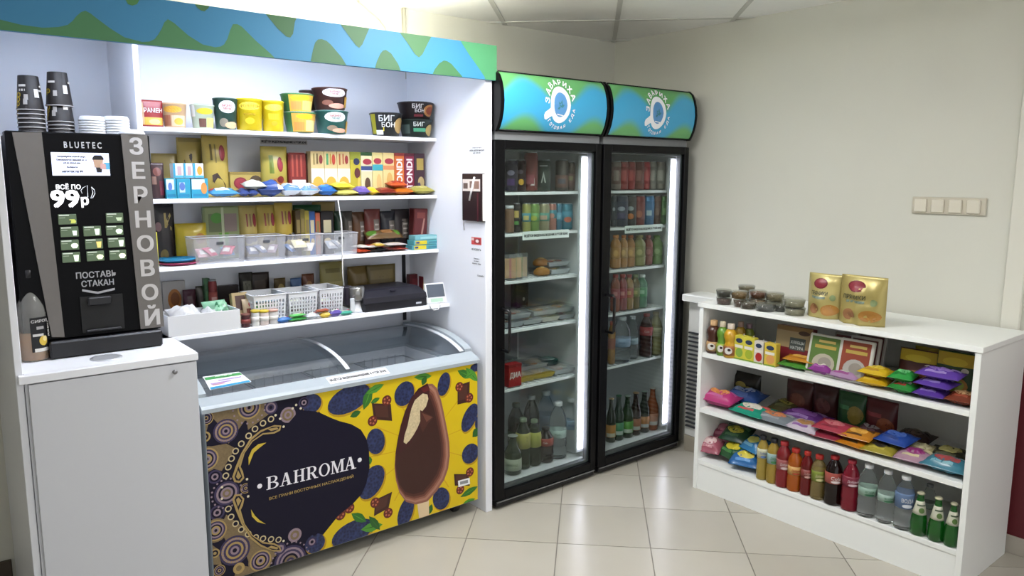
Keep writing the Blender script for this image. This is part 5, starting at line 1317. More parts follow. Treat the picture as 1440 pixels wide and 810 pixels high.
pouch('mint_bag', 'crumpled mint green bag at the back corner of the open box', 'bag', (a.x, 3.04, Z4+.035), .1, .085, .07, '#9fd8b4', [('e', -.1, .5, .14, .12, '#5aa880'), ('r', .1, .3, .3, .5, '#d0ecd8')], rx=-.7, rz=.2, seed=133, wr=.45)
B4 = [
 (229, 261, 395, 3.27, .02, '#b4b0ac', [('e', .0, .55, .3, .26, '#a8692a'), ('e', .02, .56, .2, .17, '#7a4418'), ('r', -.4, .06, .2, .16, '#8a8886')], 'c', 'cookie_box', 'grey carton with a round cookie picture behind the open box'),
 (258, 276, 407, 3.24, .04, '#4a2634', [('r', -.3, .3, .3, .7, '#5a3a40')], 'p', 'snack_bag', 'dark plum packet between the grey carton and the red can'),
 (276, 294, 402, 3.24, .04, '#2f2a22', [('r', -.3, .3, .3, .7, '#4a4438')], 'p', 'snack_bag', 'dark olive packet left of the red can'),
 (287, 295, 391, 3.22, .03, '#2a5a34', [('r', -.3, .4, .3, .7, '#4a7a4c')], 'c', 'green_carton', 'narrow dark green carton behind the mint bag'),
 (306, 335, 401, 3.27, .03, '#2a2020', [('r', -.3, .4, .3, .6, '#4a2c2c')], 'c', 'dark_box', 'low black box at the back of the lowest shelf'),
 (337, 356, 383, 3.25, .04, '#26231e', [('r', -.3, .5, .3, .8, '#6a6a58'), ('r', -.3, .2, .3, .4, '#45453a')], 'p', 'snack_bag', 'tall dark packet at the back of the lowest shelf'),
 (352, 379, 383, 3.285, .02, '#2c1d16', [('r', -.3, .6, .3, .8, '#4a3a30')], 'p', 'snack_bag', 'brown black packet right of the tall dark packet'),
 (386, 402, 391, 3.25, .04, '#5c4a22', [('e', 0, .6, .34, .24, '#a8904a'), ('e', 0, .6, .2, .12, '#4a3a1e')], 'p', 'snack_bag', 'bronze packet with a round mark behind the baskets'),
 (409, 424, 391, 3.25, .03, '#4a6a9a', [('p', [(-.4, .4), (.4, .6), (.4, .8), (-.4, .55)], '#c8d0dc')], 'p', 'snack_bag', 'blue and white packet behind the middle basket'),
 (425, 442, 385, 3.26, .03, '#6a3a20', [('e', 0, .6, .3, .2, '#a87a4a'), ('r', -.3, .2, .3, .4, '#8a5a34')], 'p', 'snack_bag', 'brown packet behind the middle basket'),
 (450, 484, 368, 3.25, .05, '#9c9254', [('r', -.4, .3, .4, .55, '#b8ac70'), ('e', -.1, .25, .3, .14, '#8a6a44'), ('r', -.3, .75, .3, .85, '#7a7038')], 'p', 'cookie_bag', 'pale gold bag behind the hanging cord'),
 (489, 521, 374, 3.26, .05, '#7a6434', [('r', -.4, .1, .4, .45, '#5a3a2c'), ('e', .1, .3, .2, .1, '#94804a')], 'p', 'cookie_bag', 'bronze bag behind the silver scanner'),
 (516, 556, 372, 3.24, .05, '#6b5c30', [('r', -.4, .6, .4, .85, '#7f6f3e'), ('e', -.14, .4, .06, .05, '#2a2418'), ('e', .18, .4, .06, .05, '#2a2418'), ('r', -.4, .1, .4, .25, '#54481f')], 'p', 'cookie_bag', 'olive brown bag above the black case'),
 (574, 592, 385, 3.25, .03, '#5a1c20', [('r', -.3, .5, .3, .8, '#7a3034')], 'c', 'biscuit_box', 'dark red carton behind the black case'),
 (592, 607, 388, 3.2, .04, '#6b1a24', [('r', -.5, .05, .1, .7, '#d0b85a')], 'c', 'biscuit_box', 'red and yellow carton behind the small white terminal')]
for k, (u0, u1, vt, y, t, c, pr, kd, n, lb_) in enumerate(B4):
    loc, w, h = P2(u0, u1, vt, y, Z4)
    if kd == 'c': carton(n, lb_, 'carton', loc, w, t, h, c, pr)
    else: pouch(n, lb_, 'packet', loc, w, h, t, c, pr, seed=140+k, stand=(k % 2 == 0))
loc, w, h = P2(294, 306, 393, 3.2, Z4)
bottle('drink_can', 'dark red drink can standing behind the mint bag', 'can', loc, w/2, h, 'can', M('#7a2a2c', .3, .3), band=(.3, .7, '#9c4a44'), pr=[('r', -.2, .3, .2, .7, '#c8a09a')])
loc, w, h = P2(328, 350, 412, 3.06, Z4)
carton('chocolate_box', 'tan carton with a dark window right of the open box', 'carton', loc, w, .03, h, '#a8946a', [('r', -.3, .42, .34, .9, '#4a3028'), ('r', -.4, .1, .4, .3, '#c8b48c')], rx=-.25)
loc, w, h = P2(344, 362, 420, 3.03, Z4)
pouch('wafer_pack', 'cream and red packet leaning on the tan carton', 'packet', loc, w, h, .025, '#d0b898', [('r', -.3, .3, .3, .6, '#8a4a3c'), ('e', .1, .75, .2, .1, '#c04a4a')], rx=-.3, seed=161)
# small jars
J = [(339, 352, 446, '#4a2026', '#7a4a40', 'dark jam jar at the right end of the open box'), (353, 365, 441, '#dfe0da', '#e0c84a', 'clear yoghurt jar with a yellow lid, left of the three jars'), (365, 378, 441, '#e8d8d0', '#dcc034', 'clear yoghurt jar with a yellow lid, middle of the three jars'), (378, 391, 440, '#dcdad8', '#dcb0a0', 'clear yoghurt jar with a pink lid, right of the three jars')]
for k, (u0, u1, vt, c, lc, lb_) in enumerate(J):
    loc, w, h = P2(u0, u1, vt-5, 2.975, Z4)
    j = tag(MB().lathe([(.001, 0), (w*.42, 0), (w*.46, .003), (w*.48, h*.8), (w*.46, h*.86), (.001, h*.86)], 18, M(c, .25)).build('small_jar'), lb_, 'jar')
    put(j, loc); MB().lathe([(w*.5, h*.862), (w*.5, h*.99), (w*.44, h), (.001, h)], 18, M(lc, .4)).build('lid', j)
    MB().lathe([(w*.478, h*.3), (w*.488, h*.3), (w*.492, h*.6), (w*.48, h*.6)], 18, M('#f0eee8' if k else '#8a3a34', .4)).build('label_band', j)
# perforated baskets
def basket(u0, u1, vt, vb, ya, label):
    a, b = at_y(u0, (vt+vb)/2, ya), at_y(u1, (vt+vb)/2, ya)
    h = at_y((u0+u1)/2, vt, ya).z-Z4; w = b.x-a.x-.004; D = .16; xc = (a.x+b.x)/2
    bk = thing('perforated_basket', label, 'basket', (xc, ya+D/2, Z4+.0005), 0, 'white perforated baskets on the lowest shelf')
    m = M('#e4e6ec', .4); t = .0022
    def grid(fn, L, name):
        mb = MB(); n = max(4, int(L/.0135)); r = 5
        z0, z1 = h*.16, h*.82
        def bx(s0, s1, za, zb):
            vs = [fn(s, z, q) for s in (s0, s1) for z in (za, zb) for q in (0, t)]
            mb.add(vs, [(0, 1, 3, 2), (4, 6, 7, 5), (0, 4, 5, 1), (2, 3, 7, 6), (0, 2, 6, 4), (1, 5, 7, 3)], m)
        bx(0, 1, 0, z0); bx(0, 1, z1, h)
        bx(0, .06, z0, z1); bx(.94, 1, z0, z1)
        for i in range(1, n): bx(.06+.88*i/n-.0035/L, .06+.88*i/n+.0035/L, z0, z1)
        for j in range(1, r): zz = z0+(z1-z0)*j/r; bx(.06, .94, zz-.0026, zz+.0026)
        mb.build(name, bk)
    f = lambda z: .9+.1*z/h
    grid(lambda s, z, q: ((s-.5)*w*f(z), -(D/2*f(z))+q, z), w, 'front_grid'); grid(lambda s, z, q: ((s-.5)*w*f(z), D/2*f(z)-q, z), w, 'back_grid')
    grid(lambda s, z, q: (-(w/2*f(z))+q, (s-.5)*D*f(z), z), D, 'side_grid'); grid(lambda s, z, q: (w/2*f(z)-q, (s-.5)*D*f(z), z), D, 'side_grid')
    MB().box(-w*.44, w*.44, -D*.44, D*.44, 0, .002, m).build('base', bk)
    MB().tube([(-w/2, -D/2, h), (w/2, -D/2, h), (w/2, D/2, h), (-w/2, D/2, h), (-w/2, -D/2, h)], .003, m, 6).build('rim', bk)
    return xc, w, h
BK = [basket(356, 404, 415, 438, 2.99, 'white perforated basket nearest the open box'), basket(405, 448, 411, 433, 2.99, 'middle white perforated basket'), basket(449, 484, 406, 429, 2.99, 'white perforated basket beside the silver scanner')]
for k, (bx_, c, dz, t, lb_) in enumerate(((0, '#3a4a80', .03, .03, 'navy pack in the first basket'), (0, '#2f6a34', .06, .03, 'green pack lying on the first basket'), (0, '#5a90a8', .085, .025, 'teal pack on top of the green pack in the first basket'), (1, '#8a8c90', .05, .03, 'grey pack in the middle basket'), (1, '#4a3a34', .03, .03, 'dark pack in the middle basket'), (2, '#6a4a50', .04, .03, 'plum pack in the basket by the scanner'))):
    xc, w, h = BK[bx_]
    pouch('candy_pack', lb_, 'pack', (xc-.005+.006*k % .01, 3.035, Z4+dz), w*.78, .085, t, c, [('r', -.3, .3, .3, .6, '#c8d0b8')], rx=LIE+.12, rz=.1*math.sin(k*2), seed=170+k)
FR4 = [(389, 410, .024, 0, '#2a6ab0', 'blue folded pack in front of the first basket', .06), (406, 434, .016, 0, '#3f9a4a', 'lower green pack in front of the middle basket', .06), (408, 430, .014, .017, '#5cb85c', 'upper bright green pack in front of the middle basket', .05), (430, 449, .026, 0, '#c4c8cc', 'clear crumpled pack in front of the baskets', .055), (449, 465, .024, 0, '#d8b93a', 'yellow pack in front of the last basket', .05), (444, 463, .014, .025, '#9a4a2a', 'brown pack lying on the yellow pack', .045), (463, 482, .028, 0, '#5a4a9a', 'purple and green pack left of the scanner foot', .05), (478, 496, .02, 0, '#3a9a84', 'teal pack at the scanner foot', .05)]
for k, (u0, u1, t, lift, c, lb_, D) in enumerate(FR4):
    a, b = at_y(u0, 445-.1*(u0-389), 2.965), at_y(u1, 445-.1*(u1-389), 2.965)
    pouch('candy_pack', lb_, 'pack', ((a.x+b.x)/2, 2.957, Z4+t/2+lift+.001), b.x-a.x, D-.022, t, c, [('r', -.3, .3, .2, .6, '#e0e4d8'), ('e', .25, .5, .12, .2, '#d84a6a')], rx=LIE, rz=.15*math.sin(k*1.3), seed=180+k, cr=.1)
# bar code scanner on its stand
loc, w, h = P2(486, 514, 393, 3.02, Z4)
sc = thing('scanner', 'silver and dark barcode scanner on a white foot', 'scanner', loc)
MB().lathe([(.001, 0), (.034, 0), (.036, .004), (.03, .01), (.022, .03), (.02, .045), (.001, .046)], 22, M('#d8dade', .35)).build('foot', sc)
hd = MB().lathe([(.001, -.03), (.034, -.03), (.037, -.026), (.037, .026), (.034, .03), (.001, .03)], 26, M('#a8a6a4', .22, .85)).build('head', sc)
hd.location = (.004, 0, .082)
MB().box(-.05, -.008, .0, .05, .03, .115, M('#241f2c', .4), .006).build('back_shell', sc)
ar = MB().box(-.05, -.03, -.05, -.04, .012, .07, M('#d8dce0', .3), .003).build('price_tag', sc)
# black flat case
case = thing('laptop_case', 'flat black hard case lying between scanner and white terminal', 'case', (0, 0, 0))
A4 = [at_z(516, 424, Z4+.02), at_z(603, 417, Z4+.02)]
x0, x1 = at_y(512, 428, 2.972).x, at_y(601, 420, 2.972).x
case.location = ((x0+x1)/2, 3.09, Z4+.0005)
wc = (x1-x0)/2; BK1 = M('#15151c', .38)
MB().prism([(-wc*.96, -.118), (-wc, -.10), (-wc*.96, .118), (wc*.9, .118), (wc, -.10), (wc*.97, -.118)], 'z', 0, .035, BK1).build('lower_shell', case)
vs = []
for z, kx, ya, yb in ((.0355, 1.0, -.115, .118), (.06, .99, -.11, .118), (.085, .9, -.07, .11), (.09, .86, -.055, .10)):
    vs += [(-wc*kx, ya, z), (wc*kx, ya, z), (wc*kx*.94, yb, z), (-wc*kx*.94, yb, z)]
fs = [(3, 2, 1, 0), (12, 13, 14, 15)]+[(i*4+k, i*4+(k+1) % 4, i*4+4+(k+1) % 4, i*4+4+k) for i in range(3) for k in range(4)]
MB().add(vs, fs, M('#1b1a26', .42)).build('upper_shell', case)
MB().box(wc*.62, wc*.8, -.1195, -.1182, .012, .02, M('#c8ccd4', .3)).build('badge', case)
MB().box(-.012, .012, -.09, -.07, .0775, .081, M('#2c2a3c', .3, .3)).build('emblem', case)
# small white terminal with a cable
a, b = at_y(603, 400, 2.97), at_y(630, 422, 2.97)
tm = thing('card_terminal', 'small white terminal with a grey screen at the shelf corner', 'terminal', ((a.x+b.x)/2, 2.985, Z4+.0005), -.1)
tw = b.x-a.x; th_ = .098
body = MB().box(-tw/2, tw/2, -.006, .006, 0, th_, M('#e6e8ea', .35), .004).build('housing', tm)
body.rotation_euler = (-.32, 0, 0)
for nm, z0_, z1_, c, k in (('screen', .3, .93, '#5a626c', .42), ('keypad', .06, .24, '#b9d8c0', .3)):
    q_ = MB().box(-tw*k, tw*k, -.0072, -.0058, th_*z0_, th_*z1_, M(c, .2 if nm == 'screen' else .5), .001).build(nm, body)
MB().prism([(.0, .0005), (.045, .0005), (.028, .075)], 'x', -.012, .012, M('#d8dadc', .4)).build('stand_leg', tm)
tag(MB().tube([at_y(*p, 2.944) for p in ((618, 424), (619, 430), (616, 435), (610, 436), (606, 433), (604, 428))], .0026, M('#e6e6e8', .4), 8).build('charging_cable'), 'white charging cable looped below the small terminal', 'cable')
# cord hanging in front of the shelves
pts = [at_y(*p, 3.034) for p in ((475, 279), (477, 293), (480, 312), (481, 330), (481.5, 360), (482, 385), (483.5, 402))]
tag(MB().tube(pts, .003, M('#e4e2e0', .5), 8).build('hanging_cord'), 'white cord hanging from the second shelf down to the scanner', 'cord')
# ================================================================== INSIDE THE FRIDGES
YF1 = 2.80
def fr_on(u0, u1, vt, zs, y=YF1): return on_shelf(u0, u1, vt, y, zs)
def mk(col, kind='m'): return {'m': M(col, .3, .35), 'p': M(col, .35), 'l': liquid(col, .3), 'g': liquid(col, .75, .03)}[kind]
WATER = _surface('#f6fafc', .02, trans=.97, ior=1.16, coat=.3)
def row_drinks(rows, zs, vt, kind, y=YF1, fnum=''):
    for (u0, u1, m, band, pr, cap, nm, lb_, *rest) in rows:
        vt_ = rest[0] if rest else vt; yy = rest[1] if len(rest) > 1 else y; kd = rest[2] if len(rest) > 2 else kind
        loc, w, h = fr_on(u0, u1, vt_, zs, yy)
        bottle(nm, lb_, 'can' if kd in ('can', 'slim') else 'bottle', (loc[0], loc[1], zs+.0015), w/2*.97, h, kd, m, cap, band, pr, rz=-.75)
T = lambda s, c='#e6e6e6', v=.5: [('t', s, 0, v, .22, c, 0, .42)]
# --- nearer fridge
row_drinks([
 (712, 726, mk('#2a2440'), (.15, .85, '#2a2238'), [('e', 0, .62, .2, .12, '#8a86a0'), ('r', -.2, .05, .2, .35, '#4a2a6a')], 0, 'drink_can', 'dark purple tall can at the left of the top fridge shelf'),
 (726, 738, mk('#3a1a20'), (.15, .85, '#341a1e'), [('e', 0, .66, .2, .1, '#6a5a68'), ('e', .06, .2, .16, .14, '#d0a030')], 0, 'drink_can', 'dark red tall can with an orange picture on the top fridge shelf'),
 (739, 754, mk('#8a4a44'), (.1, .9, '#8c4440'), [('r', -.2, .1, .2, .4, '#9c5058'), ('p', [(.0, .05), (.2, .05), (.2, .3)], '#d0c8c4')], 0, 'drink_can', 'rusty red tall can on the top fridge shelf', 214),
 (757, 772, mk('#4a524c'), (.1, .9, '#465049'), [('p', [(-.12, .2), (0, .66), (.12, .2), (.06, .2), (0, .46), (-.06, .2)], '#b8c0ba'), ('r', -.2, .85, .2, .9, '#c8ccc8')], 0, 'drink_can', 'grey green tall can with a white letter mark on the top fridge shelf'),
 (783, 797, mk('#6a625c'), (.1, .5, '#8a6a60'), [('r', -.2, .3, .2, .7, '#5a5660')], 0, 'drink_can', 'grey brown tall can, second from the light strip'),
 (797, 807, mk('#6a5c54'), (.1, .6, '#7a5e58'), [('r', -.2, .5, .2, .8, '#8a8060')], 0, 'drink_can', 'brown tall can beside the light strip', 228)], FZ[0], 225, 'slim')
c6 = ['#c9b25a', '#8a9a4a', '#b0b07a', '#c08a74', '#6a8a8c', '#4a8aa0', '#b07a70']
row_drinks([
 (722, 731, mk('#1f1c1c'), (.2, .8, '#2a2624'), [('r', -.2, .5, .2, .9, '#c0a85a'), ('r', -.2, .1, .2, .3, '#4a8a3a')], 0, 'drink_can', 'black and yellow can, left of the lime cans'),
 (735, 745, mk('#a8a860'), (.35, .65, '#4a98a8'), [('r', -.2, .2, .2, .7, '#d0c47a')], 0, 'drink_can', 'lime can with a turquoise band, first in its row'),
 (745, 757, mk('#7a9a50'), (.35, .65, '#6aa05a'), [('e', 0, .4, .2, .3, '#b0b84a')], 0, 'drink_can', 'green can, second in its row'),
 (758, 771, mk('#a09a7a'), (.35, .65, '#5a9a8a'), [('r', -.2, .2, .2, .7, '#c4a890')], 0, 'drink_can', 'beige and green can, third in its row'),
 (771, 781, mk('#b07a6c'), (.45, .75, '#4a8f9c'), [('e', 0, .3, .2, .3, '#c89080')], 0, 'drink_can', 'salmon and teal can, fourth in its row'),
 (781, 789, mk('#4a7a90'), (.35, .65, '#5a98b0'), [('r', -.2, .2, .2, .7, '#7ab0c0')], 0, 'drink_can', 'blue can, fifth in its row'),
 (789, 803, mk('#3f7f94'), (.35, .7, '#4a90a8'), [('e', .1, .1, .2, .3, '#c06a54')], 0, 'drink_can', 'teal can with a red patch beside the light strip')], FZ[1], 286, 'can', 2.79)
loc, w, h = fr_on(711, 722, 289, FZ[1], 2.79)
j = tag(MB().lathe([(.001, 0), (w*.44, 0), (w*.48, .004), (w*.48, h*.8), (w*.4, h*.88), (.001, h*.88)], 16, M('#7a5a44', .2, noise=.4, nscale=90)).build('nut_jar'), 'clear jar of nuts at the left of the can shelf', 'jar')
put(j, loc); MB().lathe([(w*.45, h*.882), (w*.45, h), (.001, h)], 16, M('#d8dade', .3)).build('lid', j)
# sandwiches and buns
for k, (u0, u1, c, lb_) in enumerate(((711, 726, '#c99a68', 'first sandwich wedge in a clear tray, leaning at the left'), (721, 736, '#d0a878', 'second sandwich wedge in a clear tray'), (731, 746, '#bfa083', 'third sandwich wedge in a clear tray beside the buns'))):
    a, b = at_y(u0, 380, 2.79), at_y(u1, 380, 2.79); w = b.x-a.x
    s_ = thing('sandwich_tray', lb_, 'sandwich', ((a.x+b.x)/2, 2.80+.012*k, FZ[2]+.0015), -.55)
    MB().prism([(-.04, 0), (.045, 0), (-.03, .12)], 'x', -w*.46, w*.46, M('#cfd2d6', .2, alpha=.14)).build('clear_tray', s_)
    MB().prism([(-.03, .006), (.034, .006), (-.024, .10)], 'x', -w*.4, -w*.08, M(c, .8, noise=.15, nscale=60)).build('bread', s_)
    MB().prism([(-.03, .006), (.034, .006), (-.024, .10)], 'x', w*.08, w*.4, M(c, .8, noise=.15, nscale=60)).build('bread', s_)
    MB().prism([(-.031, .006), (.035, .006), (-.025, .101)], 'x', -w*.075, w*.075, M(('#b8645a', '#c8b060', '#8a9a58')[k], .6)).build('filling', s_)
for k, (u, v, r, c, lb_) in enumerate(((762, 374, .035, '#b07838', 'browned bun in clear film on the third fridge shelf'), (766, 356, .034, '#9c6428', 'darker bun lying on top of the other bun'))):
    a = at_y(u, v, 2.82)
    q = tag(MB().lathe([(.001, 0), (r*.9, 0), (r*1.05, r*.25), (r, r*.6), (r*.7, r*.95), (r*.3, r*1.1), (.001, r*1.12)], 20, M(c, .5, noise=.2, nscale=40), sx=1.25).build('bun'), lb_, 'bun')
    put(q, (a.x, 2.82+.03*k, FZ[2]+.0015+k*.043)); MB().lathe([(.001, r*1.0), (r*.55, r*1.04), (r*.3, r*1.16), (.001, r*1.2)], 14, M('#d6b070', .5)).build('topping', q)
def meal(u0, u1, v, zs, y, D, h, base, food, label, lift=0, rz=0, name='meal_tray'):
    a, b = at_y(u0, v, y), at_y(u1, v, y); w = b.x-a.x
    t = thing(name, label, 'meal tray', ((a.x+b.x)/2, y+D/2, zs+.0015+lift), rz)
    MB().add([(-w*.42, -D*.42, 0), (w*.42, -D*.42, 0), (w*.42, D*.42, 0), (-w*.42, D*.42, 0), (-w/2, -D/2, h*.75), (w/2, -D/2, h*.75), (w/2, D/2, h*.75), (-w/2, D/2, h*.75)],
             [(3, 2, 1, 0), (0, 1, 5, 4), (1, 2, 6, 5), (2, 3, 7, 6), (3, 0, 4, 7), (4, 5, 6, 7)], M(base, .4)).build('tray', t)
    for i, c in enumerate(food):
        x = -w*.3+w*.6*(i+.5)/len(food)
        MB().lathe([(.001, h*.75), (w*.36/len(food)*1.2, h*.755), (w*.3/len(food), h*.95), (.001, h*1.05)], 12, M(c, .6, noise=.3, nscale=80), cx=x, cy=-.01+.02*(i % 2), sy=1.4).build('food', t)
    MB().box(-w*.49, w*.49, -D*.49, D*.49, h*1.1, h*1.115, M('#e2e4e8', .15, alpha=.22)).build('clear_lid', t)
    return t
meal(776, 802, 372, FZ[2], 2.79, .13, .03, '#d8dce0', ['#c0a070', '#9aa86a'], 'white bowl with salad beside the buns on the third fridge shelf')
meal(772, 802, 358, FZ[2], 2.80, .12, .028, '#c8ccd0', ['#b0685a', '#c8a878', '#8a4a3c'], 'tray of cold cuts stacked on the white salad bowl', .038)
# dishes on the fourth and fifth shelves
M4 = [(712, 738, 447, 2.785, '#b8bcc0', ['#b07a5c', '#d0b080'], 0, 'cutlet and rice tray at the left of the fourth fridge shelf'), (738, 764, 443, 2.785, '#c4c6c8', ['#c09070', '#c8b888'], 0, 'tray with two pale cutlets, second on the fourth fridge shelf'), (764, 788, 440, 2.785, '#d4d0c4', ['#d8c090', '#b08a64'], 0, 'tray with creamy pasta, third on the fourth fridge shelf'), (788, 810, 437, 2.785, '#b4b8c0', ['#7a2a34', '#c8a090'], 0, 'tray with beet salad beside the light strip'), (716, 748, 432, 2.79, '#bcc0c4', ['#a86a5a', '#c0a890'], .036, 'upper tray with pink cutlets on the left stack'), (752, 786, 428, 2.79, '#c8caca', ['#c4a480', '#b8b098'], .036, 'upper tray of dumplings in the middle stack'), (785, 808, 424, 2.79, '#c0c4c8', ['#c8885c', '#a8a070'], .036, 'upper tray of carrot salad on the right stack')]
for (u0, u1, v, y, b_, fd, lift, lb_) in M4: meal(u0, u1, v, FZ[3], y, .14, .03, b_, fd, lb_, lift, -.05)
loc, w, h = fr_on(723, 738, 398, FZ[3], 3.05)
carton('sauce_box', 'dark brown box at the back of the fourth fridge shelf', 'box', loc, w*1.1, .05, h, '#2f1d1e', [('e', .1, .5, .1, .06, '#c8b8b0')])
loc, w, h = fr_on(778, 806, 400, FZ[3], 3.0)
carton('juice_box', 'dark red box at the back right of the fourth fridge shelf', 'box', loc, w, .06, h, '#5c1620', [('r', -.3, .3, .3, .7, '#7a2430'), ('e', -.2, .8, .05, .04, '#d8a0a0')])
loc, w, h = fr_on(711, 729, 511, FZ[4], 2.785)
carton('snack_box', 'red carton with white letters at the left of the fifth fridge shelf', 'carton', loc, w, .05, h, '#a81f22', [('t', 'ДИА', 0, .5, .3, '#f0e8e4', 0, .85, .03), ('r', -.5, .88, .5, 1, '#8a1a1c')])
M5 = [(729, 754, 533, 2.785, '#cdb04a', ['#a8705a', '#d0b070'], 0, 'yellow tray at the left of the fifth fridge shelf'), (753, 781, 527, 2.785, '#c8ac40', ['#c8a060', '#b0906a'], 0, 'yellow tray beside the left yellow tray on the fifth fridge shelf'), (781, 811, 522, 2.785, '#d4d8dc', ['#c8a8a0', '#d8d0c0'], 0, 'clear tray of cold cuts beside the light strip'), (714, 746, 508, 2.86, '#b8bcc0', ['#b08a78', '#c0a890'], .03, 'grey tray stacked behind the red carton'), (744, 776, 505, 2.86, '#c0c2c4', ['#c0885c', '#d0b890'], .03, 'tray with orange food stacked at the back middle')]
for (u0, u1, v, y, b_, fd, lift, lb_) in M5: meal(u0, u1, v, FZ[4], y, .13, .03, b_, fd, lb_, lift, -.05)
a = at_y(779, 503, 2.83)
q = tag(MB().lathe([(.001, 0), (.05, 0), (.055, .006), (.055, .022), (.05, .026), (.001, .026)], 24, M('#1f3a3c', .3)).build('salad_tub'), 'round tub with a dark green rim on the fifth fridge shelf', 'tub')
put(q, (a.x+.02, 2.90, FZ[4]+.035)); MB().lathe([(.001, .0265), (.036, .0265), (.034, .029), (.001, .0295)], 20, M('#c0ccd0', .3)).build('lid', q)
GB = liquid('#2a3a20', .5, .05); DKG = liquid('#1c2416', .3, .05)
row_drinks([
 (711, 731, liquid('#3a4a2c', .4, .05), (.12, .42, '#b8bfa8'), T('ЛИМОНАД', '#5a6a4a'), '#d0d4cc', 'lemonade_bottle', 'green glass bottle with a pale label at the front left', 612, 2.77, 'beer'),
 (727, 744, GB, (.42, .72, '#c0b860'), [('p', [(-.2, .2), (.2, .5), (.2, .8), (-.2, .5)], '#3a5a2c')], '#7a8a70', 'lemonade_bottle', 'dark green bottle with a yellow label, second from the left', 588, 2.79, 'pet'),
 (743, 759, GB, (.42, .74, '#b8b85a'), [('p', [(-.2, .1), (.2, .5), (.2, .8), (-.2, .4)], '#44602c')], '#7a8a70', 'lemonade_bottle', 'dark green bottle with a yellow label beside the cola', 590, 2.79, 'pet'),
 (758, 776, liquid('#1a0e0c', .1), (.5, .72, '#a8483c'), T('Cola', '#f0e4e0'), '#1c1412', 'cola_bottle', 'cola bottle with a red label in the nearer fridge', 601, 2.79, 'pet'),
 (775, 794, WATER, (.38, .52, '#b8d0c8'), T('ВОДА', '#4a7a6a'), '#e6e8ec', 'water_bottle', 'clear water bottle right of the cola', 565, 2.79, 'pet'),
 (793, 814, WATER, (.45, .62, '#a8c4dc'), T('ВОДА', '#3a6a9a'), '#e6e8ec', 'water_bottle', 'larger clear water bottle beside the light strip', 560, 2.81, 'pet'),
 (716, 735, DKG, (.3, .5, '#6a7a5a'), (), '#3a4a34', 'lemonade_bottle', 'tall dark bottle at the back left of the fridge floor', 567, 2.93, 'pet'),
 (738, 756, DKG, (.3, .5, '#5a6a50'), (), '#c8ccd0', 'lemonade_bottle', 'tall dark bottle with a white cap at the back', 556, 2.93, 'pet'),
 (758, 777, _surface('#d4deea', .03, trans=.9, ior=1.2), (.45, .6, '#9ab0c8'), (), '#d8dce2', 'water_bottle', 'bluish water bottle at the back middle', 550, 2.94, 'pet'),
 (778, 797, WATER, (.45, .6, '#8fb0d0'), (), '#d0d8e8', 'water_bottle', 'clear water bottle at the back behind the larger one', 556, 2.96, 'pet')], FZ[5], 600, 'pet')
# --- corner fridge
row_drinks([(u0, u1, mk(c), (.2, .8, b_), [('r', -.16, .2, .16, .8, p_)], 0, 'drink_can', lb_) for (u0, u1, c, b_, p_, lb_) in (
 (861, 871, '#8a7a70', '#8a6a60', '#a89488', 'tan can at the left of the top shelf in the corner fridge'), (871, 881, '#a0302e', '#a83432', '#c04a44', 'red can, first of the two side by side in the corner fridge'), (881, 891, '#a0302e', '#a63230', '#bc4842', 'red can, second of the two side by side in the corner fridge'), (891, 903, '#7a4038', '#80453c', '#9a6054', 'brown red can in the top row of the corner fridge'), (903, 912, '#b02c34', '#b4323a', '#cc5050', 'bright red can in the top row of the corner fridge'), (912, 921, '#9a9288', '#a09a90', '#b8b0a4', 'silver can, second from the light strip'), (922, 933, '#a89c90', '#aaa298', '#c0b8ae', 'silver can next to the light strip'))], FZ[0], 227, 'slim')
row_drinks([(u0, u1, mk(c), (.2, .8, b_), pr, 0, 'drink_can', lb_) for (u0, u1, c, b_, pr, lb_) in (
 (860, 866, '#3a4450', '#3c4654', [('e', 0, .6, .14, .1, '#a0a8b4')], 'dark grey can at the left of the second shelf in the corner fridge'), (866, 880, '#30384c', '#343c52', [('e', 0, .62, .18, .12, '#9aa2b0'), ('r', -.18, .1, .18, .4, '#4a4468')], 'dark blue can with a round mark in the corner fridge'), (880, 892, '#2a2624', '#302a28', [('e', 0, .62, .18, .12, '#9aa0a4'), ('e', 0, .2, .18, .16, '#c0702a')], 'black can with an orange flame in the corner fridge'), (892, 904, '#7c3430', '#823a34', [('e', 0, .3, .18, .2, '#b06a50')], 'red brown can with fruit in the corner fridge'), (905, 917, '#38709c', '#3c76a4', [('r', -.1, .2, .18, .5, '#b8d0dc')], 'blue can in the second row of the corner fridge'), (918, 927, '#6a4a40', '#70504a', [('r', -.1, .2, .14, .6, '#8a6a5a')], 'brown can beside the green can in the corner fridge'), (928, 938, '#4a7a3c', '#4f8040', [('r', -.1, .2, .14, .6, '#8ab070')], 'green can next to the light strip in the corner fridge'))], FZ[1], 275, 'slim', 2.79)
row_drinks([(u0, u1, liquid(c, .25), (.3, .62, b_), [('e', 0, .5, .16, .3, p_)], cap, 'juice_bottle', lb_) for (u0, u1, c, b_, p_, cap, lb_) in (
 (860, 871, '#c88a3a', '#b8843a', '#e0b060', '#d88a3a', 'orange juice bottle at the left of the third row in the corner fridge'), (872, 881, '#c08a4a', '#a8804a', '#d8b070', '#c8783a', 'amber juice bottle in the corner fridge'), (881, 891, '#b8803c', '#b88a50', '#d8a860', '#c8703a', 'tan juice bottle in the corner fridge'), (892, 905, '#9c9a5c', '#8c8a50', '#b8b478', '#a8a060', 'olive yellow juice bottle in the corner fridge'), (906, 916, '#94483e', '#8a4440', '#b07068', '#9c3a3a', 'red juice bottle in the corner fridge'), (917, 929, '#7a9c5a', '#6f8f50', '#a0b880', '#6a9a4a', 'green juice bottle next to the light strip'))], FZ[2], 331, 'juice', 2.79)
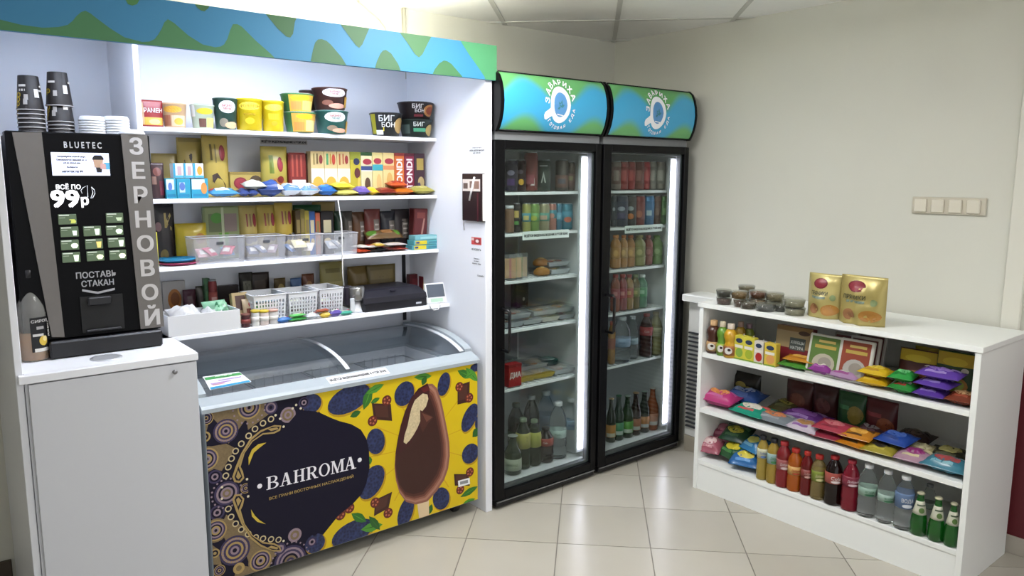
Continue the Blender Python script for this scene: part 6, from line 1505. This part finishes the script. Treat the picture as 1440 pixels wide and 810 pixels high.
row_drinks([(u0, u1, liquid(c, .3), (.35, .62, b_), [('r', -.14, .3, .14, .7, p_)], cap, 'tea_bottle', lb_) for (u0, u1, c, b_, p_, cap, lb_) in (
 (860, 870, '#a85a3c', '#9c3a34', '#c8807a', '#a83430', 'red labelled tea bottle at the left of the fourth row'), (870, 880, '#a04a44', '#a03c40', '#d09088', '#b83a34', 'second red labelled tea bottle in the fourth row'), (879, 889, '#b08a50', '#a85a44', '#d0a87a', '#a83830', 'amber tea bottle in the fourth row'), (888, 898, '#7a6a34', '#6f7a3c', '#b0a868', '#8a9a70', 'olive tea bottle in the fourth row'), (896, 908, '#5a9470', '#4f9460', '#a0c8a8', '#d8e0dc', 'mint green bottle at the right of the fourth row'))], FZ[3], 386, 'juice', 2.79)
row_drinks([
 (856, 864, liquid('#b8863c', .3), (.35, .6, '#9c5a40'), (), '#c05a3a', 'tea_bottle', 'amber bottle behind the handle of the corner fridge', 452, 2.79, 'juice'),
 (865, 883, WATER, (.35, .55, '#8fa8c4'), T('ВОДА', '#4a6a94'), '#dfe4ea', 'water_bottle', 'clear water bottle at the left of the fifth row', 446, 2.79, 'pet'),
 (883, 895, WATER, (.35, .5, '#a8b8c4'), T('ВОДА', '#5a7a94'), '#dfe4ea', 'water_bottle', 'slim clear water bottle in the fifth row', 445, 2.80, 'pet'),
 (902, 915, liquid('#3a1c18', .2), (.5, .7, '#b04a48'), T('Cola', '#f0e0dc'), '#8a2a28', 'cola_bottle', 'cola bottle in the fifth row of the corner fridge', 441, 2.79, 'pet'),
 (915, 928, liquid('#c8c08a', .6), (.45, .65, '#c8c4a0'), T('Тархун', '#7a7a44'), '#c8b89a', 'lemonade_bottle', 'pale lemonade bottle next to the light strip', 439, 2.79, 'pet')], FZ[4], 446, 'pet')
row_drinks([(u0, u1, liquid(c, .4, .04), (.12, .40, b_), [('r', -.3, .05, .3, .35, p_)], cap, 'beer_bottle', lb_, vt, 2.78, 'beer') for (u0, u1, vt, c, b_, p_, cap, lb_) in (
 (854, 864, 560, '#2f3a22', '#c8882e', '#d8d0b8', '#b8a070', 'dark bottle with an orange label at the left of the fridge floor'), (864, 875, 556, '#24402a', '#3f8a5a', '#c8d4cc', '#3a6a4a', 'green bottle with a green and white label, second on the fridge floor'), (876, 888, 556, '#2a4a24', '#5a9a3c', '#d0d8cc', '#9aa89a', 'green bottle with a lime label, third on the fridge floor'), (888, 899, 552, '#3a2418', '#a86a4a', '#c8c8c0', '#a88a6a', 'brown bottle with a copper label, fourth on the fridge floor'), (900, 911, 550, '#2c3428', '#b8783c', '#c0c4c4', '#8a9a90', 'dark bottle with an amber label, fifth on the fridge floor'), (911, 923, 545, '#b8643c', '#c08468', '#d8d0cc', '#d8d4d0', 'clear orange bottle next to the light strip on the fridge floor'))], FZ[5], 556, 'beer', 2.78)

# ================================================================== ON THE LOW SHELF UNIT
ZT = UZ
def unit_on(u0, u1, vt, zs, x): return on_unit(u0, u1, vt, x, zs)
# round clear tubs of nuts and biscuits on top
def snack_tub(u, v, R, h, x, c, lift, label):
    a = at_x(u, v, x)
    t = thing('snack_tub', label, 'tub', (x, a.y, ZT+.0006+lift), 0, 'clear snack tubs on the low unit')
    MB().lathe([(.001, .001), (R*.88, .001), (R*.955, h*.7), (R*.5, h*.8), (.001, h*.82)], 18, M(c, .7, noise=.55, nscale=110)).build('snacks', t)
    MB().lathe([(R*.88, 0), (R*.97, h*.8), (R*.985, h*.8), (R*.9, -.0)], 18, pane('#f4f5f2', 1.5, .08)).build('cup', t)
    MB().lathe([(.001, h*.9), (R*.9, h*.9), (R*1.02, h*.8), (R*1.03, h*.86), (R*.95, h*.97), (R*.3, h), (.001, h)], 18, pane('#f4f5f2', 1.5, .08)).build('lid', t)
TUBS = [(1018, 424, .040, 3.05, '#6a4a44', 0, 'lower tub of dark nuts at the left front of the top board'), (1018, 410, .040, 3.05, '#4a4a42', .036, 'upper tub of seeds at the left front of the top board'), (1043, 426, .042, 3.055, '#7a5a4c', 0, 'lower tub of brown nuts, second in the front row'), (1040, 408, .042, 3.07, '#a8885c', .036, 'upper tub of pale nuts, second in the front row'), (1052, 429, .040, 3.035, '#6a5a4c', 0, 'lone low tub of grey brown nuts, third in the front row'), (1076, 431, .048, 3.04, '#6a6a6c', 0, 'wide low tub of dark seeds in the middle of the front row'), (1100, 424, .034, 3.09, '#54544c', 0, 'small tub of black seeds behind the wide tub'), (1118, 429, .050, 3.06, '#b0aa94', 0, 'lower tub of white biscuits nearest the gold bags'), (1118, 413, .050, 3.06, '#b4b098', .036, 'upper tub of white biscuits nearest the gold bags'), (1066, 408, .046, 3.15, '#8a5a44', .036, 'tub of red brown nuts in the second row, upper left'), (1066, 420, .046, 3.15, '#9a7a5a', 0, 'tub of peanuts under the red brown nuts'), (1090, 412, .046, 3.15, '#a89a7c', .036, 'tub of pistachios in the second row, upper middle'), (1090, 422, .046, 3.15, '#94886a', 0, 'tub of mixed nuts under the pistachios'), (1050, 405, .045, 3.26, '#9a8a70', .036, 'tub of almonds at the back left of the top board'), (1050, 412, .045, 3.26, '#8a7a5c', 0, 'tub of hazelnuts under the almonds'), (1100, 405, .045, 3.26, '#a8987a', .0, 'tub of cashews at the back right of the top board')]
for (u, v, R, x, c, lift, lb_) in TUBS: snack_tub(u, v, R*.92, .036, x, c, lift, lb_)
for k, (u0, u1, vt, x, lb_, c) in enumerate(((1137, 1186, 385, 3.11, 'gold gingerbread bag beside the snack tubs', '#c4b472'), (1182, 1247, 388, 3.085, 'larger gold gingerbread bag at the right of the pair', '#b8a866'))):
    loc, w, h = unit_on(u0, u1, vt, ZT, x)
    g = pouch('gingerbread_bag', lb_, 'bag', loc, w, h, .085, c, OV((-.1, -.12)[k], .78, .2, .12)+[('t', 'ПРЯНИКИ', -.14 if k else -.1, .56, .09, '#4a4a30', 0, .5), ('r', -.32, .44, .1, .49, '#7a8a7a'), ('e', -.22, .2, .14, .12, '#9a6a44'), ('e', .24, .2, .22, .12, '#b07a30'), ('e', .3, .48, .08, .07, '#8a9a6a')], rz=RU, seed=200+k, stand=True, cr=.05, wr=.3, rough=.3, metal=.25)
# --- upper tier
ZA, ZB, ZD = UZS
KID = [(995, 1012, 450, 3.04, '#4a2418', '#c8a070', '#d8b080', 'brown kids drink bottle at the left end of the upper tier'), (1009, 1023, 452, 3.03, '#6a9a34', '#a8b848', '#d8ccb0', 'green kids drink bottle, second from the left'), (1019, 1036, 455, 3.025, '#d0a024', '#a86a3c', '#e0d0c0', 'yellow kids drink bottle in front of the others'), (1034, 1048, 452, 3.12, '#b08a2c', '#8a6a3a', '#b89888', 'amber kids drink bottle in the back row'), (1046, 1060, 455, 3.16, '#8a9a3c', '#7a8a3a', '#a88a98', 'olive kids drink bottle in the back row')]
for (u0, u1, vt, x, c, b_, cap, lb_) in KID:
    loc, w, h = unit_on(u0, u1, vt, ZA, x)
    bottle('kids_drink', lb_, 'bottle', loc, w/2*.95, h, 'kid', M(c, .3, coat=.3), cap, (.08, .36, b_), [('e', 0, .5, .2, .36, '#e8e4dc'), ('e', .05, .6, .08, .14, '#3a2a28')], rz=RU+.3)
CAR = [(1032, 1047, 472, 3.02, '#d8cf4a', '#8ab04a', 'yellow juice carton with lime, first of four'), (1045, 1061, 475, 3.02, '#dcd24a', '#a8b83a', 'yellow juice carton with pear, second of four'), (1060, 1074, 480, 3.02, '#dfd8cc', '#b8302c', 'white juice carton with a red apple, third of four'), (1074, 1092, 483, 3.02, '#e0c448', '#e0a060', 'yellow juice carton with peach, fourth of four')]
for k, (u0, u1, vt, x, c, f_, lb_) in enumerate(CAR):
    loc, w, h = unit_on(u0, u1, vt, ZA, x)
    o_ = carton('juice_carton', lb_, 'carton', (loc[0]+.015, loc[1], loc[2]), w*.92, .035, h, c, [('e', 0, .8, .34, .1, '#2a3a5a'), ('e', .05, .3, .36, .2, f_), ('r', -.4, .5, .4, .62, '#f0ece0'), ('r', -.5, 0, .5, .06, '#7aa03a')], rz=RU)
    MB().tube([(.01, 0, h), (.014, 0, h+.008)], .002, M('#e8e8e8', .4), 6).build('straw', o_)
loc, w, h = unit_on(1092, 1142, 460, ZA, 3.12)
carton('cookie_box', 'dark red and tan box standing behind the trays', 'box', loc, w, .04, h, '#7a2028', [('r', -.5, .45, .5, 1, '#a8926a'), ('r', -.1, .4, .34, .72, '#4a5450'), ('t', 'ХЛЕБЦЫ', .12, .6, .09, '#d8e0dc', 0, .38), ('t', 'НАТУРА', .12, .47, .08, '#d8e0dc', 0, .36), ('r', -.5, .88, .5, 1, '#8a6a3a'), ('e', .28, .86, .16, .06, '#4a3020'), ('r', -.4, .06, .3, .12, '#9a3a3a')], rz=RU, rx=-.12)
def flat_tray(u0, u1, vt, x, c1, c2, label, rx=-.22, wht='#d6d4ca'):
    loc, w, h = unit_on(u0, u1, vt, ZA, x)
    t = thing('halva_tray', label, 'tray', loc, RU)
    b = MB().box(-w/2, w/2, -.008, .008, 0, h*1.03, M(wht, .35), .007).build('tray_rim', t)
    b.rotation_euler = (rx, 0, 0)
    print_on(lambda u, v, e: (u*w, -.008-e, v*h*1.03), w, h, [('r', -.42, .06, .42, .94, c1), ('e', .02, .3, .34, .24, c2), ('e', .06, .32, .2, .14, '#9a9288'), ('r', -.3, .66, .34, .74, '#b8a04a'), ('r', -.2, .8, .3, .86, '#c8b060')], 0).build('lid_print', b)
flat_tray(1133, 1180, 473, 3.045, '#5a7a34', '#b8b09c', 'white tray with a green lid in front of the dark red box')
flat_tray(1176, 1224, 480, 3.04, '#94442c', '#b4b0a8', 'white tray with a red lid nearest the front')
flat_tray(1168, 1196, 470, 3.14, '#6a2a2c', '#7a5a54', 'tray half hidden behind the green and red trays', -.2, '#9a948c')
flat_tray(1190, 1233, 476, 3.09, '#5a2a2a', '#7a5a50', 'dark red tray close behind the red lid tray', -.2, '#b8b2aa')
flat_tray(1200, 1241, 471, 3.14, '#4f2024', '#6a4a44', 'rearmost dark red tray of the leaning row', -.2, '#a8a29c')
for k, (u0, u1, vt, x, c, lb_) in enumerate(((1262, 1317, 492, 3.13, '#4f2420', 'brown meal pouch with a yellow top on the upper tier'), (1314, 1368, 495, 3.12, '#2c4a22', 'green meal pouch with a yellow top on the upper tier'))):
    loc, w, h = unit_on(u0, u1, vt, ZA, x)
    pouch('meal_pouch', lb_, 'pouch', loc, w, h, .05, c, [('r', -.48, .7, .48, .97, '#c2a41c'), ('e', .0, .78, .34, .09, '#d8bc2c'), ('e', .04, .3, .38, .2, '#a87430'), ('e', .06, .32, .28, .13, '#6a3a1a' if k == 0 else '#8a9a3a'), ('e', .3, .62, .1, .06, '#d8d0c0')], rz=RU, seed=210+k, stand=True, rx=-.1)
for k, (u0, u1, vt, x, c, lb_) in enumerate(((1285, 1330, 489, 3.2, '#b09a1c', 'yellow topped pouch behind the brown pouch'), (1345, 1375, 497, 3.18, '#1f3418', 'dark green pouch at the right end of the upper tier'))):
    loc, w, h = unit_on(u0, u1, vt, ZA, x)
    pouch('meal_pouch', lb_, 'pouch', loc, w, h, .04, c, [('r', -.48, .72, .48, .97, '#a88f1c')], rz=RU, seed=214+k, stand=True)
def lying(u0, u1, v, zs, x, D, t, lift, c, pr, label, k, name='snack_bag', tilt=.1, rzj=.1):
    a, b = at_x(u0, v, x), at_x(u1, v, x); w = abs(a.y-b.y); t *= 1.55; lift *= 1.45
    # centre the bag: its lower edge faces the room
    return pouch(name, label, 'snack bag', (x, (a.y+b.y)/2, zs+t/2+lift+.001), w, D, t, c, pr, rx=LIE+tilt, rz=RU+rzj*math.sin(k*1.9), seed=220+k, cr=.08, wr=.18, rough=.25)
SN = lambda c1, c2: [('e', 0, .5, .3, .22, c1), ('r', -.3, .16, .2, .26, c2), ('r', .2, .6, .42, .8, c2)]
LA = [
 (1090, 1135, 519, 3.03, .08, .02, 0, '#4a8a34', SN('#d8a03a', '#3a7a2c'), 'green and orange bag lying in front of the dark red box'),
 (1100, 1142, 516, 3.035, .08, .018, .021, '#c8882c', SN('#d8a84a', '#a86a1c'), 'orange bag lying on the green and orange bag'),
 (1134, 1166, 524, 3.02, .08, .032, 0, '#8a3a8c', SN('#d8d0c0', '#a85aa8'), 'purple and cream bag in front of the green lid tray'),
 (1160, 1204, 531, 3.015, .085, .026, 0, '#b08ab0', SN('#e0d8c8', '#9a4a8a'), 'lilac bag in front of the red lid tray'),
 (1203, 1245, 548, 3.012, .09, .026, 0, '#c8a01c', SN('#a8382c', '#e0c040'), 'lower yellow bag of the pair on the upper tier'),
 (1203, 1245, 538, 3.014, .09, .026, .027, '#d8b424', SN('#e8cc4a', '#b88a1c'), 'upper yellow bag of the pair on the upper tier'),
 (1245, 1281, 556, 3.012, .09, .028, 0, '#2f8a3c', SN('#e0e0d8', '#a8342c'), 'lower green bag of the pair on the upper tier'),
 (1247, 1281, 545, 3.014, .09, .028, .029, '#2f9a44', SN('#6ac07a', '#1f7a34'), 'upper green bag of the pair on the upper tier'),
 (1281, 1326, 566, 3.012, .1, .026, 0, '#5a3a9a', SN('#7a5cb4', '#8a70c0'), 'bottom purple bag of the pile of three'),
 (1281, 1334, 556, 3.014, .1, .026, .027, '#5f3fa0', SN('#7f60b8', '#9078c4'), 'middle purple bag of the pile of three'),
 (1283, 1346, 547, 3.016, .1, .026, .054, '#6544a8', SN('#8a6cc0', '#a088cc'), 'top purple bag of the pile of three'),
 (1326, 1371, 572, 3.014, .1, .03, 0, '#7a3a26', SN('#c8a070', '#9c4a30'), 'red brown bag at the right end of the upper tier')]
for k, (u0, u1, v, x, D, t, lift, c, pr, lb_) in enumerate(LA): lying(u0, u1, v, ZA, x, D, t, lift, c, pr, lb_, k)
# --- middle tier
LBB = [
 (981, 1026, 572, 3.03, .12, .05, 0, '#b83a78', SN('#d88a4a', '#c860a0'), 'bright pink bag at the left end of the middle tier'),
 (1014, 1062, 562, 3.14, .14, .05, 0, '#2a4a8a', SN('#8a9ab8', '#3a5a9a'), 'dark blue bag behind the pink bag'),
 (1022, 1070, 586, 3.02, .13, .03, 0, '#1f9478', SN('#e0d8c8', '#c85a5a'), 'teal green bag beside the pink bag'),
 (1055, 1108, 596, 3.02, .11, .028, 0, '#7a8288', SN('#c87a4a', '#9aa0a4'), 'grey bag with an orange picture in the middle tier'),
 (1078, 1122, 572, 3.17, .13, .04, 0, '#4a4424', SN('#8a8038', '#5a5a2c'), 'dark olive bag in the second row of the middle tier'),
 (1088, 1152, 585, 3.10, .14, .035, .0, '#5a2f72', SN('#7a4a90', '#8a6aa0'), 'dark purple bag in the second row of the middle tier'),
 (1100, 1146, 606, 3.015, .11, .028, 0, '#c8bcc8', SN('#a87a4a', '#8a5a9a'), 'white and lilac bag at the front of the middle tier'),
 (1138, 1186, 616, 3.015, .11, .022, 0, '#8a2a3c', SN('#a84a54', '#6a1f2c'), 'lower red bag of the pair in the middle tier'),
 (1140, 1190, 606, 3.02, .11, .026, .023, '#a83a4c', SN('#c06a70', '#8a2a3a'), 'upper red bag of the pair in the middle tier'),
 (1172, 1216, 628, 3.012, .11, .022, 0, '#c07a1c', SN('#d89a3a', '#4a3a1c'), 'lower orange bag of the pair in the middle tier'),
 (1178, 1222, 618, 3.018, .11, .022, .023, '#c8842a', SN('#e0a84a', '#5a3a1c'), 'upper orange bag of the pair in the middle tier'),
 (1208, 1254, 640, 3.012, .11, .024, 0, '#a89a3a', SN('#2a2620', '#c8b84a'), 'yellow and black bag at the front of the middle tier'),
 (1226, 1274, 624, 3.05, .12, .03, .026, '#24489c', SN('#4a6ab8', '#1c3a80'), 'royal blue bag lying on the yellow and black bag'),
 (1196, 1240, 604, 3.14, .13, .04, .0, '#4a3038', SN('#8a8084', '#6a4a50'), 'dark wine bag in the second row of the middle tier'),
 (1255, 1304, 650, 3.014, .12, .03, 0, '#b08a9c', SN('#9a2f7a', '#d8cca0'), 'magenta and cream bag in the middle tier'),
 (1262, 1312, 636, 3.09, .12, .03, .0, '#a8a074', SN('#c8c098', '#7a7048'), 'pale olive bag behind the magenta bag'),
 (1250, 1300, 622, 3.2, .13, .04, 0, '#3a2a28', SN('#5a4a40', '#4a342c'), 'brown black bag at the back of the middle tier'),
 (1300, 1358, 652, 3.11, .13, .035, 0, '#2a2a1c', SN('#b0a868', '#4a482c'), 'black and cream bag behind the blue grey bag'),
 (1290, 1356, 672, 3.016, .11, .035, 0, '#3f7f94', SN('#a84a4a', '#7ab0bc'), 'blue grey bag with a red picture at the right end')]
for k, (u0, u1, v, x, D, t, lift, c, pr, lb_) in enumerate(LBB): lying(u0, u1, v, ZB, x, D, t, lift, c, pr, lb_, 30+k, tilt=.14)
for k, (u0, u1, vt, x, c, pr, lb_) in enumerate((
 (1030, 1070, 524, 3.30, '#1f1d14', [('e', -.1, .55, .2, .14, '#b8a850'), ('e', .2, .45, .16, .12, '#a89a4a')], 'black bag with yellow pictures standing at the back of the middle tier'),
 (1106, 1144, 536, 3.25, '#4a1f1c', [('e', 0, .5, .3, .2, '#6a3a2c')], 'dark red bag standing at the back of the middle tier'),
 (1142, 1180, 542, 3.25, '#3f1a1c', [('e', 0, .5, .3, .2, '#5a2c2c')], 'wine coloured bag standing beside the dark red bag'),
 (1178, 1218, 552, 3.22, '#24522c', [('e', .2, .5, .26, .22, '#8a7a34'), ('r', -.4, .6, .0, .7, '#4a8a5a')], 'green bag standing at the back of the middle tier'),
 (1216, 1262, 562, 3.22, '#54181f', [('e', .2, .4, .26, .22, '#8a4a2c'), ('r', -.4, .6, .1, .7, '#8a3a44')], 'red bag standing at the back of the middle tier'))):
    loc, w, h = unit_on(u0, u1, vt, ZB, x)
    pouch('snack_bag', lb_, 'snack bag', loc, w, h, .06, c, pr, rz=RU, seed=260+k)
# --- lower tier
for k, (u0, u1, v, x, D, t, lift, c, lb_) in enumerate((
 (978, 1008, 645, 3.03, .12, .045, 0, '#a85a6a', 'dusty pink bag at the left end of the lower tier'), (996, 1030, 630, 3.12, .12, .05, .03, '#9a4a64', 'dark pink bag behind the dusty pink bag'), (1000, 1040, 655, 3.05, .12, .045, .0, '#2a5a34', 'green bag in the lower heap'), (1010, 1046, 638, 3.09, .12, .045, .05, '#1f4a2c', 'dark green bag on top of the lower heap'), (1026, 1064, 660, 3.025, .11, .04, 0, '#2a6aa8', 'blue bag at the front of the lower heap'), (1034, 1066, 644, 3.07, .11, .04, .045, '#3a84b8', 'light blue bag on top of the blue bag'))):
    lying(u0, u1, v, ZD, x, D, t, lift, c, SN(('#d8b8b8', '#c87a94', '#d8c83a', '#c8c03a', '#e0d04a', '#d8d870')[k], ('#c88a94', '#b86a84', '#4a8a4a', '#3a6a3c', '#4a90d0', '#7ab8d8')[k]), lb_, 60+k, tilt=.45, rzj=.35)
BT_ = [
 (1065, 1080, 612, '#b8a048', (.5, .72, '#d8d8b8'), '#22242a', 'juice', 'yellow drink bottle with a black cap, first from the snack heap', '#5a7ab0', 'l'),
 (1079, 1096, 616, '#b89a40', (.45, .68, '#a8c8c8'), '#22242a', 'juice', 'lemon drink bottle with a black cap, second from the snack heap', '#4a8a54', 'l'),
 (1092, 1112, 620, '#94242a', (.4, .62, '#b86a6c'), '#a02428', 'juice', 'red drink bottle left of the orange bottle', '#e0c8c8', 'l'),
 (1108, 1128, 630, '#c0621c', (.4, .6, '#d8a860'), '#b02c24', 'juice', 'orange drink bottle with a red cap', '#b84a2a', 'l'),
 (1126, 1143, 634, '#7a1a1e', (.4, .6, '#8a3a34'), '#b02c24', 'juice', 'dark red drink bottle right of the orange bottle', '#d8a8a0', 'l'),
 (1141, 1161, 639, '#c0a868', (.42, .66, '#8a9a3c'), '#b02c24', 'juice', 'pale lemonade bottle with a red cap', '#e0d8a0', 'g'),
 (1160, 1185, 640, '#1c0d0c', (.46, .68, '#b85a50'), '#a02424', 'pet', 'cola bottle with a red label on the lower tier', '#f4e8e4', 'l'),
 (1184, 1209, 646, '#8c1c30', (.5, .7, '#8a2f44'), '#a02434', 'pet', 'cherry red drink bottle beside the first water bottle', '#e8c8d0', 'l'),
 (1207, 1233, 652, None, (.42, .58, '#9ab8a8'), '#e8eaea', 'pet', 'clear water bottle, first of three', '#2f6a4a', 'w'),
 (1234, 1259, 660, None, (.42, .56, '#a8c0b4'), '#e8eaea', 'pet', 'clear water bottle with a green label, second of three', '#3a7a54', 'w'),
 (1258, 1286, 668, None, (.42, .70, '#6a84ac'), '#e8eaea', 'pet', 'clear water bottle with a blue label, third of three', '#e6ecf4', 'w')]
for (u0, u1, vt, c, band, cap, kd, lb_, tc, mt_) in BT_:
    loc, w, h = unit_on(u0, u1, vt, ZD, 3.035)
    m_ = WATER if mt_ == 'w' else liquid(c, .25 if mt_ == 'l' else .7)
    bottle('water_bottle' if mt_ == 'w' else 'drink_bottle', lb_, 'bottle', loc, w/2*.96, h, kd, m_, cap, band, [('t', 'ВОДА' if mt_ == 'w' else ('Добрый' if 'cola' not in lb_ else 'Cola'), 0, .55, .32, tc, 0, .4), ('e', 0, .2, .18, .12, tc)], rz=RU+.7)
for k, (u0, u1, vt, lb_) in enumerate(((1281, 1305, 691, 'green glass bottle next to the blue labelled water'), (1306, 1330, 698, 'green glass bottle between two others'), (1328, 1351, 706, 'green glass bottle at the right end of the lower tier'))):
    loc, w, h = unit_on(u0, u1, vt, ZD, 3.03)
    bottle('green_bottle', lb_, 'bottle', loc, w/2*.98, h, 'pear', M('#1c7a24', .05, trans=.55, ior=1.4, coat=.4), '#c8c4a8', (.50, .80, '#d4d4c0'), [('e', 0, .34, .16, .2, '#5a7a3a'), ('r', -.3, .66, .3, .76, '#4a5a44')], rz=RU+.7)
loc, w, h = unit_on(1296, 1316, 680, ZD, 3.16)
bottle('water_bottle', 'clear bottle standing behind the green glass bottles', 'bottle', loc, w/2, h, 'pet', WATER, '#9aa0a0', (.4, .55, '#8a9a94'), (), rz=RU)
